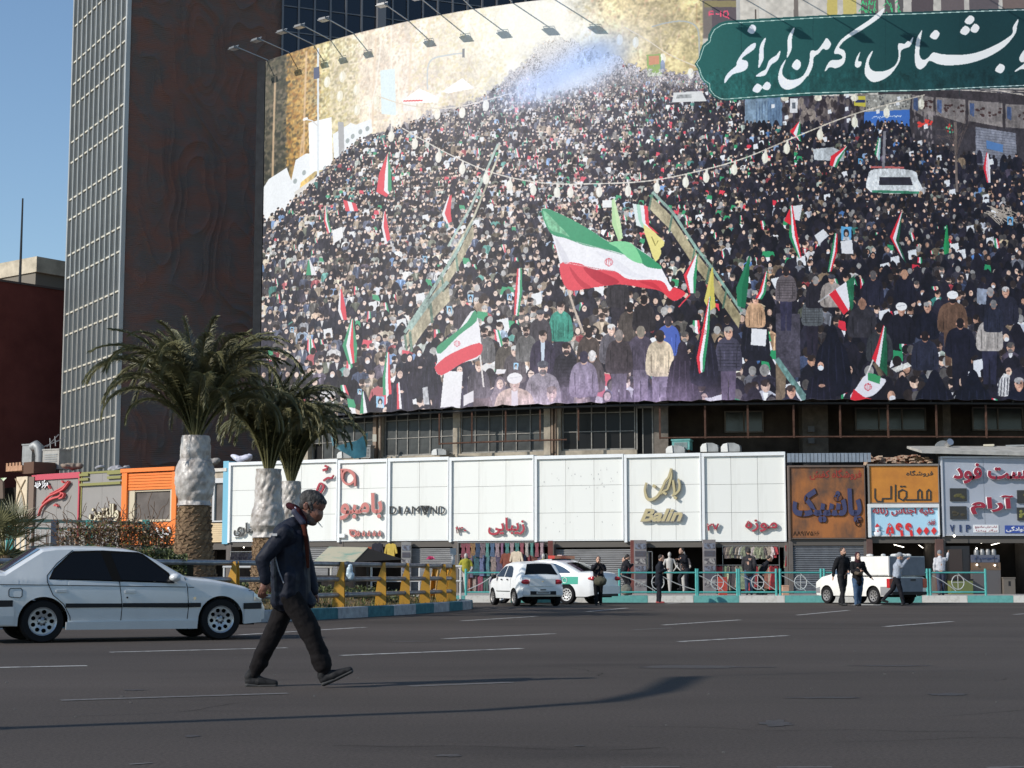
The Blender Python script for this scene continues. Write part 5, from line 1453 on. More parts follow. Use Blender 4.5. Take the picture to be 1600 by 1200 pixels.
for k,ch in enumerate('VIP'):put_text(S,pl,ch,(1484,1499,1509)[k],820,(1491,1501.5,1516)[k],831,mat('navy_letter',(.03,.05,.13),.4),depth=.03,off=0)
pb=pl.box(1521,820,1560,832);t=MB().box(pb[0],pb[1],-.02,0,pb[2],pb[3]).build('menu_plate',mat('white_print',(.8,.8,.8)),S)
link('lettering',text_mesh('کباب ترکی ساندویچ',pb[0]+.05,pb[1]-.05,(pb[2]+pb[3])/2,pb[3]-.03,-.026,-.02,M_DRED,.01),t);link('lettering',text_mesh('برگر پیتزا',pb[0]+.1,pb[1]-.05,pb[2]+.02,(pb[2]+pb[3])/2-.03,-.026,-.02,M_DRED,.01),t)
pb=pl.box(1570,821,1640,833);t=MB().box(pb[0],pb[1],-.02,0,pb[2],pb[3]).build('blue_plate',mat('royal_blue',(.04,.08,.32),.4),S)
link('lettering',text_mesh('سالن خانوادگی',pb[0]+.05,pb[1]-.05,pb[2]+.04,pb[3]-.04,-.026,-.02,mat('white_print',(.8,.8,.8)),.02),t)
u0,u1,z0,z1=pl.box(1438,704,1680,716);cv=MB()
cv.v=[(u0,-.25,z1-.12),(u1,-.25,z0+.03),(u1,2.2,z1+.25),(u0,2.2,z1+.25),(u0,-.25,z1-.02),(u1,-.25,z0+.2),(u1,2.2,z1+.35),(u0,2.2,z1+.35)]
cv.f=[(0,3,2,1),(4,5,6,7),(0,1,5,4),(1,2,6,5),(2,3,7,6),(3,0,4,7)];cv.mi=[0]*6
tagp(cv.build('canopy_roof',mat('dusty_sheet_roof',(.38,.37,.34),.7,var=.25),loc=(pl.a.x,pl.a.y,0),rot=(0,0,pl.rz)),'dusty sloping sheet roof above the grey fast food sign','canopy roof')
pl=shop_plane(1356,1468,.1);u0,u1,z0,z1=pl.box(1360,710,1460,722);rt=MB()
for k in range(60):a_=rnd.uniform(u0,u1);b_=rnd.uniform(z0,z1);rt.box(a_-.08,a_+.08,rnd.uniform(.2,1),rnd.uniform(1.1,1.5),b_-.03,b_+.03)
rt.box(u0,u1,.9,1.6,z0-.2,z1-.05)
tagp(rt.build('rusty_roof_sheets',mat('flaked_rusty_sheet',(.50,.38,.28),.8,scale=4,detail=6,col2=(.20,.08,.05),thr=(.4,.55)),loc=(pl.a.x,pl.a.y,0),rot=(0,0,pl.rz)),'flaked rusty roof sheets above the orange sign','roof sheets')
pl=shop_plane(48,126);M_GP=mat('taupe_panel',(.25,.235,.22),.6,var=.06,scale=1)
M_RFR=mat('crimson_frame',(.50,.07,.10),.45)
S=sign_frame('shop_sign',pl,50,740,125,868,'taupe panel shop sign in a crimson frame with sweeping red strokes',grid=(4,1),face=M_GP,frame=M_RFR,fw=.28,thick=.5)
put_text(S,pl,'مرکز خرید',58,750,79,763,mat('white_print',(.8,.8,.8)),trim=M_LBLK,bold=.04)
mbk=MB()
for Pth,w in[([(64,806),(68,794),(76,785),(86,779),(96,776),(101,771)],[1,2.2,3,3.2,3,2]),([(70,787),(80,776),(92,770),(103,764),(112,753)],[.8,2,3,3,1.6]),([(82,772),(94,766),(104,760),(110,752)],[.8,1.6,2,1]),([(97,779),(102,777),(104,772),(99,770)],2.2),([(91,788),(94,791)],2.4),([(89,790),(92,788)],2.2),([(101,752),(103,754)],2.2),([(80,759),(82,763)],2)]:
 stroke3(S,pl,Pth,w,mat('coral_red',(.60,.10,.10),.4),depth=.14,name='letter_stroke')
pl=shop_plane(126,192)
S=sign_frame('shop_sign',pl,126,736,191,862,'taupe sign with gold outlined Persian lettering and olive trim',grid=(2,1),face=M_GP,frame=mat('olive_trim',(.23,.22,.07),.5),fw=.10,thick=.5,bez=.03)
put_text(S,pl,'والنتین',143,788,189,815,mat('sign_cream_gold',(.62,.55,.40),.4),trim=mat('dark_brass',(.16,.12,.06),.5),bold=.03)
ob=MB()
for y0 in(740,747):
 u0,u1,z0,z1=pl.box(126,y0,140,y0+4);ob.box(u0,u1,-.1,-.02,z0,z1);u0,u1,z0,z1=pl.box(170,y0-3,191,y0+1);ob.box(u0,u1,-.1,-.02,z0,z1)
u0,u1,z0,z1=pl.box(127,754,191,758);ob.box(u0,u1,-.12,-.02,z0,z1)
ob.build('olive_bars',mat('olive_trim',(.23,.22,.07)),S)
pl=shop_plane(192,278);M_ORG=mat('orange_cladding',(.80,.19,.025),.45,var=.06)
S=empty('orange_shopfront',(pl.a.x,pl.a.y,0),pl.rz,'bright orange clad shopfront with slatted top and one wide window','shopfront')
def PB(*a):return pl.box(*a)
u0,u1,z0,z1=PB(192,731,276,737);MB().box(u0,u1,-.16,.4,z0,z1).build('top_trim',M_ORG,S)
for k in range(6):
 u0,u1,a0,a1=PB(198,738.5+k*4.5,276,742.3+k*4.5);MB().box(u0,u1,-.05,.04,a0,a1).build('slat',M_ORG,S)
u0,u1,z0,z1=PB(192,737,200,852);MB().box(u0,u1,-.12,.4,z0,z1).build('side_trim',M_ORG,S)
u0,u1,z0,z1=PB(270,737,277,852);MB().box(u0,u1,-.1,.4,z0,z1).build('side_trim',M_ORG,S)
u0,u1,z0,z1=PB(200,765,276,815);wn=MB();M_CRM=mat('cream_frame',(.50,.44,.32),.6)
wn.box(u0,u0+.42,.0,.3,z0,z1);wn.box(u1-.42,u1,.0,.3,z0,z1);wn.box(u0+.422,u1-.422,.02,.28,z1-.08,z1);wn.box(u0+.422,u1-.422,.02,.28,z0,z0+.1)
wn_=wn.build('window',M_CRM,S);MB().box(u0+.424,u1-.424,.12,.16,z0+.1,z1-.08).build('pane',mat('grey_blue_pane',(.13,.155,.165),.25,var=.3,scale=2),wn_)
for k in range(5):
 u0,u1,a0,a1=PB(200,816.5+k*7,276,823+k*7);MB().box(u0,u1,-.04,.3,a0+.006,a1).build('board',M_ORG,S)
u0,u1,a0,a1=PB(200.5,738,269.5,766);MB().box(u0,u1,.05,.29,a0,a1).build('slat_backing',mat('dark_orange',(.3,.06,.01),.7),S)
put_text(S,pl,'دیدار',228,818,271,842,mat('white_print',(.8,.8,.8)),trim=mat('dark_maroon',(.2,.05,.03),.5),depth=.12)
pl=shop_plane(278,357)
S=empty('cream_shopfront',(pl.a.x,pl.a.y,0),pl.rz,'cream shopfront with curtained window behind the thick palm trunk','shopfront')
u0,u1,z0,z1=PB(278,733,356,738);MB().box(u0,u1,-.1,.4,z0,z1).build('ledge',mat('white_plaster',(.62,.58,.52),.8,var=.2),S)
u0,u1,z0,z1=PB(278,738,356,748);MB().box(u0,u1,.0,.4,z0,z1).build('lintel',mat('stained_plaster',(.42,.36,.28),.85,var=.3,scale=3),S)
u0,u1,z0,z1=PB(278,748,356,816);w2=MB();w2.box(u0,u1,.0,.3,z1-.22,z1);w2.box(u0,u1,.0,.3,z0,z0+.06)
for px in(278,304,332,354):a_,b_,_,_=PB(px,750,px+3,800);w2.box(a_,b_,.0,.3,z0+.06,z1-.22)
w2_=w2.build('window',mat('aluminium_frame',(.5,.5,.5),.5,.3),S);a_,b_,_,_=PB(335,750,354,800);MB().box(a_,b_,.15,.2,z0+.06,z1-.22).build('curtain',mat('yellow_curtain',(.52,.42,.22),.8,var=.15,scale=8,stretch=(3,1,.1)),w2_)
a_,b_,_,_=PB(281,750,332,800);MB().box(a_,b_,.18,.22,z0+.06,z1-.22).build('pane',mat('teal_grey_pane',(.13,.20,.22),.2),w2_)
for k in range(9):
 u0,u1,a0,a1=PB(278,818+k*3.3,356,821.3+k*3.3);MB().box(u0,u1,-.03,.3,a0+.008,a1).build('board',mat('cream_board',(.58,.44,.26),.7,var=.12),S)
pl=shop_plane(-70,48,.3)
S=empty('arched_gate_column',(pl.a.x,pl.a.y,0),pl.rz,'cream column with crossing pointed arches in relief','column')
u0,u1,z0,z1=PB(24,745,41,860);MB().box(u0,u1,0,.5,z0,z1).build('column_face',mat('cream_stucco',(.62,.52,.38),.8,var=.15,scale=3),S)
u0,u1,z0,z1=PB(42,745,50,860);MB().box(u0,u1,.05,.5,z0,z1).build('side_strip',mat('brown_stone',(.20,.15,.12),.8),S)
mbk=MB();MT_=mat('carved_band',(.42,.33,.22),.8)
for P_ in[[(25,748),(33,764),(38,782),(40,806),(40,840)],[(40,750),(33,764),(27,782),(25,806),(25,840)]]:stroke3(S,pl,P_,1.3,MT_,parent=mbk,depth=.06,off=0)
mbk.build('carved_band',MT_,S)
mbk=MB();mbk.prism([pl.uz(*p)for p in[(28,808),(30,788),(33.5,772),(36.5,788),(38,808),(38,840),(28,840)]],-.02,.0);mbk.build('arch_infill',mat('grey_mosaic',(.35,.33,.28),.8,var=.4,scale=14),S)
S=empty('crenellated_roof_box',(pl.a.x,pl.a.y,0),pl.rz,'salmon brick box with little battlements on the roof at far left','roof box')
u0,u1,z0,z1=PB(12,728,37,736);cb=MB();cb.box(u0,u1,-.1,1.2,z0,z1)
for k in range(5):a_=u0+(u1-u0)*k/5;cb.box(a_,a_+(u1-u0)/9,-.1,.0,z1+.001,z1+.16)
cb.build('parapet',mat('salmon_brick',(.42,.24,.15),.8,var=.2,scale=6),S);u0,u1,z0,z1=PB(38,722,54,740);MB().box(u0,u1,-.05,1.2,z0,z1).build('side_box',mat('brown_brick',(.12,.07,.05),.8),S)
S=empty('awning',(pl.a.x,pl.a.y,0),pl.rz,'pale green striped awning at the left edge of the photo','awning')
u0,u1,z0,z1=PB(-90,750,10,780);aw=MB();
for k in range(24):
 aw.cur=k%2;a_=u0+(u1-u0)*k/24;b_=u0+(u1-u0)*(k+1)/24;aw.quad((a_,-1.0,z0),(b_,-1.0,z0),(b_,0,z1),(a_,0,z1));aw.quad((a_,-1.0,z0-.18),(b_,-1.0,z0-.18),(b_,-1.0,z0),(a_,-1.0,z0))
aw.build('canvas',[mat('awning_green',(.30,.42,.22),.8),mat('awning_cream',(.58,.62,.46),.8)],S);u0,u1,z0,z1=PB(10,745,22,780);MB().prism([(u0,z0),(u1,z0),(u1-.1,z1-.3),(u0+.1,z1)],-.6,-.5).build('side_panel',mat('brown_panel',(.13,.10,.08),.8),S)
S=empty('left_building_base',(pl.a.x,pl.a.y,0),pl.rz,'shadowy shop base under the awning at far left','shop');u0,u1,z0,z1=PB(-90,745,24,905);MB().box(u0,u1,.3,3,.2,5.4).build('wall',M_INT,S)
# ground floor of every shop: walls, shutters, goods
M_CEIL=mat('shop_soffit',(.11,.10,.09),.8)
def shop(p0,p1,kind,label,depth=2.6,y_top=845):
 pl=shop_plane(p0,p1,0 if p1<=1230 else.3)
 root=empty('shop',(pl.a.x,pl.a.y,0),pl.rz,label,'shop')
 W=pl.L;zt=pl.uz((p0+p1)/2,y_top)[1]+.02
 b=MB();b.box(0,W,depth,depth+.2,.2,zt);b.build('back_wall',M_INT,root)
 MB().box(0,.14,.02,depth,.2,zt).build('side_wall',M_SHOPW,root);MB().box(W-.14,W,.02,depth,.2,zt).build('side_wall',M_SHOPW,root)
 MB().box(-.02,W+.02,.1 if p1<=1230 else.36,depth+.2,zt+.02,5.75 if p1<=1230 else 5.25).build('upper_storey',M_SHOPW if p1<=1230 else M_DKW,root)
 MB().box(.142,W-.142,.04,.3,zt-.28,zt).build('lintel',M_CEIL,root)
 if kind=='shutter':
  sm=MB();n_=int((zt-.5)/.085)
  for k in range(n_):
   z=.22+k*.085;sm.v+=[(.145,.10,z),(W-.145,.10,z),(W-.145,.065,z+.042),(.145,.065,z+.042),(W-.145,.10,z+.083),(.145,.10,z+.083)]
   q=len(sm.v);sm.f+=[(q-6,q-5,q-4,q-3),(q-3,q-4,q-2,q-1)];sm.mi+=[0,0]
  sh_=sm.build('shutter',M_SHUT,root);sh_['kind']='stuff'
  MB().box(.16,W-.16,.03,.12,.2,.30).build('bottom_bar',M_SHUT,root)
 return root,pl,W,zt
M_SHUTD=mat('roller_shutter_dark',(.15,.16,.175),.5,.2,var=.2)
shop(358,452,'open','dim clothes shop under the left end of the white signs')
shop(452,532,'shutter','shuttered shop behind the walking man')
shop(532,632,'open','clothes shop behind the guard rail with a yellow jacket hanging')
shop(632,712,'shutter','shuttered shop behind the right end of the guard rail')
shop(712,862,'open','open clothes shop hung with patterned dresses')
shop(862,992,'shutter','closed grey shutter under the blank white sign')
shop(992,1102,'open','shop window with mannequins under the gold lettering')
shop(1102,1230,'open','clothes shop with racks under the end white sign')
_sh,*_=shop(1232,1354,'shutter','dark closed shutter under the rust brown sign',y_top=842)
for c_ in _sh.children:
 if c_.name.startswith(('shutter','bottom_bar')):c_.data.materials.clear();c_.data.materials.append(M_SHUTD)
shop(1356,1468,'open','dim shop with ceiling tubes under the price banner',y_top=838)
shop(1470,1620,'open','open fast food shop with counter at the right',y_top=838)
shop(192,278,'open','dark shop base under the orange shopfront',y_top=852)
shop(278,358,'open','dark shop base under the cream shopfront',y_top=850)
shop(48,192,'open','dark shop base under the taupe signs',y_top=868)
rd=MB()
for i in range(5,12):
 p0,p1=NODES[i],NODES[i+1]
 def q_(n_,e):Y=n_[1]+e;return(azx(n_[0],710)*Y,Y)
 a=q_(p0,.3);b=q_(p1,.3);c=q_(p1,4.5);d=q_(p0,4.5)
 rd.quad((*a,5.80),(*b,5.80),(*c,5.80),(*d,5.80))
tagp(rd.build('shop_roof',M_SILL),kind='structure')
rd=MB()
for i in range(12,15):
 p0,p1=NODES[i],NODES[i+1]
 a=q_(p0,.3);b=q_(p1,.3);c=q_(p1,5.5);d=q_(p0,5.5);rd.quad((*a,5.3),(*b,5.3),(*c,5.3),(*d,5.3))
tagp(rd.build('shop_roof',M_DKW),kind='structure')
M_BULB=mat('lit_bulb',(1,.93,.8),.3,emit=6.0)
def bulb(px,py,Y,r_=.05,lb=''):
 c=at(px,py,Y);o=MB().ell((0,0,0),(r_,r_,r_),n=8,m=6).build('light_bulb',M_BULB,loc=c);b=MB().tube([(0,0,r_*.8),(0,0,.35)],.012,5).build('bulb_cord',M_BLK,o);tagp(o,lb,'light bulb')
for px,py,Y,lb in((1491,837.5,65.2,'lit bulb under the left end of the grey fast food sign'),(1526,857,66.8,'small lit bulb deeper inside the fast food shop'),(1526.5,882.5,65.3,'left lit bulb over the food counter'),(1554.5,883.2,65.3,'right lit bulb over the food counter'),(604,847.5,72.6,'left small bright bulb in the shop with the yellow jacket'),(622,848,72.4,'right small bright bulb in the shop with the yellow jacket'),(852,853,69.4,'small bright bulb at the edge of the dress shop'),(381,855,75.6,'small bright bulb in the dim shop at the left end of the row')):
 bulb(px,py,Y,.045 if py<850 else.035,lb)
for(a,b,lb)in[((1533,848.5,66.6),(1551,844,68.0),'upper lit tube lamp in the fast food shop'),((1549,851.5,66.4),(1575,845,68.0),'longer lit tube lamp in the fast food shop'),((1397,851,66.6),(1412,855,67.8),'lit tube lamp over the van roof'),((1436,852,66.6),(1442,856,67.8),'short lit tube lamp right of the van')]:
 A_=at(*a);B_=at(*b);o=MB().tube([A_,B_],.013,6).build('tube_lamp',M_BULB);tagp(o,lb,'tube lamp')
 # hanging clothes
CL={}
def garment(kind,material,key):
 if key in CL:return CL[key]
 b=MB()
 if kind=='dress':
  P=[(-.10,0),(-.17,-.05),(-.15,-.25),(-.11,-.34),(-.15,-.6),(-.19,-.95),(.19,-.95),(.15,-.6),(.11,-.34),(.15,-.25),(.17,-.05),(.10,0),(0,-.05)]
 elif kind=='shirt':
  P=[(-.08,0),(-.22,-.06),(-.30,-.42),(-.22,-.44),(-.17,-.2),(-.17,-.62),(.17,-.62),(.17,-.2),(.22,-.44),(.30,-.42),(.22,-.06),(.08,0),(0,-.04)]
 elif kind=='scarf':
  P=[(-.09,0),(-.10,-.4),(-.08,-.85),(-.02,-.8),(.03,-.88),(.09,-.8),(.10,-.4),(.09,0)]
 else:
  P=[(-.14,0),(-.15,-.4),(-.15,-.98),(-.03,-.98),(0,-.35),(.03,-.98),(.15,-.98),(.15,-.4),(.14,0)]
 b.prism(P,-.05,.05)
 CL[key]=b.mesh('garment',material)
 return CL[key]
PAL={'dress':[(.25,.06,.10),(.12,.10,.16),(.30,.12,.09),(.07,.16,.18),(.28,.22,.20),(.16,.08,.05),(.05,.10,.09),(.22,.05,.06),(.10,.12,.22)],'bright':[(.08,.22,.20),(.24,.07,.09),(.08,.13,.22),(.30,.22,.24),(.20,.10,.17),(.26,.15,.07),(.34,.31,.29)],'mixed':[(.55,.53,.50),(.38,.40,.26),(.06,.06,.07),(.45,.05,.06),(.34,.28,.22),(.20,.26,.16),(.30,.13,.09),(.12,.10,.10),(.60,.50,.48)],'black':[(.012,.012,.02),(.02,.02,.03),(.015,.02,.035)]}
M_RACK=mat('chrome_rack',(.3,.3,.3),.35,.8)
ORD='leftmost|second from the left|third from the left|fourth from the left|fifth from the left|sixth from the left|seventh from the left|eighth from the left|ninth from the left|tenth from the left|eleventh from the left|twelfth from the left|thirteenth from the left|fourteenth from the left|fifteenth from the left|sixteenth from the left|seventeenth from the left'.split('|')
def rack(p0,p1,py,n_,kind,pal,dy,scale,label,glabel,grp):
 """a rail with garments hanging from it"""
 pl=shop_plane(p0,p1,dy if p1<1230 else dy+.3)
 u1=pl.L;z=pl.uz((p0+p1)/2,py)[1]
 r_=empty('clothes_rail',(pl.a.x,pl.a.y,0),pl.rz,label,'clothes rail')
 b=MB();b.tube([(.05,0,z),(u1-.05,0,z)],.018,6);
 b.build('rail_bar',M_RACK,r_)
 lg=MB().tube([(.05,.03,.2),(.05,.03,z)],.018,6).build('rail_leg',M_RACK,r_);MB().tube([(u1-.05,.03,.2),(u1-.05,.03,z)],.018,6).build('rail_leg',M_RACK,r_)
 for k in range(n_):
  c=PAL[pal][rnd.randrange(len(PAL[pal]))]
  key=(kind,pal,c);m_=garment(kind,mat('cloth_%s_%.2f_%.2f_%.2f'%(pal,*c),c,.9,scale=14,detail=3,col2=tuple(v*.45+.03 for v in c),thr=(.42,.58)),key)
  u=.2+(u1-.4)*(k+.5)/n_
  x=pl.a.x+pl.d.x*u;y=pl.a.y+pl.d.y*u
  sc=scale*rnd.uniform(.92,1.08)
  o=link('hanging_garment',m_,None,(x,y,z-.03),(0,0,pl.rz+R(rnd.uniform(-35,35))),(sc*rnd.uniform(.85,1.1),sc,sc))
  cw='black' if max(c)<.08 else 'white' if min(c)>.45 else 'red' if c[0]>2.2*c[1]and c[0]>2.2*c[2]else 'green' if c[1]>=max(c)else 'blue' if c[2]>=max(c)else 'beige' if c[0]>.3 and c[1]>.22 else 'brown'
  tagp(o,'dark '*(max(c)<.3 and cw!='black')+cw+' '+glabel.replace('%',ORD[k]),'garment',grp)
rack(714,858,847,17,'dress','bright',.05,.62,'upper clothes rail of the open dress shop','short dress, % on the upper rail of the dress shop','bright dresses on the upper rail')
rack(716,856,866,14,'dress','dress',.0,.95,'middle clothes rail of the open dress shop','patterned dress, % on the middle rail of the dress shop','dark dresses on the middle rail')
rack(722,845,893,12,'trousers','dress',-.1,.95,'lower clothes rail of the open dress shop','trousers, % on the lower rail behind the white hatchback','garments on the lower rail')
rack(1126,1218,853,16,'shirt','mixed',.05,.75,'upper clothes rail under the white sign numbered twenty-seven','shirt, % on the upper rail under the end white sign','shirts on the upper rail at the end shop')
rack(1112,1218,883,15,'dress','mixed',-.05,.95,'lower clothes rail under the white sign numbered twenty-seven','long garment, % on the lower rail of the end shop','garments on the lower rail at the end shop')
rack(360,406,862,5,'shirt','black',.3,1.0,'rail of black shirts left of the second palm','shirt, % on the rail beside the middle palm','black shirts in the dim shop')
rack(1000,1020,862,4,'scarf','mixed',.2,.8,'rail of scarves by the shop pillar','scarf, % in the mannequin shop','scarves by the shop pillar')
rack(1222,1238,850,4,'dress','mixed',-.4,.9,'short rail of dark clothes at the shop corner','garment, % outside the end shop corner','garments outside the shop corner')
for px,py,c,lb in((611,857,(.50,.36,.08),'yellow jacket hanging in the shop behind the guard rail'),(590,856,(.03,.03,.04),'black jacket hanging beside the yellow jacket'),(579,862,(.25,.07,.04),'brown coat hanging left of the black jacket'),(792,872,(.20,.07,.05),'brown shirt on display left of the cream shirt'),(807,869,(.60,.50,.38),'cream short sleeved shirt on display above the hatchback')):
 Y=float(np.interp(px,NX_,NY_))-.25;c_=at(px,py-8,Y)
 o=link('displayed_jacket',garment('shirt',mat('cloth_'+lb[:8],c,.85,var=.2,scale=6),lb),None,c_,(0,0,R(-15)),(1,1,1));tagp(o,lb,'garment')
def pillar(px,w,lb,col):
 Y=float(np.interp(px,NX_,NY_))-.25;c=at(px,850,Y)
 r_=empty('shop_pillar',(c.x,Y,0),0,lb,'pillar');zt=2.36
 MB().box(-w/2,w/2,-.1,.1,.2,zt).build('shaft',mat('pillar_%s'%lb[:6],col,.7,var=.2),r_)
 for k in range(6 if w>.3 else 0):
  z=.5+k*.3;MB().box(-w/2+.04,w/2-.04,-.115,-.102,z,z+.22).build('poster',mat('poster_%d'%(k%3),[(.34,.32,.30),(.08,.08,.10),(.18,.20,.25)][k%3],.6,scale=8,col2=(.08,.07,.08),thr=(.45,.55)),r_)
pillar(635,.42,'plain grey pillar between the jacket shop and the shutter',(.27,.26,.25));pillar(860,.2,'dark red pillar right of the dress shop',(.16,.05,.04));pillar(1000,.5,'pillar covered in small posters left of the mannequins',(.22,.2,.2));pillar(989,.2,'dark red pillar left of the poster pillar',(.15,.05,.04));pillar(1108,.5,'pillar with posters between mannequins and clothes racks',(.2,.18,.18));pillar(1467,.3,'brown pillar left of the fast food shop',(.11,.06,.05));pillar(1358,.22,'brown pillar beside the dark shutter',(.12,.1,.09))
# roof plant above the shops
M_ACW=mat('cooler_white',(.66,.66,.63),.5,var=.1);M_ACG=mat('cooler_grey',(.26,.27,.27),.55,.3,var=.2);M_ACT=mat('cooler_teal',(.10,.30,.28),.6,var=.2)
def cowl(px,py,w,h,lb,white=True,depth=.45):
 Y=float(np.interp(px,NX_,NY_))+1.0;c=at(px,py,Y);s_=Y/F
 W=w*s_;H_=h*s_
 r_=empty('vent_cowl',(c.x,Y,c.z),R(-18),lb,'vent cowl')
 b=MB()
 prof=[(0,0),(0,H_*.55),(W*.12,H_*.88),(W*.35,H_),(W*.7,H_*.98),(W*.95,H_*.75),(W,H_*.45),(W,0)]
 b.prism(prof,.05,depth);b.build('hood',M_ACG,r_)
 MB().prism([(x*.96+.01,z*.98)for x,z in prof[:4]]+[(W*.38,0)],0,.045).build('mouth_panel',M_ACW if white else M_ACG,r_)
for a in[(674,711,24,10,'small white fronted vent on the roof above the jewel sign'),(1040,708,30,12,'white vent cowl in front of the teal cooler'),(1094,706,28,14,'grey rounded vent cowl right of the teal cooler'),(1126,706,30,14,'white fronted vent cowl at the right end of the row'),(526,716,24,11,'white vent under the blue tarpaulin')]:cowl(*a)
def unit(px,py,w,h,material,lb,cat='cooler',rz=-18,back=1.3,slats=True,Yo=None):
 Y=Yo or float(np.interp(px,NX_,NY_))+back;c=at(px,py,Y);s_=Y/F;W=w*s_;H_=h*s_
 r_=empty('evaporative_cooler',(c.x,Y,c.z),R(rz),lb,cat)
 b=MB();b.box(0,W,0,W*.8,.0,H_);b.box(-.03,W+.03,-.03,W*.8+.03,H_+.001,H_+.07);b.build('casing',material,r_)
 if slats:
  for k in range(6):z=H_*(.15+k*.12);MB().box(W*.12,W*.88,-.02,-.001,z,z+H_*.06).build('louvre',M_ACG,r_)
 b=MB()
 for x in(.02,W-.08):b.box(x,x+.06,.02,.08,-.4,-.001)
 b.build('foot_bracket',M_RUST,r_)
unit(1050,703,28,14,M_ACT,'teal evaporative cooler on the shop roof');unit(560,716,20,18,M_ACG,'grey cooler beside the blue tarpaulin')
unit(66,734,34,30,mat('cooler_beige',(.34,.33,.30),.6,var=.2),'large beige cooler left of the tower base',Yo=84.6,rz=-28)
unit(34,728,20,32,M_ACG,'tall grey duct box at the far left roof',Yo=85.6,rz=-28,slats=False)
r_=empty('duct_elbow',at(50,730,85.2),R(-28),'curved sheet metal duct elbow between the two roof coolers','duct');b=MB();b.tube([(0,0,1.0),(.25,0,1.12),(.45,0,.95),(.55,0,.6),(.55,0,-.1)],.26,10);b.build('duct',M_ACG,r_,smooth=50)
tb=MB();c=at(548,700,73.4)
tb.v=[(c.x-.9,c.y,c.z+.55),(c.x-.5,c.y-.3,c.z+.1),(c.x+.3,c.y-.2,c.z+.32),(c.x+.75,c.y,c.z+.7),(c.x+.7,c.y-.2,c.z-.4),(c.x+.2,c.y-.3,c.z-.5),(c.x-.4,c.y-.3,c.z-.15),(c.x-.8,c.y-.1,c.z+.1)]
tb.f=[(0,7,6,1),(1,6,5,2),(2,5,4,3)];tb.mi=[0,0,0]
tagp(tb.build('tarpaulin',mat('teal_blue_tarp',(.03,.13,.17),.6,var=.3,scale=3)),'crumpled teal blue tarpaulin over the roof vent','tarpaulin')
r_=empty('electric_box',at(582,690,73.2),0,'cream electrical box on the column above the white signs','electrical box');MB().box(0,.17,0,.1,0,.32).build('casing',mat('cream_box',(.58,.54,.44),.6),r_)
r_=empty('exhaust_fan',at(1480,706,67.2),0,'round silver exhaust duct above the fast food sign','exhaust fan');b=MB();b.tube([(0,0,0),(0,-.1,.3),(.05,-.35,.38)],.14,12);b.build('duct',mat('shiny_duct',(.5,.5,.5),.3,.8),r_,smooth=60);MB().lathe([(.05,.3),(.36,.28),(.36,.22),(.05,.2)],20,'y',c=(-.1,0,.12)).build('fan_housing',M_ACG,r_)
unit(1538,706,14,9,mat('beige_box',(.5,.46,.36),.6),'small beige box on the fast food roof',slats=False,back=1.6);unit(1573,712,30,14,M_ACG,'grey grilled cooler at the right edge roof',back=1.6)
for px,py,w,lb,c1 in((176,733,45,'grey rags lying on the roof edge below the tower',(.30,.30,.32)),(322,722,36,'broken machine parts on the roof beside the palm',(.28,.26,.24)),(378,718,40,'lilac plastic sheeting on the end of the white sign',(.55,.55,.64)),(115,730,24,'brown rubble on the roof above the crimson frame',(.22,.17,.13))):
 Y=float(np.interp(px,NX_,NY_))+.9;c=at(px,py,Y);b=MB()
 for k in range(7):b.ell((c.x+rnd.uniform(-.5,.5)*w*Y/F,c.y+rnd.uniform(-.2,.2),c.z+rnd.uniform(-.05,.1)),(rnd.uniform(.12,.4),.2,rnd.uniform(.06,.16)),rnd.uniform(-.4,.4))
 tagp(link('roof_debris',remeshed(b,.05,mat('debris_'+lb[:5],c1,.7,var=.35,scale=4),1,[(.2,.12)])),lb,'debris')
b=MB();c=at(70,700,85)
for(p,q)in[((-.2,0),(1.1,.55)),((.3,-.1),(.25,.5)),((.1,.05),(.7,.7)),((.55,.1),(.5,.6))]:b.tube([(c.x+p[0],c.y,c.z+p[1]),(c.x+q[0],c.y,c.z+q[1])],.025,5)
tagp(b.build('tv_antenna',M_ARM),'spiky rooftop aerial above the left coolers','aerial')
# teal pavement railings
M_TR=mat('railing_teal',(.075,.36,.33),.45,var=.12,scale=4);M_SV=mat('railing_silver',(.55,.55,.53),.45,.3)
def railing(p0,p1,label,Y=59.0,flip=False,two=False):
 x0=azx(p0,910)*Y;W=azx(p1,910)*Y-x0
 r_=empty('pavement_railing',(x0,Y,.24),0,label,'railing','teal railings along the far kerb')
 for x in((0,W)if not two else(0,W)):MB().tube([(x,0,0),(x,0,.94)],.045,8).build('post',M_TR,r_,smooth=50)
 b=MB();b.tube([(0,0,.80),(W,0,.80)],.028,6);MB().tube([(0,0,.12),(W,0,.12)],.028,6).build('bottom_rail',M_TR,r_)
 b.build('top_rail',M_TR,r_)
 c=W*.5;rr_=.215
 ring=[(c+rr_*math.cos(t*.3307),0,.46+rr_*1.15*math.sin(t*.3307))for t in range(20)];ring.append(ring[0])
 b=MB();b.tube(ring,.017,5);b.tube([(c,0,.22),(c,0,.70)],.012,5);b.tube([(c-.2,0,.46),(c+.2,0,.46)],.012,5);b.build('wheel_ornament',M_SV,r_)
 f=(lambda x:W-x)if flip else(lambda x:x)
 for a_ in([(.05,.70),(.5,.52),(.9,.16)]if W<1.9 else[(.05,.7),(W*.25,.52),(W*.46,.16)],[(W*.5,.78),(W*.68,.42),(W-.04,.2)]):
  P=[(f(x),0,z)for x,z in a_];Q=[]
  for i in range(9):
   t=i/8;Q.append(tuple((1-t)**2*P[0][k]+2*t*(1-t)*P[1][k]+t*t*P[2][k]for k in range(3)))
  MB().tube(Q,.016,5).build('curved_bar',M_SV,r_)
 return r_
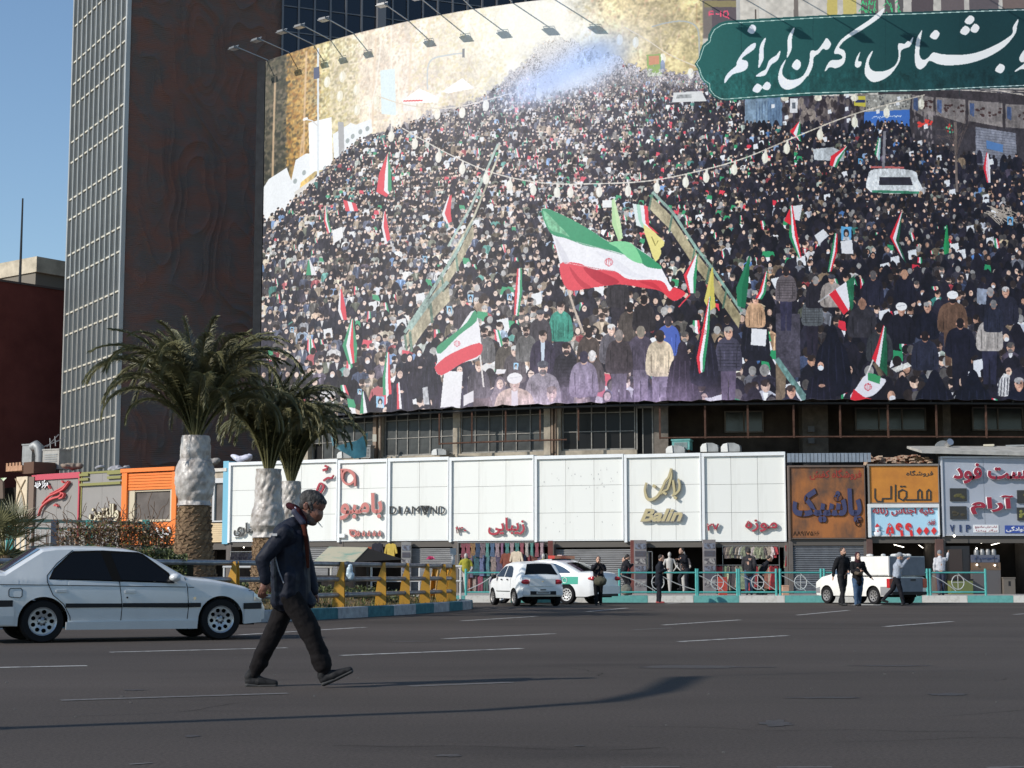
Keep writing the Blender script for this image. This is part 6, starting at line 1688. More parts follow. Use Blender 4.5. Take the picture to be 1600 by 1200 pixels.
for p0,p1,fl2,lb in((728,820,True,'railing panel left of the white hatchback'),(968,1088,False,'wide railing panel behind the leaning people'),(1090,1152,False,'railing panel in front of the poster pillar'),(1155,1213,False,'railing panel in front of the clothes racks'),(1219,1283,False,'railing panel left of the white van'),(1288,1340,False,'short railing panel partly behind the white van'),(1400,1449,False,'railing panel behind the van tail'),(1453.5,1540,False,'last railing panel at the right, before the food counter')):
 railing(p0,p1,lb,flip=fl2)
for px in(1450.5,1216):
 pass
M_WP=mat('white_pipe',(.62,.61,.58),.5)
wb=empty('white_pipe_barrier',(0,0,0),0,'low white pipe barrier seen through the guard rail','barrier')
for p0,p1,y0 in((348,402,886),(488,520,886),(578,658,885),(676,722,885)):
 A_=at(p0,y0,56);B_=at(p1,y0,56);MB().tube([A_,B_],.04,6).build('top_pipe',M_WP,wb)
 for X in(A_.x+.05,B_.x-.05):MB().tube([(X,56,.0),(X,56,A_.z)],.035,6).build('leg',M_WP,wb)
 A_=at(p0,908,56);B_=at(p1,908,56);MB().tube([A_,B_],.03,6).build('lower_pipe',M_WP,wb)
P_=[at(490,878.5,55),at(554,878,55),at(575,856.5,57),at(514,855.5,57)]
st=empty('vendor_stall',(P_[0].x,55,0),0,'vendor stall with faded cream and green sloping tarpaulin roof','stall')
q=MB();o_=Vector((P_[0].x,55,0));pts=[p-o_ for p in P_]
q.v=[tuple(p)for p in pts]+[tuple(p+Vector((0,.02,.03)))for p in pts];q.f=[(0,1,2,3),(7,6,5,4),(0,4,5,1),(1,5,6,2),(2,6,7,3),(3,7,4,0)];q.mi=[0]*6
q.build('tarpaulin_roof',mat('cream_green_tarp',(.50,.46,.33),.8,scale=1.4,detail=6,col2=(.22,.36,.28),thr=(.32,.48)),st)
q=MB();q.v=[tuple(pts[1]),(pts[1].x+1.5,2,pts[1].z+.1),tuple(pts[2]),];q.f=[(0,1,2)];q.mi=[0];q.build('side_flap',mat('dark_tarp',(.03,.028,.025),.8),st)
for p in pts:MB().tube([(p.x,p.y,0),(p.x,p.y,p.z)],.03,6).build('leg',M_BLK,st)
MB().box(pts[0].x+.05,pts[1].x-.05,.1,1.4,.0,.95).build('counter',mat('dark_stall_cloth',(.04,.035,.032),.9,var=.4,scale=4),st)
c=gnd(708,945);r_=empty('grey_bollard_pole',(at(708,900,50).x,50,0),0,'pale grey pole with a slotted head at the tip of the island','pole');MB().tube([(0,0,.1),(0,0,1.55)],.05,10).build('pole',mat('pale_grey_paint',(.5,.5,.5),.5),r_,smooth=50);MB().box(-.09,.09,-.05,.05,1.552,1.75).build('slotted_head',mat('pale_grey_paint',(.5,.5,.5)),r_)
pl=shop_plane(1470,1620,.5)
S=empty('food_counter',(pl.a.x,pl.a.y,0),pl.rz,'grey food counter with blue lettered glass top and jars','counter')
u0,u1,z0,z1=PB(1520,891,1564,927);MB().box(u0,u1,0,.8,.22,z1).build('counter_body',mat('warm_grey_metal',(.13,.12,.12),.5,.3),S)
a0,a1,b0,b1=PB(1520,879,1564,890.8);MB().box(a0,a1,.05,.7,b0,b1).build('glass_case',mat('amber_case',(.14,.09,.06),.3),S);a0,a1,b0,b1=PB(1520,867,1563,878.8);t_=MB().box(a0,a1,.1,.6,b0,b1).build('upper_case',mat('blue_grey_case',(.10,.11,.15),.4),S)
link('lettering',text_mesh('ساندویچ سرد و گرم',a0+.1,a1-.1,b0+.08,b1-.05,.09,.098,mat('navy_letter',(.03,.05,.13)),.02),t_)
for k in range(4):u,_=pl.uz(1529+k*9,864);MB().lathe([(.0,0),(.1,0),(.1,.16),(.07,.2),(.07,.23),(0,.23)],12,c=(u,.3,b1)).build('jar',mat('jar_grey',(.2,.2,.2),.3),S,smooth=50)
S=empty('drinks_fridge',(pl.a.x,pl.a.y,0),pl.rz,'tall dark drinks fridge behind the man in the white jacket','fridge');u0,u1,z0,z1=PB(1480,853,1519,925);MB().box(u0,u1,.3,1.0,.22,z1).build('cabinet',mat('black_cabinet',(.02,.02,.025),.3),S);MB().box(u0+.08,u1-.3,.28,.298,.4,z1-.12).build('door',mat('dark_door',(.035,.025,.03),.15),S)
S=empty('waste_bin',(pl.a.x,pl.a.y,0),pl.rz,'brown metal waste bin right of the food counter','bin');u0,u1,z0,z1=PB(1566,904,1584,927);MB().box(u0,u1,-.2,.3,.22,z1).build('bin_body',mat('brown_metal_bin',(.14,.12,.10),.5),S);MB().box(u0-.02,u1+.02,-.22,.32,z1+.001,z1+.05).build('lid',mat('brown_metal_bin',(.14,.12,.10)),S);MB().box((u0+u1)/2-.04,(u0+u1)/2+.05,-.206,-.2,(z0+z1)/2,z1-.1).build('slot',M_BLK,S)
S=empty('food_van_crate',(pl.a.x,pl.a.y,0),pl.rz,'olive green chest cooler behind the last railing','chest');u0,u1,z0,z1=PB(1483,907,1517,926);MB().box(u0,u1,-.3,.25,.22,z1).build('box',mat('olive_box',(.13,.15,.05),.6),S);MB().box(u0-.02,u1+.02,-.32,.27,z1+.001,z1+.06).build('lid',M_BLK,S)
for px,py,c1,w,h,lb in((1130,925,(.42,.06,.04),.3,.62,'red painted box by the poster pillar'),(1228,924,(.5,.3,.2),.22,.32,'small orange box beside the corner'),(588,905,(.55,.06,.08),.25,.35,'red bag of goods seen through the guard rail'),(602,908,(.6,.6,.62),.4,.3,'pile of pale goods seen through the guard rail')):
 Y=62 if px>700 else 57;c=at(px,py,Y);b=MB();b.box(-w/2,w/2,0,.3,0,h);b.box(-w/2-.01,w/2+.01,-.01,.31,h+.001,h+.04)
 tagp(b.build('goods_box',mat('goods_'+lb[:7],c1,.7,var=.2,scale=6),loc=(c.x,Y,.22 if px>700 else 0.0)),lb,'box')
 # vehicles
M_TYRE=mat('tyre_rubber',(.015,.015,.016),.8,bump=.002,scale=20)
M_WELL=mat('wheel_well_black',(.006,.006,.006),.9)
M_TRIMB=mat('black_plastic_trim',(.014,.014,.016),.5,spec=.25)
M_GLSC=mat('car_glass_dark',(.005,.0045,.004),.06,spec=.35)
M_GLSB=mat('car_glass_painted_sky',(.045,.07,.105),.04,spec=.9,coat=.5)  # blue base colour paints a sky reflection into the glass
M_RIM=mat('alloy_rim',(.42,.43,.44),.35,.6)
M_CHR=mat('chrome',(.6,.6,.6),.15,1.0)
M_RLAMP=mat('red_lamp',(.45,.015,.02),.15,coat=.6)
M_HLAMP=mat('clear_lamp',(.5,.52,.54),.1,.3,coat=1)
def paint(name,c):return mat(name,c,.32,coat=.5,var=.05,scale=2.5)
class Car:
 def __init__(s,prof,wx,ww,belt,arches,sill,tum=.36,crown=.03,rc=.07,ends=(.32,.30)):
  s.P=prof;s.px=[p[0]for p in prof];s.pz=[p[1]for p in prof]
  s.wx,s.ww,s.belt,s.arches,s.sill,s.tum,s.crown,s.rc=wx,ww,belt,arches,sill,tum,crown,rc
  s.x0,s.x1=s.px[0],s.px[-1];s.ends=ends
 def zt(s,x):return float(np.interp(x,s.px,s.pz))
 def bottom(s,x):
  z=s.sill
  if x<s.x0+.3:z=s.sill+(s.ends[0]-s.sill)*(1-(x-s.x0)/.3)
  if x>s.x1-.3:z=s.sill+(s.ends[1]-s.sill)*(1-(s.x1-x)/.3)
  for(ax,ar,az)in s.arches:
   if abs(x-ax)<ar:z=max(z,az+math.sqrt(max(ar*ar-(x-ax)**2,0)))
  return z
 def ys(s,x,z):
  w_=float(np.interp(x,s.wx,s.ww));b=s.belt
  return w_-max(0,.42-z)*.13-max(0,z-b)*s.tum-max(0,min(z,b)-.62)*.08
 def body(s,name,material,root):
  xs=set(np.round(np.arange(s.x0,s.x1,.07),3).tolist())|set(np.round(s.px,3).tolist())|{s.x1}
  for(ax,ar,az)in s.arches:
   for k in range(-12,13):xs.add(round(ax+ar*math.sin(k*math.pi/24),3))
   xs.add(round(ax-ar-.004,3));xs.add(round(ax+ar+.004,3))
  for d_ in(.015,.03,.05):xs.add(s.x0+d_);xs.add(s.x1-d_)
  xs=sorted(x for x in xs if s.x0<=x<=s.x1)
  rings=[]
  for x in xs:
   zb=s.bottom(x);zt=max(s.zt(x),zb+.02);rc=min(s.rc,(zt-zb)*.4);ze=zt-rc
   r_=[]
   for j in range(11):
    z=zb+(ze-zb)*j/10;r_.append((s.ys(x,z),z))
   ye=s.ys(x,ze)
   for t in(30,60,90):r_.append((ye-rc*1.4*(1-math.cos(R(t))),ze+rc*math.sin(R(t))))
   yt=r_[-1][0]
   for f_ in(.75,.5,.25,0):r_.append((yt*f_,zt+s.crown*(1-f_*f_)))
   rings.append(r_)
  b=MB();n=len(rings[0]);full=2*n-1
  for x,r_ in zip(xs,rings):
   for(y,z)in r_:b.v.append((x,-y,z))
   for(y,z)in reversed(r_[:-1]):b.v.append((x,y,z))
  for i in range(len(xs)-1):
   for j in range(full-1):
    a=i*full+j;b.f.append((a,a+full,a+full+1,a+1));b.mi.append(0)
  b.f.append(tuple(range(full)));b.mi.append(0)
  k=(len(xs)-1)*full;b.f.append(tuple(k+j for j in reversed(range(full))));b.mi.append(0)
  o=b.build(name,material,root,smooth=32)
  wb_=MB();wb_.box(s.x0+.12,s.x1-.12,-min(s.ww)*.8,min(s.ww)*.8,s.sill-.03,min(s.belt,min(s.pz[1:-1]))-.15)
  wb_.build('underbody',M_WELL,root)
  return o
 def side(s,name,xs,zt,zb,material,root,off=.006,side=-1,th=.012,nc=12,nr=3):
  """a pane or strip lying on the flank; zt and zb are heights at the xs"""
  b=MB();X=np.linspace(xs[0],xs[-1],nc)
  for x in X:
   t=float(np.interp(x,xs,zt));q=float(np.interp(x,xs,zb))
   for j in range(nr+1):
    z=q+(t-q)*j/nr;b.v.append((x,side*(s.ys(x,z)+off),z))
  m_=nr+1
  for i in range(nc-1):
   for j in range(nr):
    a=i*m_+j;f_=(a,a+m_,a+m_+1,a+1);b.f.append(f_ if side<0 else f_[::-1]);b.mi.append(0)
  k0=len(b.v);loop=[i*m_ for i in range(nc)]+[(nc-1)*m_+j for j in range(1,m_)]+[i*m_+nr for i in range(nc-2,-1,-1)]+[j for j in range(nr-1,0,-1)]
  for q in loop:v=b.v[q];b.v.append((v[0],v[1]-side*th,v[2]))
  L=len(loop)
  for i in range(L):
   j=(i+1)%L;f_=(loop[j],loop[i],k0+i,k0+j);b.f.append(f_ if side<0 else f_[::-1]);b.mi.append(0)
  return b.build(name,material,root)
 def top(s,name,xa,xb,fa_,fb_,material,root,off=.008,n=10,th=.015,ya=None):
  """glass lying on the top profile between xa and xb, half width as a share of the roof width"""
  pts=[(xa,s.zt(xa))]+[(x,z)for x,z in s.P if xa<x<xb]+[(xb,s.zt(xb))]
  A_=np.array(pts);L=np.concatenate([[0],np.cumsum(np.hypot(*np.diff(A_,axis=0).T))])
  b=MB();m_=9
  for i in range(n+1):
   t=L[-1]*i/n;x=float(np.interp(t,L,A_[:,0]));z=float(np.interp(t,L,A_[:,1]))
   e=.001;x2=float(np.interp(min(t+.02,L[-1]),L,A_[:,0]))-float(np.interp(max(t-.02,0),L,A_[:,0]));z2=float(np.interp(min(t+.02,L[-1]),L,A_[:,1]))-float(np.interp(max(t-.02,0),L,A_[:,1]))
   ln=math.hypot(x2,z2);nx_,nz_=-z2/ln,x2/ln
   rc=s.rc;yt=s.ys(x,z-rc)-rc*1.4
   f_=fa_+(fb_-fa_)*i/n
   for j in range(m_):
    y=yt*f_*(j/(m_-1)*2-1)
    cr=s.crown*(1-(y/yt)**2)
    b.v.append((x+nx_*(off+cr*.0),y,z+cr+nz_*off+(0 if nz_>.3 else 0)))
  for i in range(n):
   for j in range(m_-1):
    a=i*m_+j;b.f.append((a,a+m_,a+m_+1,a+1));b.mi.append(0)
  o=b.build(name,material,root,smooth=50)
  return o
def wheel_mesh(r=.30,w=.19,style=9,rimm=None,cover=False):
 rimm=rimm or M_RIM
 root=bpy.data.objects.new('wheel',None);COL.objects.link(root)
 q=r*.66
 t=MB();t.lathe([(q,-w/2),(r*.93,-w/2-.004),(r,-w/2+.03),(r,w/2-.03),(r*.93,w/2+.004),(q,w/2)],36,'y',cap=False);t.build('tyre',M_TYRE,root,smooth=40)
 b=MB();b.lathe([(q,-w/2+.0),(q-.02,-w/2+.02),(q-.03,w/2)],32,'y',cap=False)
 n=style;yo=-w/2+.035;ri,ro=r*.18,q-.02
 for k in range(n):
  a0=2*math.pi*k/n;h=math.pi/n
  inner=9;hr_=min(ro*math.sin(h)*.62,(ro-ri)*.24);hc=(ri*.75+ro*1.25)/2
  for i in range(inner*2):
   def hole(t):return(hc*math.cos(a0)+hr_*1.1*math.cos(t+a0),hc*math.sin(a0)+hr_*math.sin(t+a0))
   def edge(t):
    dx,dz=math.cos(t),math.sin(t);best=9
    for(A1,B1,C1)in((math.sin(h),-math.cos(h),0),(math.sin(h),math.cos(h),0)):
     den=A1*dx+B1*dz
     if den<-1e-6:
      tt=-(A1*hc)/den
      if tt>0:best=min(best,tt)
    bq=hc*dx;disc=bq*bq-(hc*hc-ro*ro);best=min(best,-bq+math.sqrt(max(disc,0)))
    d2=bq*bq-(hc*hc-ri*ri)
    if d2>0 and bq<0:best=min(best,-bq-math.sqrt(d2))
    X_,Z_=hc+best*dx,best*dz
    return(X_*math.cos(a0)-Z_*math.sin(a0),X_*math.sin(a0)+Z_*math.cos(a0))
   t0=2*math.pi*i/(inner*2);t1=2*math.pi*(i+1)/(inner*2)
   h0,h1,e0,e1=hole(t0),hole(t1),edge(t0),edge(t1)
   def yv(p):rr_=math.hypot(*p);return yo+.03*(1-rr_/ro)*0+.015*math.cos(rr_/ro*3.1)
   b.quad((h0[0],yv(h0),h0[1]),(h1[0],yv(h1),h1[1]),(e1[0],yv(e1),e1[1]),(e0[0],yv(e0),e0[1]))
   b.quad((h1[0],yv(h1),h1[1]),(h0[0],yv(h0),h0[1]),(h0[0],yv(h0)+.03,h0[1]),(h1[0],yv(h1)+.03,h1[1]))
 b.lathe([(0,yo+.0),(ri*.5,yo-.002),(ri+.004,yo+.016)],20,'y',cap=False)
 o=b.build('rim',rimm,root)
 d=MB()
 for k in range(4 if style>7 else 5):a=k*2*math.pi/(4 if style>7 else 5)+.6;d.lathe([(0,yo-.004),(.016,yo-.003),(.018,yo+.02)],8,'y',c=(r*.14*math.cos(a)*1.3,0,r*.14*math.sin(a)*1.3),cap=False)
 d.build('wheel_bolts',M_TRIMB,root)
 MB().lathe([(0,yo+.05),(q-.02,yo+.05)],24,'y',cap=False).build('brake_shadow',M_WELL,root)
 return root
def put_wheel(proto,root,x,y,r,flip=False,ang=0):
 c=copy_tree(proto,root);c.location=(x,y,r);c.rotation_euler=(0,R(ang),math.pi if flip else 0);return c
 # white saloon passing at the left
PLc=Plane((azx(66,1003)*23.6,23.6),(azx(345,997)*24.75,24.75))
WBs=PLc.L;hd=PLc.rz
def q5(zx,zy):
 u,z=PLc.uz(zx/3.636,840+zy/3.636);return u,z+.062*(1-u/WBs)
HWS=.84
oy=Vector((-PLc.d.y,PLc.d.x,0))*HWS
sal=empty('saloon_car',(PLc.a.x+oy.x,PLc.a.y+oy.y,0),hd,'white four door saloon driving past in the left foreground','car')
pr=[(-1.02,.50),(-1.0,.80),(-.95,.93),(-.80,.965),(-.52,.975)]+[q5(*p)for p in[(150,160),(258,92),(330,80),(440,73),(600,72),(740,78),(815,92),(900,132),(1000,190),(1068,229),(1200,238),(1320,258),(1400,274),(1455,296),(1490,332)]]
pr+=[(pr[-1][0]+.06,pr[-1][1]-.06),(pr[-1][0]+.11,.50)]
pr=sorted(pr)
x1s=pr[-1][0]
CS=Car(pr,[-1.05,-.95,-.7,0,1.3,WBs,x1s-.35,x1s-.1,x1s],[.66,.76,.82,.85,.85,.84,.80,.73,.62],q5(600,262)[1],[(0,.345,.30),(WBs,.345,.30)],.24,tum=.42)
M_PW=paint('white_car_paint',(.58,.60,.60))
CS.body('body',M_PW,sal)
def S5(name,T,B_,material,**k):
 a=[q5(*p)for p in T];b_=[q5(*p)for p in B_]
 xs=sorted(set([p[0]for p in a]+[p[0]for p in b_]))
 return CS.side(name,xs,[float(np.interp(x,[p[0]for p in a],[p[1]for p in a]))for x in xs],[float(np.interp(x,[p[0]for p in b_],[p[1]for p in b_]))for x in xs],material,sal,nc=26,**k)
S5('window_surround',[(280,258),(306,205),(424,97),(600,88),(816,94),(968,210),(990,262)],[(280,262),(990,266)],M_WELL,off=.004)
S5('side_window',[(292,252),(314,212),(426,108),(588,100),(632,254)][:4]+[(588.5,100),(636,250)],[(292,256),(640,258)],M_GLSC,off=.009)
S5('side_window',[(640,104),(806,102),(955,214),(972,254)],[(640,105),(690,256),(972,258)],M_GLSC,off=.009)
S5('side_window_post',[(588,98),(642,98),(692,262)],[(588,102),(640,262),(692,264)],M_WELL,off=.012)
for T,B_ in(([(372,396),(688,388)],[(372,420),(688,410)]),([(696,386),(1066,376)],[(696,409),(1066,402)]),([(1072,375),(1140,373)],[(1072,401),(1132,397)])):S5('side_moulding',T,B_,M_TRIMB,off=.016,th=.03,nr=1)
S5('bumper_strip',[(1388,369),(1500,362)],[(1400,402),(1500,398)],M_TRIMB,off=.02,th=.05,nr=1)
CS.side('bumper_strip',[-.98,-.42],[.60,.60],[.50,.51],M_TRIMB,sal,off=.014,th=.03,nr=1)
CS.side('bumper',[-.98,-.40],[.50,.51],[.27,.25],M_PW,sal,off=.02,th=.04,nr=2)
S5('bumper',[(1392,404),(1500,400)],[(1398,486),(1500,474)],M_PW,off=.022,th=.05,nr=2)
S5('sill_skirt',[(384,502),(1118,472)],[(372,546),(1120,520)],M_PW,off=.035,th=.07,nr=2)
gap_=lambda P_:[S5('door_seam',[(a[0],a[1]),(a[0]+3.2,a[1])],[(a[0],b_[1]),(a[0]+3.2,b_[1])],M_WELL,off=.002,th=.004,nr=1)for a,b_ in P_]
def seam(P_):
 b=MB()
 for i in range(len(P_)-1):
  u0,z0=q5(*P_[i]);u1,z1=q5(*P_[i+1]);b.beam((u0,-CS.ys(u0,z0)-.002,z0),(u1,-CS.ys(u1,z1)-.002,z1),.009,.009,up=(0,1,0))
 b.build('door_seam',M_WELL,sal)
seam([(428,92),(330,170),(270,240),(268,275),(300,350),(360,400),(396,470),(398,492)]);seam([(602,90),(660,200),(680,270),(692,400),(686,484)]);seam([(1052,232),(1066,290),(1070,400),(1064,466)])
seam([(0,298),(280,294),(680,290),(1056,286)]);seam([(1070,286),(1455,296)])
seam([(50,330),(60,318),(118,316),(126,326),(124,362),(112,370),(58,368),(50,360),(50,330)])
for zx,zy in((348,326),(738,320)):
 u,z=q5(zx,zy);MB().box(u-.075,u+.075,-CS.ys(u,z)-.018,-CS.ys(u,z)+.01,z-.018,z+.018).build('door_handle',M_PW,sal)
u,z=q5(722,354);MB().lathe([(0,0),(.014,0),(.014,.01)],10,'y',c=(u,-CS.ys(u,z)-.008,z)).build('keyhole',M_TRIMB,sal)
u,z=q5(1106,348);MB().lathe([(0,0),(.022,0),(.022,.01)],12,'y',c=(u,-CS.ys(u,z)-.008,z)).build('round_badge',M_CHR,sal)
u,z=q5(992,238);mr=MB();mr.ell((u-.01,-CS.ys(u,z)-.10,z+.01),(.09,.10,.065));mr_=link('door_mirror',remeshed(mr,.012,M_PW,2),sal);u2,z2=q5(985,258)
MB().ell((u-.06,-CS.ys(u,z)-.07,z-.04),(.06,.06,.03)).build('mirror_base',M_TRIMB,mr_,smooth=60)
S5('headlamp',[(1452,308),(1500,336)],[(1456,352),(1500,358)],M_HLAMP,off=.01,nr=2)
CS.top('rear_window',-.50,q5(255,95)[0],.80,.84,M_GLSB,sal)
CS.top('windscreen',q5(818,95)[0],q5(1060,225)[0],.86,.84,M_GLSC,sal)
wp9=wheel_mesh(.302,.19,9)
for x,y,f_ in((0,-HWS+.115,False),(WBs,-HWS+.115,False),(0,HWS-.115,True),(WBs,HWS-.115,True)):put_wheel(wp9,sal,x,y,.302,f_,13 if x else 0)
for o_ in list(wp9.children):bpy.data.objects.remove(o_)
bpy.data.objects.remove(wp9)
MB().box(-1.03,-1.0,-.60,-.30,.66,.86).build('rear_lamp',M_RLAMP,sal);MB().box(-1.03,-1.0,.30,.60,.66,.86).build('rear_lamp',M_RLAMP,sal)
MB().tube([(-.95,-.45,.24),(-1.06,-.45,.24)],.025,8).build('exhaust_pipe',M_RUST,sal)
# white hatchback parked at the far kerb, tail to the camera
def place(px,Y,hx,hy,hw,name,label,cat='car'):
 """near rear wheel at the given pixel column and depth; heading (hx, hy); camera sees the left flank (y>0 side)"""
 d=Vector((hx,hy,0)).normalized();lf=Vector((-d.y,d.x,0))
 p=Vector((azx(px,940)*Y,Y,0))-lf*(hw-.1)
 return empty(name,p,math.atan2(d.y,d.x),label,cat)
H=place(807,51.9,-.33,.944,.74,'hatchback_car','small white hatchback parked tail first beside the police car')
ph=[(-.62,.45),(-.60,.62),(-.57,.92),(-.52,1.0),(-.28,1.36),(-.16,1.40),(.3,1.46),(.9,1.46),(1.35,1.40),(2.0,.98),(2.3,.92),(2.7,.80),(2.9,.66),(2.98,.45)]
CH=Car(ph,[-.62,-.5,-.2,.3,1.6,2.4,2.8,2.98],[.70,.76,.79,.80,.80,.78,.70,.58],.93,[(0,.33,.28),(2.22,.33,.28)],.25,tum=.40,rc=.09)
M_PW2=paint('bright_white_paint',(.76,.77,.76));CH.body('body',M_PW2,H)
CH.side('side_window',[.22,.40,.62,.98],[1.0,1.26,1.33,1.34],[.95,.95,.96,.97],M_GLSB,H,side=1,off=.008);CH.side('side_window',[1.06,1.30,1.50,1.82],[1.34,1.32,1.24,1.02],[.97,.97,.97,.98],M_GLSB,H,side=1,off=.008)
CH.top('rear_window',-.50,-.24,.96,.86,M_GLSC,H,off=.012);CH.top('windscreen',1.38,1.98,.86,.86,M_GLSC,H)
CH.side('side_moulding',[.35,1.75],[.50,.50],[.475,.475],M_TRIMB,H,side=1,off=.012,th=.02)
M_GREYP=paint('tailgate_white',(.76,.77,.76))  # plain white, same tone as the body paint
MB().box(-.655,-.60,-.45,.45,.66,.90).build('tailgate_panel',M_PW2,H);MB().box(-.70,-.56,-.70,.70,.36,.62).build('rear_bumper',M_PW2,H);MB().box(-.72,-.66,-.45,.45,.38,.50).build('lower_bumper_grille',M_TRIMB,H);pl_=MB().box(-.735,-.722,-.24,.24,.40,.49).build('number_plate',mat('plate_white',(.5,.5,.48),.5),H)
MB().box(-.742,-.736,-.20,.20,.43,.46).build('plate_text',M_LBLK,pl_)
for s_ in(-1,1):lp=MB();lp.ell((-.57,s_*.56,.80),(.09,.17,.085));lp.build('tail_lamp',M_RLAMP,H,smooth=60)
MB().box(-.27,-.24,-.14,.14,1.375,1.40).build('brake_light',M_RLAMP,H);MB().beam((-.45,0,1.02),(-.36,.25,1.12),.015).build('wiper',M_TRIMB,H);MB().box(-.665,-.655,-.03,.03,.80,.84).build('round_badge',M_CHR,H);MB().box(-.72,-.70,-.1,.1,.53,.56).build('plate_lamp',M_TRIMB,H)
for s_ in(.55,1.15):MB().box(s_,s_+.1,.80,.825,.86,.90).build('door_handle',M_TRIMB,H)
mr=MB().ell((1.72,.90,.98),(.10,.10,.075)).build('door_mirror',M_TRIMB,H,smooth=60)
b=MB()
for x,z0,z1 in((1.02,.36,1.36),(.32,.60,.93)):b.beam((x,CH.ys(x,z0)+.001,z0),(x,CH.ys(x,z1)+.001,z1),.008)
b.build('door_seam',M_WELL,H)
H.scale=(.93,.93,.93)
wp7=wheel_mesh(.285,.17,7,mat('steel_wheel',(.25,.24,.23),.5,.5))
for x in(0,2.22):put_wheel(wp7,H,x,.70,.285,True);put_wheel(wp7,H,x,-.70,.285,False)
# police saloon beside it
M_GRN=mat('police_green',(.02,.33,.22),.4,coat=.4)
Pc=place(887,55.3,-.82,.572,.88,'police_car','white police saloon with green stripe and red roof light bar','car')
pp=[(-1.05,.45),(-1.03,.85),(-.98,1.0),(-.85,1.04),(-.45,1.05),(.25,1.36),(.6,1.44),(1.2,1.46),(1.7,1.40),(2.45,1.02),(2.9,.92),(3.15,.78),(3.26,.6),(3.3,.4)]
CP=Car(pp,[-1.05,-.9,-.5,.3,1.8,2.7,3.1,3.3],[.70,.80,.86,.88,.88,.86,.76,.60],.98,[(0,.36,.32),(2.65,.36,.32)],.25,tum=.42,rc=.08)
CP.body('body',M_PW2,Pc)
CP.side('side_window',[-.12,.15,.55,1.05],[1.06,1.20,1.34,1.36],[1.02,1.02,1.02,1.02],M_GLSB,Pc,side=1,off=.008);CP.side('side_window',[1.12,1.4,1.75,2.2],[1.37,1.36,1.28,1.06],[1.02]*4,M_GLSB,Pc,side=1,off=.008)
CP.top('rear_window',-.42,.22,.86,.84,M_GLSC,Pc);CP.top('windscreen',1.72,2.42,.86,.84,M_GLSC,Pc)
g_=CP.side('green_stripe',[-.45,2.6],[.90,.90],[.66,.64],M_GRN,Pc,side=1,off=.005);CP.side('stripe_emblem',[.62,.92],[.86,.86],[.76,.76],M_PW2,g_,side=1,off=.010,nr=1,th=.004)
rg=MB();x_=.05;ring=[(x_+.085*math.cos(t*.45),CP.ys(x_,.78)+.012,.78+.085*math.sin(t*.45))for t in range(15)];rg.tube(ring,.010,5);rg.build('stripe_ring',M_PW2,g_)
MB().beam((.30,CP.ys(.3,.66)+.012,.66),(.52,CP.ys(.5,.9)+.012,.90),.03,.01,up=(0,1,0)).build('stripe_slash',M_PW2,g_)
for s_ in(-1,1):
 lp=MB();lp.ell((-.93,s_*.66,.84),(.24,.17,.085));lp.build('tail_lamp',M_RLAMP,Pc,smooth=60)
MB().box(-1.10,-1.0,-.72,.72,.34,.60).build('rear_bumper',M_PW2,Pc);MB().box(-1.115,-1.02,-.6,.6,.26,.339).build('lower_bumper',M_TRIMB,Pc)
lb_=MB();lb_.box(.62,.88,-.62,.62,1.50,1.60);lbo=lb_.build('light_bar',M_RLAMP,Pc);MB().box(.66,.84,-.12,.12,1.601,1.63).build('light_bar_centre',mat('pale_plastic',(.5,.4,.38),.5),lbo);MB().box(.7,.8,-.5,.5,1.44,1.499).build('bar_foot',M_TRIMB,lbo)
wpc=wheel_mesh(.32,.2,10,mat('white_hubcap',(.62,.62,.60),.4,.2))
for x in(0,2.65):put_wheel(wpc,Pc,x,.77,.32,True,10);put_wheel(wpc,Pc,x,-.77,.32,False)
MB().beam((.1,0,1.34),(-.02,0,1.52),.012).build('aerial',M_TRIMB,Pc)
# white pickup with a box body
V_=place(1368,54.6,-.50,.866,.80,'pickup_van','white pickup with boxed load bed and dented tail doors toned grey for shade','van')
pv_=[(-.78,.45),(-.77,.86),(-.70,.90),(1.05,.90),(1.08,1.36),(1.2,1.42),(1.55,1.40),(2.15,.98),(2.6,.90),(2.95,.74),(3.05,.42)]
CV=Car(pv_,[-.78,-.4,.5,1.8,2.6,2.95,3.05],[.78,.80,.80,.80,.76,.68,.58],.92,[(0,.34,.28),(2.3,.34,.28)],.27,tum=.30,rc=.05)
M_VAN=paint('creamy_white_paint',(.76,.74,.68));CV.body('body',M_VAN,V_)
M_LOWG=mat('grey_lower_body',(.23,.23,.23),.6)
CV.side('lower_cladding',[-.76,-.36],[.58,.58],[.32,.29],M_LOWG,V_,side=1,off=.01);CV.side('lower_cladding',[2.68,3.02],[.56,.50],[.36,.36],M_LOWG,V_,side=1,off=.01)
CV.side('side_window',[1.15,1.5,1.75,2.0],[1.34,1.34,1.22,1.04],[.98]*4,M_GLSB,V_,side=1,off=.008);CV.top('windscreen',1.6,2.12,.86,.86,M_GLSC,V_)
bxm=MB().box(-.74,1.04,-.78,.78,.93,1.56);M_BOXW=mat('load_box_white',(.74,.72,.67),.5,var=.08,scale=3);bo=bxm.build('load_box',M_BOXW,V_)
MB().box(-.70,.95,.781,.79,.945,.958).build('box_ledge',M_TRIMB,bo)
M_TDR=mat('shaded_white_door',(.24,.25,.27),.6,scale=3,detail=6,col2=(.17,.18,.20))  # white doors greyed, the shade on the tail put into their colour
MB().box(-.775,-.742,-.76,.76,.94,1.54).build('upper_tail_door',M_TDR,V_);MB().box(-.80,-.772,-.62,.62,.42,.86).build('lower_tailgate',M_TDR,V_);MB().box(-.83,-.801,-.3,-.1,.78,.82).build('tail_handle',M_TRIMB,V_)
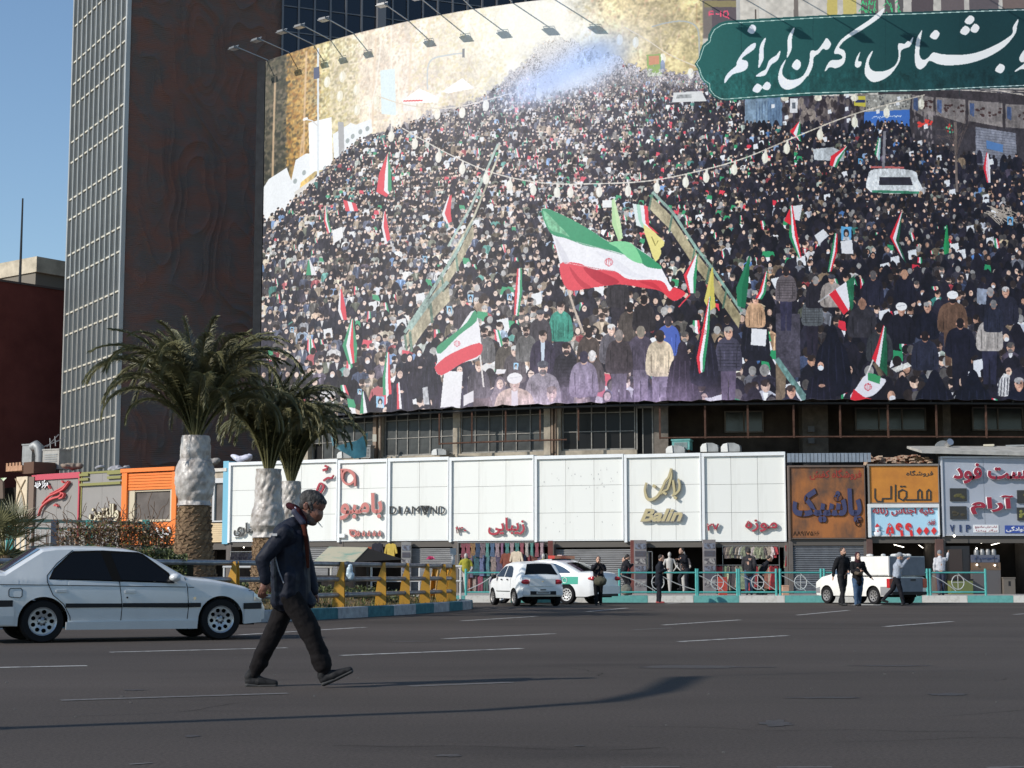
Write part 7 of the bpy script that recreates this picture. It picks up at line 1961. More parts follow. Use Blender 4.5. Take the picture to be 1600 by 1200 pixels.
for s_ in(-1,1):MB().box(-.80,-.66,s_*.72-.09,s_*.72+.09,.55,.84).build('tail_lamp',M_RLAMP,V_)
MB().box(-.86,-.79,-.74,.74,.32,.42).build('rear_bumper',M_TRIMB,V_)
ju=MB()
for k in range(8):ju.ell((rnd.uniform(-.5,.6),rnd.uniform(-.5,.5),1.60),(rnd.uniform(.06,.16),.1,.05),n=8,m=5)
tagp(ju.build('roof_load',mat('pale_rags',(.6,.6,.58),.8),loc=V_.location,rot=V_.rotation_euler),'pale bundles lying on top of the pickup box','bundles')
for x in(0,2.3):put_wheel(wp7,V_,x,.70,.285,True);put_wheel(wp7,V_,x,-.70,.285,False)
for P_ in(wp7,wpc):
 for o_ in list(P_.children):bpy.data.objects.remove(o_)
 bpy.data.objects.remove(P_)
 # people
M_SKIN=mat('skin',(.34,.17,.11),.55,var=.12,scale=14,bump=.0015,bscale=60)
M_SKIN2=mat('skin_light',(.46,.27,.19),.55)
def joint(a,L,ang):
 return(a[0]+L*math.sin(ang),a[1],a[2]-L*math.cos(ang))
def person(label,X,Y,z0,h,face,top=(.02,.02,.025),bot=(.02,.02,.025),hair=(.02,.015,.012),legs=(12,-14),knees=(4,18),arms=None,lean=4,coat=0.0,head=None,headrot=0,shoes=(.015,.015,.015),name='person',wide=1.0,beard=False,hands=True,seated=False):
 root=empty(name,(X,Y,z0),face,label,'person')
 k=h;ln=R(lean)
 hip=(0,0,.52*k);
 def up(d,y=0.0,fwd=0.0):return(d*math.sin(ln)*k+fwd*k,y*k,hip[2]+d*math.cos(ln)*k)
 chest,neck,hd=up(.22),up(.325),up(.405,fwd=.012)
 sk=MB();tp=MB();bt=MB();sh=MB();hr=MB()
 sk.cap(hip,chest,.075*k,.085*k,ys=1.25);sk.cap(up(.29),up(.37),.032*k,.03*k)
 sk.ell(hd,(.058*k,.047*k,.072*k),tilt=ln+R(headrot));fx=math.cos(R(headrot));
 sk.ell((hd[0]+.028*k,0,hd[2]-.035*k),(.034*k,.034*k,.036*k));sk.ell((hd[0]+.058*k,0,hd[2]-.012*k),(.014*k,.010*k,.016*k))
 for s_ in(-1,1):sk.ell((hd[0]-.002*k,s_*.047*k,hd[2]-.005*k),(.012*k,.006*k,.018*k))
 arms=arms or[((-.05,-.125,.15),(.02,-.13,.01)),((-.02,.125,.15),(.06,.12,.02))]
 for i,(e,w_)in enumerate(arms):
  s_=-1 if i==0 else 1
  S_=up(.275,s_*.105);E_=up(e[2],e[1],e[0]);W_=up(w_[2],w_[1],w_[0])
  sk.cap(S_,E_,.028*k,.024*k);sk.cap(E_,W_,.023*k,.017*k)
  tp.cap(S_,E_,.043*k,.036*k);tp.cap(E_,W_,.036*k,.028*k)
  d=(Vector(W_)-Vector(E_)).normalized();c=Vector(W_)+d*.035*k
  if hands:
   sk.ell(c,(.020*k,.013*k,.024*k))
   for f_ in range(4):o_=Vector(((f_-1.5)*.010*k,0,0));sk.cap(c+o_,c+o_+d*(.042+.004*(f_ in(1,2)))*k+Vector((.006*k,0,0)),.0065*k,.005*k,n=6)
   sk.cap(c,c+d*.02*k+Vector((.024*k,0,0)),.007*k,.006*k,n=6)
 for i in(0,1):
  s_=-1 if i==0 else 1
  H_=(0,s_*.048*k,.50*k);K_=joint(H_,.235*k,R(legs[i]));A_=joint(K_,.225*k,R(legs[i]-knees[i]))
  sk.cap(H_,K_,.045*k,.032*k);sk.cap(K_,A_,.03*k,.02*k)
  bt.cap(H_,K_,.060*k*wide,.044*k*wide);bt.cap(K_,A_,.043*k*wide,.034*k*wide)
  t=R(max(min(legs[i]-knees[i],25),-40))
  f0=(A_[0]-.02*k,A_[1],A_[2]-.022*k);f1=(A_[0]+.085*k*math.cos(t*.5),A_[1],A_[2]-.026*k+.05*k*math.sin(max(t,0))-.05*k*math.sin(max(-t,0)*.5))
  sh.cap(f0,f1,.026*k,.020*k,n=10)
 bt.cap((0,-.03*k,.52*k),(0,.03*k,.52*k),.072*k,.072*k)
 tp.cap(up(.03),up(.22),.076*k,.088*k,ys=1.30);tp.cap(up(.27,-.07),up(.27,.07),.048*k,.048*k);tp.cap(up(.28),up(.325),.05*k,.042*k)
 if coat:tp.cap(up(-coat),up(.08),.082*k,.08*k,ys=1.2)
 vx=.0105*k
 mk=lambda n_,c,r_=.85:mat('cloth_%s_%.3f_%.3f_%.3f'%(n_,*c),c,r_,var=.25,scale=5,bump=.006,bscale=14)
 link('body',remeshed(sk,.0085*k,M_SKIN2,2),root)
 link('trousers',remeshed(bt,vx,mk('t',bot),2,[(.09*k,.022*k)]),root)
 link('jacket',remeshed(tp,vx,mk('j',top),2,[(.08*k,.026*k),(.25*k,.02*k)]),root)
 link('shoes',remeshed(sh,.009*k,mat('shoe_%.2f'%shoes[0],shoes,.6),1),root)
 if head=='scarf':
  hr.ell((hd[0]-.012*k,0,hd[2]+.006*k),(.060*k,.058*k,.082*k));hr.cap(up(.37),up(.30),.048*k,.06*k,ys=1.1)
  hm=remeshed(hr,.009*k,mk('h',hair),2);nm='headscarf'
 elif head in('cap','beanie','hood'):
  hr.ell((hd[0]-.006*k,0,hd[2]+.022*k),(.064*k,.054*k,.058*k));
  if head=='cap':hr.ell((hd[0]+.06*k,0,hd[2]+.022*k),(.035*k,.036*k,.008*k))
  hm=remeshed(hr,.008*k,mk('h',hair),2);nm=head
 else:
  hr.ell((hd[0]-.012*k,0,hd[2]+.018*k),(.058*k,.0505*k,.062*k),tilt=R(-12));hm=remeshed(hr,.008*k,mat('hair_%.2f'%hair[0],hair,.7,bump=.004,bscale=40),1,[(.02,.006)]);nm='hair'
 link(nm,hm,root)
 ey=MB()
 for s_ in(-1,1):ey.ell((hd[0]+.051*k,s_*.019*k,hd[2]+.004*k),(.006*k,.008*k,.005*k),n=6,m=5)
 ey.build('eyes',M_BLK,root)
 if beard:
  bd=MB();bd.ell((hd[0]+.032*k,0,hd[2]-.046*k),(.034*k,.037*k,.026*k));link('beard',remeshed(bd,.008*k,mat('hair_%.2f'%hair[0],hair,.7),1),root)
 return root
LEFT,RIGHT,AWAY,CAMW=math.pi,0.0,math.pi/2,-math.pi/2
def PX(px,Y):return azx(px,940)*Y
BL=(.014,.014,.018)
person('man in black leaning at the police car with hands at his face',PX(935,53.2),53.2,0,1.56,CAMW,top=BL,bot=(.012,.012,.014),legs=(2,-8),knees=(0,12),lean=10,arms=[((.10,-.13,.20),(.10,-.04,.33)),((.10,.13,.20),(.11,.04,.33))])
person('dark haired man seated behind the railing next to a bag',PX(974,61),61,.22,1.52,RIGHT+.3,top=(.016,.016,.02),lean=16,legs=(40,30),knees=(60,55),arms=[((.08,-.13,.15),(.16,-.06,.22)),((.08,.13,.15),(.16,.06,.22))])
person('figure in dark red hunched beside the seated man',PX(983,61.6),61.6,.22,1.42,LEFT,top=(.16,.02,.03),lean=14,legs=(20,10),knees=(40,30))
person('man in black coat standing on the kerb looking down at his phone',PX(1030,57.6),57.6,0,1.66,RIGHT-.2,top=(.016,.018,.024),coat=.12,lean=6,legs=(3,-3),knees=(2,2),headrot=20,shoes=(.35,.06,.06),arms=[((.02,-.13,.13),(.14,-.06,.17)),((.02,.13,.13),(.14,.06,.17))])
person('person in black perched on the railing before the mannequins',PX(1072,60.0),60.0,.35,1.60,LEFT+.5,top=BL,lean=14,legs=(38,6),knees=(50,14),arms=[((.06,-.13,.16),(.14,-.07,.2)),((.06,.13,.16),(.14,.07,.2))])
person('broad man in dark grey jacket and blue jeans browsing the racks',PX(1171,62.5),62.5,.22,1.72,AWAY-.2,top=(.035,.033,.036),bot=(.05,.075,.12),coat=.06,legs=(4,-6),knees=(3,6))
person('person in black bent forward at the clothes rack',PX(1190,62.8),62.8,.22,1.55,RIGHT,top=BL,lean=30,legs=(6,-8),knees=(4,8))
person('tall man in black jacket and trousers with a white side stripe',PX(1317,52.6),52.6,0,1.82,CAMW+.55,top=(.013,.013,.015),bot=(.02,.02,.022),hair=(.03,.017,.012),legs=(10,-8),knees=(6,14),beard=True,lean=3,arms=[((-.04,-.15,.13),(-.02,-.19,-.01)),((.02,.13,.14),(.10,.05,.08))])
wst=MB();c_=PX(1317,52.6)
person('woman in dark headscarf, black coat and blue jeans beside the tall man',PX(1341,52.3),52.3,0,1.66,CAMW+.15,top=(.013,.013,.015),bot=(.055,.095,.16),hair=(.05,.02,.025),head='scarf',coat=.08,legs=(6,-8),knees=(4,10),wide=1.15,arms=[((.04,-.12,.12),(.13,-.02,.13)),((.0,.16,.12),(.04,.24,.02))])
person('man in light grey jacket and cap walking past the pickup tail',PX(1402,52.0),52.0,0,1.66,RIGHT-.15,top=(.30,.33,.38),bot=(.016,.016,.02),hair=(.25,.26,.27),head='cap',legs=(16,-24),knees=(6,20),lean=8,arms=[((.06,-.12,.22),(.14,-.06,.33)),((.04,.12,.18),(.10,.08,.27))])
person('man in white jacket and grey cap seen from behind, reaching up',PX(1471,62),62,.22,1.66,AWAY,top=(.48,.48,.50),bot=(.055,.06,.09),hair=(.18,.19,.20),head='beanie',legs=(4,-4),knees=(3,4),lean=4,arms=[((.04,-.16,.27),(.06,-.20,.40)),((.0,.13,.15),(.04,.12,.03))])
def bag(px,Y,z,w,h,c,lb,cat='bag'):
 b=MB();b.ell((0,0,0),(w/2,.13,h/2));b.cap((-w*.3,0,h*.1),(w*.3,0,h*.1),.08,.08);m_=remeshed(b,.025,mat('bag_'+lb[:6],c,.8,var=.3,scale=5),2,[(.1,.03)])
 r_=empty('shoulder_bag',(PX(px,Y),Y,z),0,lb,cat);link('bag_body',m_,r_);MB().tube([(-w*.35,0,h*.3),(-w*.1,-.02,h*.9),(w*.15,0,h*.9),(w*.35,0,h*.3)],.014,6).build('strap',M_BLK,r_);return r_
bag(938,52.9,.76,.42,.32,(.09,.085,.06),'olive shoulder bag in front of the man leaning at the police car');bag(979,60.6,.42,.42,.42,(.16,.155,.13),'grey green backpack standing behind the railing');bag(1342,52.1,1.0,.16,.12,(.1,.08,.06),'small brown handbag held by the woman in the headscarf','handbag')
M_MAN=mat('mannequin_white',(.42,.40,.37),.5)
def mannequin(px,py,Y,h,top,lb,arms=True):
 c=at(px,py,Y);r_=empty('mannequin',(c.x,Y,.22),CAMW,lb,'mannequin')
 zt=c.z-.22;b=MB();k=h
 b.ell((0,0,zt-.12),(.085,.075,.115));b.cap((0,0,zt-.22),(0,0,zt-.30),.045,.045);b.cap((0,0,zt-.36),(0,0,zt-.75),.12,.10,ys=1.3);b.cap((0,-.15,zt-.33),(0,.15,zt-.33),.05,.05)
 for s_ in(-1,1):b.cap((0,s_*.18,zt-.34),(.05,s_*.27,zt-.62),.045,.035);b.cap((.05,s_*.27,zt-.62),(.12,s_*.14,zt-.78),.035,.025)
 b.cap((0,0,zt-.8),(0,0,.05),.11,.04,ys=1.2);link('figure',remeshed(b,.02,M_MAN,2),r_)
 if top:
  b=MB();b.cap((0,0,zt-.36),(0,0,zt-.72),.145,.13,ys=1.3);b.cap((0,-.15,zt-.34),(0,.15,zt-.34),.075,.075)
  for s_ in(-1,1):b.cap((0,s_*.18,zt-.35),(.03,s_*.25,zt-.52),.065,.06)
  link('displayed_top',remeshed(b,.022,mat('top_'+lb[:8],top,.8),2,[(.1,.03)]),r_)
mannequin(728,864,68.5,1.7,(.30,.28,.04),'white mannequin in a yellow top left of the dresses');mannequin(849,864.5,66.5,1.7,(.52,.60,.42),'white mannequin in a pale green top right of the dresses')
mannequin(1046,862,67.2,1.7,None,'bare white mannequin with bent arms in the shop window');mannequin(1068,861,67.0,1.7,(.10,.09,.09),'mannequin in dark clothes with a fur hat in the shop window')
# the walking man
MX,MY=azx(470,1071)*14.37,14.37
K_=.00553
man=empty('person',(MX,MY,0),0,'grey haired man in dark blue jacket walking across the road with a cigarette','person')
def mp(px,py,y=0.0):return((px-470)*K_,y,(1071-py)*K_)
def hp(zx,zy,y=0.0):return mp(440+zx/13.33,760+zy/13.33,y)
NY_m,FY_m=-.20,.19
b=MB()
b.ell(hp(600,345),(.118,.078,.092),tilt=R(28),n=20,m=14)
b.ell(hp(640,560),(.070,.064,.092),tilt=R(-22),n=16,m=12)
b.ell(hp(560,700),(.052,.056,.055),tilt=R(-20));b.ell(hp(600,775),(.036,.032,.028));b.ell(hp(480,620),(.055,.058,.075),tilt=R(10))
b.cap(hp(765,480,-.02),hp(765,480,.02),.028,.028);b.cap(hp(800,565),hp(748,690),.008,.017,n=10);b.ell(hp(735,695),(.020,.017,.014));b.ell(hp(690,735),(.017,.026,.010));b.ell(hp(665,765),(.016,.024,.010))
for s_ in(-1,1):
 b.ell(hp(470,455,s_*.076),(.022,.010,.033),tilt=R(-12));b.cap(hp(450,420,s_*.082),hp(455,500,s_*.078),.009,.006,n=8);b.ell(hp(700,610,s_*.035),(.03,.025,.03))
b.cap(hp(430,600),hp(330,820),.058,.068,n=14)
SH_N,EL_N,WR_N=mp(447,836,NY_m),mp(414,876,NY_m-.03),mp(418,908,NY_m-.01)
SH_F,EL_F,WR_F=mp(459,836,FY_m),mp(470,880,FY_m+.03),mp(484,925,FY_m-.02)
b.cap(mp(452,920),mp(452,855),.105,.105,ys=1.1);b.cap(mp(450,840,-.12),mp(453,840,.12),.055,.055)
for A1,B1,C1 in((SH_N,EL_N,WR_N),(SH_F,EL_F,WR_F)):b.cap(A1,B1,.045,.038);b.cap(B1,C1,.038,.028)
HN,KN,AN=mp(452,930,-.09),mp(486,988,-.09),mp(509,1046,-.08)
HF,KF,AF=mp(450,930,.09),mp(426,985,.09),mp(399,1048,.09)
for A1,B1,C1 in((HN,KN,AN),(HF,KF,AF)):b.cap(A1,B1,.078,.055);b.cap(B1,C1,.052,.035)
def hand(b,W,z_dir,sgn):
 W=Vector(W);pal=W+Vector((-.012,0,-.060));b.cap(W,pal,.030,.034,n=10,ys=.6)
 for f_,(dx,L1)in enumerate(((-.030,.036),(-.012,.042),(.008,.040),(.026,.034))):
  p0=pal+Vector((dx,0,-.016+.004*f_));p1=p0+Vector((-.012,sgn*.006,-L1));p2=p1+Vector((-.002,sgn*.026,-L1*.62));p3=p2+Vector((.016,sgn*.018,-.008))
  b.cap(p0,p1,.0105,.0095,n=8);b.cap(p1,p2,.0095,.0085,n=8);b.cap(p2,p3,.0085,.0075,n=8)
 t0=W+Vector((.022,0,-.030));t1=t0+Vector((.020,sgn*.010,-.034));t2=t1+Vector((.000,sgn*.014,-.030));b.cap(t0,t1,.014,.0115,n=8);b.cap(t1,t2,.0115,.009,n=8)
hand(b,WR_N,0,1);hand(b,WR_F,0,-1)
link('body',remeshed(b,.0048,mat('weathered_skin',(.22,.105,.07),.5,scale=22,col2=(.13,.05,.035),bump=.002,bscale=90),2),man)
h_=MB();h_.ell(hp(596,322),(.1205,.0805,.0905),tilt=R(26),n=18,m=12);h_.ell(hp(425,400),(.046,.070,.060),tilt=R(10));h_.ell(hp(815,345),(.036,.058,.026),tilt=R(45));h_.cap(hp(560,400,-.072),hp(600,520,-.066),.016,.010,n=8);h_.cap(hp(560,400,.072),hp(600,520,.066),.016,.010,n=8)
hm=remeshed(h_,.0055,mat('greying_hair',(.060,.058,.055),.75,scale=34,detail=6,col2=(.010,.009,.009),thr=(.45,.66),bump=.010,bscale=60,stretch=(1,1,.5)),1,[(.012,.006)]);link('hair',hm,man)
s_b=MB();s_b.ell(hp(560,705),(.0545,.0585,.058),tilt=R(-20));s_b.ell(hp(600,780),(.0385,.034,.029));s_b.ell(hp(510,600),(.040,.0605,.065),tilt=R(5))
link('beard_stubble',remeshed(s_b,.0055,mat('grey_stubble',(.17,.13,.11),.85,scale=60,detail=4,col2=(.09,.06,.05),bump=.003,bscale=120),2),man)
e_=MB()
for s_ in(-1,1):e_.ell(hp(752,565,s_*.032),(.011,.010,.007),n=10,m=8)
e_.build('eyes',mat('eye_dark',(.03,.02,.018),.2),man,smooth=60)
e_=MB()
for s_ in(-1,1):e_.cap(hp(755,520,s_*.018),hp(735,515,s_*.052),.007,.005,n=8)
e_.build('eyebrows',mat('brow_hair',(.02,.016,.014),.9),man,smooth=60)
M_JK=mat('navy_shell_fabric',(.0075,.0098,.019),.62,var=.06,scale=3,bump=.003,bscale=30,spec=.22)
FOL=[(.07,.012),(.2,.026)]
b=MB()
b.cap(mp(448,932),mp(447,862),.148,.148,ys=1.25);b.cap(mp(466,938),mp(463,870),.098,.105,ys=1.35);b.cap(mp(445,842,-.13),mp(452,842,.13),.098,.098);b.cap(mp(442,836),mp(455,826),.105,.095,ys=1.25);b.cap(mp(474,942),mp(470,880),.05,.06,ys=2.2)
b.cap(mp(437,938),mp(440,925),.09,.1,ys=1.5)
b.cap(mp(480,930,0),mp(483,940,.02),.035,.05,ys=2.2)
for A1,B1,C1 in((SH_N,EL_N,WR_N),(SH_F,EL_F,WR_F)):
 b.cap(A1,B1,.078,.066,n=16);b.cap(B1,C1,.066,.048,n=16)
b.cap(mp(467,935),mp(464,838),.082,.070,ys=1.7);b.cap(mp(452,929),mp(452,900),.122,.125,ys=1.7);link('jacket',remeshed(b,.0085,M_JK,3,FOL),man)
M_HD=mat('maroon_lining',(.032,.007,.010),.85,var=.3,scale=9,bump=.004,bscale=30)
b=MB();pts=[hp(330,560,-.085),hp(200,470,-.07),hp(110,430,-.02),hp(110,430,.03),hp(200,470,.07),hp(330,560,.085)]
for i in range(5):b.cap(pts[i],pts[i+1],.030,.030)
b.cap(hp(330,560,-.085),hp(470,760,-.075),.03,.02);link('hood_roll',remeshed(b,.008,M_HD,2,[(.05,.012)]),man)
b=MB();
for s_ in(-1,1):
 b.cap(hp(270,500,s_*.085),hp(400,680,s_*.085),.016,.016,n=8);b.cap(hp(400,680,s_*.085),hp(520,790,s_*.05),.018,.014,n=8)
 b.cap(hp(250,560,s_*.09),hp(420,780,s_*.09),.030,.03,n=8)
link('collar',remeshed(b,.007,mat('navy_collar',(.03,.032,.06),.7),1),man)
b=MB();b.cap(hp(262,480,-.098),hp(360,625,-.098),.008,.007,n=6);b.cap(hp(360,625,-.098),hp(470,760,-.085),.007,.006,n=6);b.build('collar_piping',mat('pale_piping',(.42,.42,.52),.6),man,smooth=60)
b=MB();b.cap(hp(400,720,-.075),hp(470,950,-.10),.025,.022);b.cap(hp(470,950,-.10),hp(520,1300,-.11),.022,.020);b.cap(hp(520,1300,-.11),hp(545,1700,-.11),.020,.014);link('orange_inner_front',remeshed(b,.008,mat('rust_orange_cloth',(.055,.014,.008),.85,var=.3,scale=7),2),man)
u=mp(433,838.5,NY_m-.086);MB().box(u[0]-.018,u[0]+.022,u[1]-.004,u[1]+.004,u[2]-.010,u[2]+.010).build('sleeve_patch',mat('pale_patch',(.5,.5,.5),.7),man)
b=MB();P_=[mp(432,872,-.185),mp(438,893,-.192),mp(446,912,-.194)];b.tube(P_,.006,6);b.build('pocket_zip',mat('grey_zip',(.22,.23,.26),.5),man)
M_TRO=mat('charcoal_trouser_cloth',(.0105,.009,.0095),.85,var=.25,scale=4,bump=.004,bscale=26)
b=MB()
b.cap(mp(452,928,-.05),mp(452,928,.05),.108,.108);b.cap(HN,KN,.103,.092,n=16);b.cap(KN,mp(503,1030,-.08),.088,.066,n=16);b.cap(mp(500,1026,-.08),mp(505,1036,-.08),.082,.080);b.cap(mp(503,1034,-.08),mp(508,1045,-.08),.066,.054)
b.cap(mp(492,1004,-.085),mp(500,1016,-.08),.084,.074)
b.cap(HF,KF,.100,.088,n=16);b.cap(KF,mp(402,1036,.09),.085,.066,n=16);b.cap(mp(404,1034,.09),mp(399,1042,.09),.074,.070);b.cap(mp(398,1044,.09),mp(396,1052,.09),.058,.055)
link('trousers',remeshed(b,.0085,M_TRO,3,[(.07,.010),(.2,.034)]),man)
def trainer(heel,toe,y):
 b=MB();h=Vector(mp(*heel,y));t=Vector(mp(*toe,y));d=(t-h);L=d.length;d.normalize();n_=Vector((-d.z,0,d.x))
 f=lambda a,c:tuple(h+d*(L*a)+n_*c)
 b.cap(f(.14,.052),f(.40,.050),.045,.045,n=14,ys=.92);b.cap(f(.12,.085),f(.18,.115),.042,.044,n=12);b.cap(f(.40,.050),f(.86,.036),.043,.030,n=14,ys=1.15);b.cap(f(.25,.09),f(.5,.062),.032,.026)
 up_=link('shoe_upper',remeshed(b,.006,mat('dark_trainer_mesh',(.008,.008,.009),.7,spec=.15,scale=12,col2=(.022,.022,.023),thr=(.5,.62),bump=.003,bscale=50),1),man)
 s_=MB();s_.cap(f(.08,.018),f(.45,.014),.022,.018,n=12,ys=2.0);s_.cap(f(.45,.014),f(.90,.018),.018,.016,n=12,ys=2.5);link('shoe_sole',remeshed(s_,.006,mat('worn_sole',(.05,.05,.05),.8),1),man)
 lc=MB()
 for k in range(4):lc.beam(Vector(f(.34+k*.07,.092-k*.010))+Vector((0,-.028,0)),Vector(f(.34+k*.07,.092-k*.010))+Vector((0,.028,0)),.008)
 lc.build('shoe_laces',mat('pale_lace',(.05,.05,.05),.8),man)
trainer((381,1072),(435,1073),.09);trainer((504,1070),(556,1047),-.08)
a=Vector(hp(690,745,-.012))+Vector((MX,MY,0));c=Vector(hp(805,878,-.02))+Vector((MX,MY,0))
cg=empty('cigarette',a,0,'cigarette hanging from the mouth of the walking man','cigarette');d=c-a
MB().tube([(0,0,0),tuple(d*.3)],.0042,8).build('filter',mat('cigarette_filter',(.42,.28,.14),.8),cg);MB().tube([tuple(d*.3),tuple(d*.95)],.0042,8).build('paper',mat('cigarette_paper',(.6,.6,.58),.8),cg);MB().tube([tuple(d*.95),tuple(d)],.0044,8).build('ash',mat('cigarette_ash',(.15,.15,.15),.9),cg)
# date palms
M_FR=mat('palm_leaf',(.19,.18,.09),.50,scale=1.3,detail=4,col2=(.07,.072,.032),spec=.3)
M_FRD=mat('palm_leaf_dark',(.085,.088,.042),.5,scale=1.3,detail=4,col2=(.026,.032,.015),spec=.3)
M_RACH=mat('palm_rachis',(.20,.175,.07),.6,scale=3,col2=(.07,.075,.03))
M_BARK=mat('palm_bark',(.25,.17,.10),.95,scale=4,detail=7,col2=(.10,.062,.04),bump=.02,bscale=9)
M_SCAR=mat('palm_leaf_base',(.30,.21,.13),.95,scale=5,detail=6,col2=(.11,.07,.045),bump=.01)
def wrapmat(name,c,c2):
 m=mat(name,c,.42,scale=3.4,detail=8,col2=c2,bump=.022,bscale=9,thr=(.38,.6),stretch=(1,1,.7))
 return m
M_WRAP=wrapmat('clear_plastic_wrap',(.50,.47,.44),(.27,.235,.21))
def frond_mesh(L,curve,n_leaf,ll,seed,material,open_=1.0,droop=.35):
 """rachis in the x,z plane starting upwards; leaflets in a shallow V on both sides"""
 r=random.Random(seed);b=MB();N=22
 pts=[(0,0)];a=0.0
 for i in range(N):
  t=(i+.5)/N;a=curve[0]+(curve[1]-curve[0])*(t**curve[2])
  pts.append((pts[-1][0]+math.sin(a)*L/N,pts[-1][1]+math.cos(a)*L/N))
 b.cur=1
 b.tube([(x,0,z)for x,z in pts],[.022*(1-.85*i/N)+.003 for i in range(N+1)],5,cap=False)
 b.cur=0
 for k in range(n_leaf):
  t=.12+.88*(k+r.random()*.6)/n_leaf;i=min(int(t*N),N-1);f_=t*N-i
  x=pts[i][0]+(pts[i+1][0]-pts[i][0])*f_;z=pts[i][1]+(pts[i+1][1]-pts[i][1])*f_
  dx=pts[i+1][0]-pts[i][0];dz=pts[i+1][1]-pts[i][1];q=math.hypot(dx,dz);dx/=q;dz/=q
  nx_,nz_=-dz,dx
  l_=ll*(math.sin(min(t*1.15,1)*math.pi)*.75+.35)*r.uniform(.8,1.1)
  if t<.22:l_*=.45
  for s_ in(-1,1):
   sp=(.62-.25*t)*open_+r.uniform(-.16,.16);lift=r.uniform(.0,.6)
   d=Vector((dx*(1-sp*.6),s_*sp*1.15,dz*(1-sp*.6)))+Vector((nx_,0,nz_))*(lift*.55)
   d.normalize();w_=.0105+.004*r.random()
   side=d.cross(Vector((dx,0,dz))).normalized()*w_
   p0=Vector((x,0,z));p1=p0+d*l_*.5;dr=Vector((0,0,-1))*l_*droop*r.uniform(.3,1.1);p2=p0+d*l_+dr
   v0=len(b.v);b.v+=[tuple(p0-side*.4),tuple(p0+side*.4),tuple(p1+side+dr*.2),tuple(p1-side+dr*.2),tuple(p2)]
   b.f+=[(v0,v0+1,v0+2,v0+3),(v0+3,v0+2,v0+4)];b.mi+=[0,0]
 return b.mesh('frond',[material,M_RACH])
def trunk(root,prof,seed,H,scars=True,dark=False):
 n=28;r=random.Random(seed);b=MB();b.lathe(prof,n);b.build('trunk',M_BARK,root,smooth=60)
 s_=MB();z=prof[0][1]+.06;row=0
 P_r=[p[0]for p in prof];P_z=[p[1]for p in prof]
 while z<H:
  rad=float(np.interp(z,P_z,P_r));k_n=max(9,int(2*math.pi*rad/.17))
  for k in range(k_n):
   a=2*math.pi*(k+.5*(row%2))/k_n+r.uniform(-.05,.05);w_=2*math.pi*rad/k_n*.50;h_=r.uniform(.06,.10);o_=r.uniform(.015,.045)
   ca,sa=math.cos(a),math.sin(a)
   def pt(u,zz,out):return(ca*(rad+out)-sa*u,sa*(rad+out)+ca*u,zz)
   v0=len(s_.v);s_.v+=[pt(-w_,z,0),pt(0,z-h_*.9,.005),pt(w_,z,0),pt(w_*.75,z+h_*.4,o_),pt(0,z+h_*.75,o_*1.25),pt(-w_*.75,z+h_*.4,o_),pt(0,z+h_*.9,0)]
   s_.f+=[(v0,v0+1,v0+3,v0+5),(v0+1,v0+2,v0+3),(v0+5,v0+3,v0+4),(v0,v0+5,v0+4,v0+6),(v0+3,v0+2,v0+6,v0+4)];s_.mi+=[0]*5
  z+=.098;row+=1
 o=s_.build('leaf_bases',M_SCAR,root);o['kind']='stuff'
def wrap(root,prof,seed,material=None):
 r=np.random.RandomState(seed);n=96;m_=90;Z_=np.linspace(prof[0][1],prof[-1][1],m_);b=MB()
 fo=[(r.randint(-6,7),r.uniform(2,15)*r.choice([-1,1]),r.uniform(0,6.3),r.uniform(.003,.010))for _ in range(13)]
 for j,z in enumerate(Z_):
  rad=float(np.interp(z,[p[1]for p in prof],[p[0]for p in prof]))
  for i in range(n):
   a=2*math.pi*i/n
   d=sum(w2*abs(math.sin(ka*a+kz*z+p2))for ka,kz,p2,w2 in fo)
   b.v.append(((rad+d-.035)*math.cos(a),(rad+d-.035)*math.sin(a),z))
 for j in range(m_-1):
  for i in range(n):
   p=j*n+i;q=j*n+(i+1)%n;b.f.append((p,q,q+n,p+n));b.mi.append(0)
 b.build('plastic_wrap',material or M_WRAP,root,smooth=70)
def palm(px,Y,label,trunk_px,wrap_px,crown_py,fronds,seed,base_py=912,z0=None):
 """profiles are traced (pixel half-width, pixel row) at the trunk's depth"""
 s_=Y/F;c=at(px,base_py,Y);x0=c.x;zg=moundz(x0,Y)
 root=empty('palm_tree',(x0,Y,zg),0,label,'palm tree')
 f_=lambda L:[(w_*s_,at(px,py,Y).z-zg)for w_,py in L]
 tp=f_(trunk_px);wp_=f_(wrap_px);trunk(root,[(tp[0][0]*1.05,-.1)]+[t for t in tp if t[1]<wp_[0][1]]+[(wp_[0][0]-.03,wp_[0][1]+.05),(wp_[-1][0]-.09,wp_[-1][1])],seed,wp_[0][1]-.02)
 wrap(root,wp_,seed)
 zc=at(px,crown_py,Y).z-zg
 for k,(az,tilt,msh,sc,dz)in enumerate(fronds):
  link('frond',msh,root,(.05*math.cos(az),.05*math.sin(az),zc+dz),(0,tilt,az),(sc,sc,sc))
 return root
r1=random.Random(5)
FA=[frond_mesh(3.7,(.08,1.9,2.2),190,.50,1,M_FR),frond_mesh(3.9,(.12,2.5,2.0),200,.52,2,M_FR,droop=.45),frond_mesh(3.4,(.05,1.35,2.2),180,.46,3,M_FR),frond_mesh(3.7,(.2,2.9,1.8),190,.50,4,M_FR,droop=.5),frond_mesh(3.0,(.02,.9,2.0),170,.44,5,M_FR)]
fr1=[]
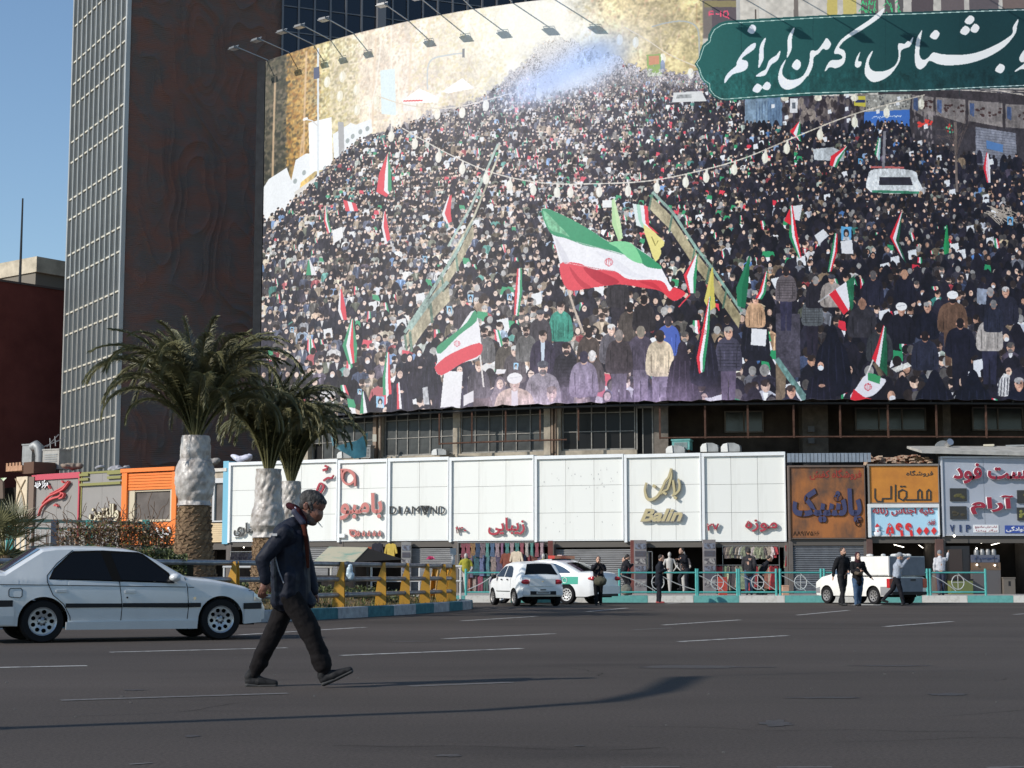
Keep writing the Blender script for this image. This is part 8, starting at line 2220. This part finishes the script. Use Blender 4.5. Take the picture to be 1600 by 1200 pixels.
for k in range(72):
 g_=k/72;az=k*2.39996+r1.uniform(-.2,.2)
 if g_<.2:fr1.append((az,R(r1.uniform(-2,10)),FA[4],r1.uniform(.78,.95),0))
 elif g_<.42:fr1.append((az,R(r1.uniform(6,18)),FA[2 if k%2 else 0],r1.uniform(.8,1.0),0))
 elif g_<.75:fr1.append((az,R(r1.uniform(4,14)),FA[1 if k%2 else 0],r1.uniform(.78,1.02),-.03))
 else:fr1.append((az,R(r1.uniform(8,20)),FA[3 if k%2 else 1],r1.uniform(.62,.95),-.08))
palm(301,37.0,'thickest date palm, wide arching crown and plastic wrapped swelling',[(38,915),(34,892),(30,872),(27,845),(25,815),(24,790),(26,762),(26,720),(21,690),(19,672)],[(25,790),(22,783),(27,772),(29.5,755),(29,738),(25,722),(22,718),(22.5,705),(21,690),(19,681)],684,fr1,21)
FB=[frond_mesh(2.8,(.08,.9,2.2),170,.40,11,M_FRD,open_=.75,droop=.7),frond_mesh(3.1,(.06,2.2,2.8),180,.42,12,M_FRD,open_=.8,droop=.7),frond_mesh(2.6,(.03,.4,2.0),160,.38,13,M_FRD,open_=.6,droop=.8),frond_mesh(3.2,(.12,2.9,2.5),180,.42,14,M_FR,open_=.8,droop=.6)]
def bundle(seed,n_):
 r=random.Random(seed);out=[]
 for k in range(n_):
  g_=k/n_;az=k*2.39996+r.uniform(-.2,.2)
  out.append((az,R(r.uniform(0,5)+7*g_),FB[(2,0,1,3)[min(3,int(g_*4.2))]]if k%3 else FB[k%4],r.uniform(.82,1.02),-.02))
 return out
palm(417,41.5,'middle date palm with upright dark bundled fronds and crumpled wrap',[(26,915),(23,890),(22,860),(22,838),(22,800),(20,760),(18,730)],[(23,840),(21,832),(26,822),(25,805),(20,785),(19.5,765),(18.5,748),(18.5,733)],742,[(a,t,m,s*1.06,z)for a,t,m,s,z in bundle(31,112)],22)
palm(452,46.5,'thinner date palm half behind the walking man, dark drooping crown',[(18,915),(16,880),(16,840),(15,800),(14,760)],[(17,835),(16,815),(17,795),(15,775),(15,762),(13.5,752)],758,[(a,t,m,s*1.06,z)for a,t,m,s,z in bundle(41,112)],23)
# hedge, fence with dry climber, fan palm
def leafmass(name,n_,fn,size,mats_,weights,seed,label=None,cat=None,kind=None,core=None,parent=None):
 r=random.Random(seed);b=MB()
 for k in range(n_):
  x,y,z=fn(r);s_=r.uniform(*size);b.cur=r.choices(range(len(mats_)),weights)[0]
  a=Vector((r.gauss(0,1),r.gauss(0,1),r.gauss(0,1))).normalized();c=a.cross(Vector((r.gauss(0,1),r.gauss(0,1),r.gauss(0,1)))).normalized()
  p=Vector((x,y,z));b.quad(p-a*s_,p-c*s_*.45,p+a*s_,p+c*s_*.45)
 o=b.build(name,mats_,parent)
 return o
M_HL=[mat('hedge_leaf',(.055,.075,.022),.6),mat('hedge_leaf_light',(.12,.14,.04),.6),mat('hedge_leaf_dark',(.022,.032,.014),.7),mat('brown_leaf',(.15,.09,.05),.8)]
hg=empty('hedge',(-9,33,0),0,'clipped green hedge on the island behind the white saloon','hedge')
def hedge_fn(r):
 while True:
  px=r.uniform(-120,292);Y=33.6+r.uniform(-.7,.7)
  top_=np.interp(px,[-120,60,110,250,292],[858,860,855,860,868])+2.5*math.sin(px*.21)+2*math.sin(px*.07)
  t=r.random();
  X=azx(px,880)*Y;zt_=at(px,top_,Y).z;z=.35+(zt_-.35)*(t**.5)
  edge_=abs(Y-33.6)/.7
  if edge_>.55 or t>.8 or r.random()<.12:return X+9,Y-33,z+r.uniform(-.03,.03)
leafmass('foliage',42000,hedge_fn,(.022,.045),M_HL,(6,2.5,3,.6),3,parent=hg)
cr=MB();
for px in range(-120,290,14):
 X=azx(px,880)*33.6;zt_=at(px,float(np.interp(px,[-120,60,110,250,292],[860,862,858,862,872])),33.6).z
 cr.box(X+9-.12,X+9+.12,.1,1.1,.2,zt_-.12)
cr.build('inner_branches',mat('hedge_core',(.015,.018,.01),.95),hg)
fe=empty('teal_fence',(0,44,0),0,'tall teal framed fence with thin white bars behind the hedge','fence')
xa,xb=azx(-60,830)*44,azx(238,830)*44
zt_=at(100,811,44).z;zl=at(100,822,44).z
MB().beam((xa,0,zt_),(xb,0,at(230,818,44).z),.09).build('top_rail',mat('dark_teal_steel',(.035,.09,.09),.5),fe);MB().beam((xa,0,zl),(xb,0,at(230,830,44).z),.05).build('second_rail',mat('dark_teal_steel',(.035,.09,.09)),fe)
for px in(16,140,228):x=azx(px,830)*44;MB().box(x-.09,x+.09,-.06,.06,.2,zt_-.02).build('post',M_TR,fe);MB().beam((x-.02,-.07,zt_-.1),(x+.32,-.07,zt_-.42),.06).build('brace',M_TR,fe)
for px in(85,):x=azx(px,830)*44;MB().box(x-.08,x+.08,-.06,.06,.2,zt_-.02).build('post',mat('navy_post',(.03,.045,.08),.5),fe)
bb=MB().box(-.016,.016,-.016,.016,.5,zl-.02).mesh('bar',M_WP)
n_=int((xb-xa)/.13)
for k in range(n_):link('bar',bb,fe,(xa+k*.13,0,0))
for k,(p0,p1,c1)in enumerate(((97,118,(.08,.08,.085)),(72,85,(.22,.20,.19)))):
 x0,x1=azx(p0,830)*45,azx(p1,830)*45;r_=empty('service_cabinet',(x0,45,0),0,('dark grey box behind the teal fence','taupe box behind the teal fence')[k],'cabinet');W_=x1-x0;MB().box(0,W_,0,.5,.2,2.0).build('casing',mat('cab%d'%k,c1,.6),r_);MB().box(W_*.1,W_*.9,-.02,-.001,.35,1.85).build('door',mat('cab%d'%k,c1,.6),r_)
cl=empty('dry_climber',(0,43.6,0),0,'tangled brown leafed climber growing over the teal fence','climber')
rc_=random.Random(9);tw=MB()
for k in range(220):
 px=rc_.uniform(88,268);x=azx(px,850)*43.6;z=rc_.uniform(.8,2.2);P=[(x,rc_.uniform(-.2,.2),z)]
 a=rc_.uniform(.2,2.9)
 for q in range(6):
  a+=rc_.uniform(-.5,.5);l_=rc_.uniform(.1,.22);P.append((P[-1][0]+math.cos(a)*l_,P[-1][1]+rc_.uniform(-.05,.05),P[-1][2]+math.sin(a)*l_*.9))
 tw.tube(P,.008,4,cap=False)
tw.build('twigs',mat('dry_twig',(.16,.10,.065),.9),cl)
def clf(r):
 while True:
  px=r.gauss(0,1)*26+r.choice([125,160,190,215,240,255]);py=r.gauss(0,1)*12+833+max(0,px-215)*.35
  if 85<px<285 and 800<py<872:
   if py<815 and r.random()<.6:continue
   c=at(px,py,43.6+r.uniform(-.4,.3));return c.x,c.y-43.6,c.z
leafmass('foliage',3600,clf,(.025,.055),[mat('dry_leaf',(.22,.12,.07),.85),mat('olive_leaf',(.11,.12,.04),.8),mat('dark_dry_leaf',(.09,.05,.035),.9),mat('pale_dry_leaf',(.36,.26,.18),.9)],(4,3,3,1.5),8,parent=cl)
bu=empty('low_bush',(azx(272,860)*40,40,0),0,'small green bush just left of the thick palm trunk','bush')
leafmass('foliage',2600,lambda r:(r.gauss(0,.32),r.gauss(0,.3),.75+abs(r.gauss(0,.33))),(.03,.055),M_HL,(5,4,2,1),12,parent=bu)
gb_=MB()
tagp(leafmass('ground_cover',5200,lambda r:(lambda px,Y:(azx(px,915)*Y,Y,moundz(azx(px,915)*Y,Y)+abs(r.gauss(0,.09))))(r.choice([r.uniform(345,400),r.uniform(470,640),r.uniform(470,600)]),r.uniform(42.5,46.5)),(.03,.06),M_HL,(5,4,3,1),15),kind='stuff')
def fan(px,py,Y,n_,lb,seed,sc=1.0):
 c=at(px,py,Y);g0=moundz(c.x,Y);r=random.Random(seed);root=empty('fan_palm',(c.x,Y,g0),0,lb,'fan palm');zc=c.z-g0
 MB().tube([(0,0,-.1),(.03,0,zc*.6),(0,0,zc)],[.12,.10,.08],8).build('stem',M_BARK,root)
 for k in range(n_):
  az=r.uniform(0,6.3);el=r.uniform(-.2,1.4);L=r.uniform(.5,.8)*sc;d=Vector((math.cos(az)*math.cos(el),math.sin(az)*math.cos(el),math.sin(el)));b=MB();b.cur=1;b.tube([(0,0,zc),tuple(Vector((0,0,zc))+d*L)],.012,4);b.cur=0
  tip=Vector((0,0,zc))+d*L;s1=d.cross(Vector((0,0,1))).normalized();u1=s1.cross(d)
  for q in range(18):
   a=(q/17-.5)*2.5;e=(d*math.cos(a)+s1*math.sin(a)+u1*.12).normalized();l_=r.uniform(.45,.62)*sc;p2=tip+e*l_+Vector((0,0,-.08*r.random()));w_=s1*math.cos(a)*.016-d*math.sin(a)*.016
   v0=len(b.v);b.v+=[tuple(tip),tuple(tip+e*l_*.5+w_),tuple(p2),tuple(tip+e*l_*.5-w_)];b.f.append((v0,v0+1,v0+2,v0+3));b.mi.append(0)
  b.build('fan_leaf',[M_FR,M_RACH],root)
fan(8,868,31.5,26,'spiky fan palm at the left edge above the saloon boot',4,.95)
fan(-40,850,32.5,20,'second spiky fan palm just out at the left edge',6,1.0)
# street lamp beyond the left edge: its arm and cable shade the road
lp_=empty('street_lamp',(-8.6,7.35,0),0,'tall curved street lamp standing just outside the left edge, seen by its long shadow','street lamp')
h1=4.9
def shp(px,py,z):
 g=gnd(px,py);k=z/SUNV.z;return Vector((g.x+SUNV.x*k+8.6,g.y+SUNV.y*k-7.35,z))
P1_,P2_=shp(0,1138,4.4),shp(750,1110,6.1)
b=MB();b.tube([(P1_.x,P1_.y,0),tuple(P1_)],.12,8);b.build('pole',M_ARM,lp_)
MB().tube([tuple(P1_),tuple(P2_),tuple(shp(950,1096,6.5))],.085,8).build('upper_arm',M_ARM,lp_)
MB().tube([tuple(shp(950,1096,6.5)),tuple(shp(1030,1080,6.8)),tuple(shp(1075,1057,7.4))],[.075,.10,.11],8).build('lamp_head',M_LAMP,lp_)
MB().tube([tuple(shp(1075,1057,7.4)),tuple(shp(1350,1050,7.2)),tuple(shp(1800,1044,7.6))],.016,5).build('cable',M_BLK,lp_)
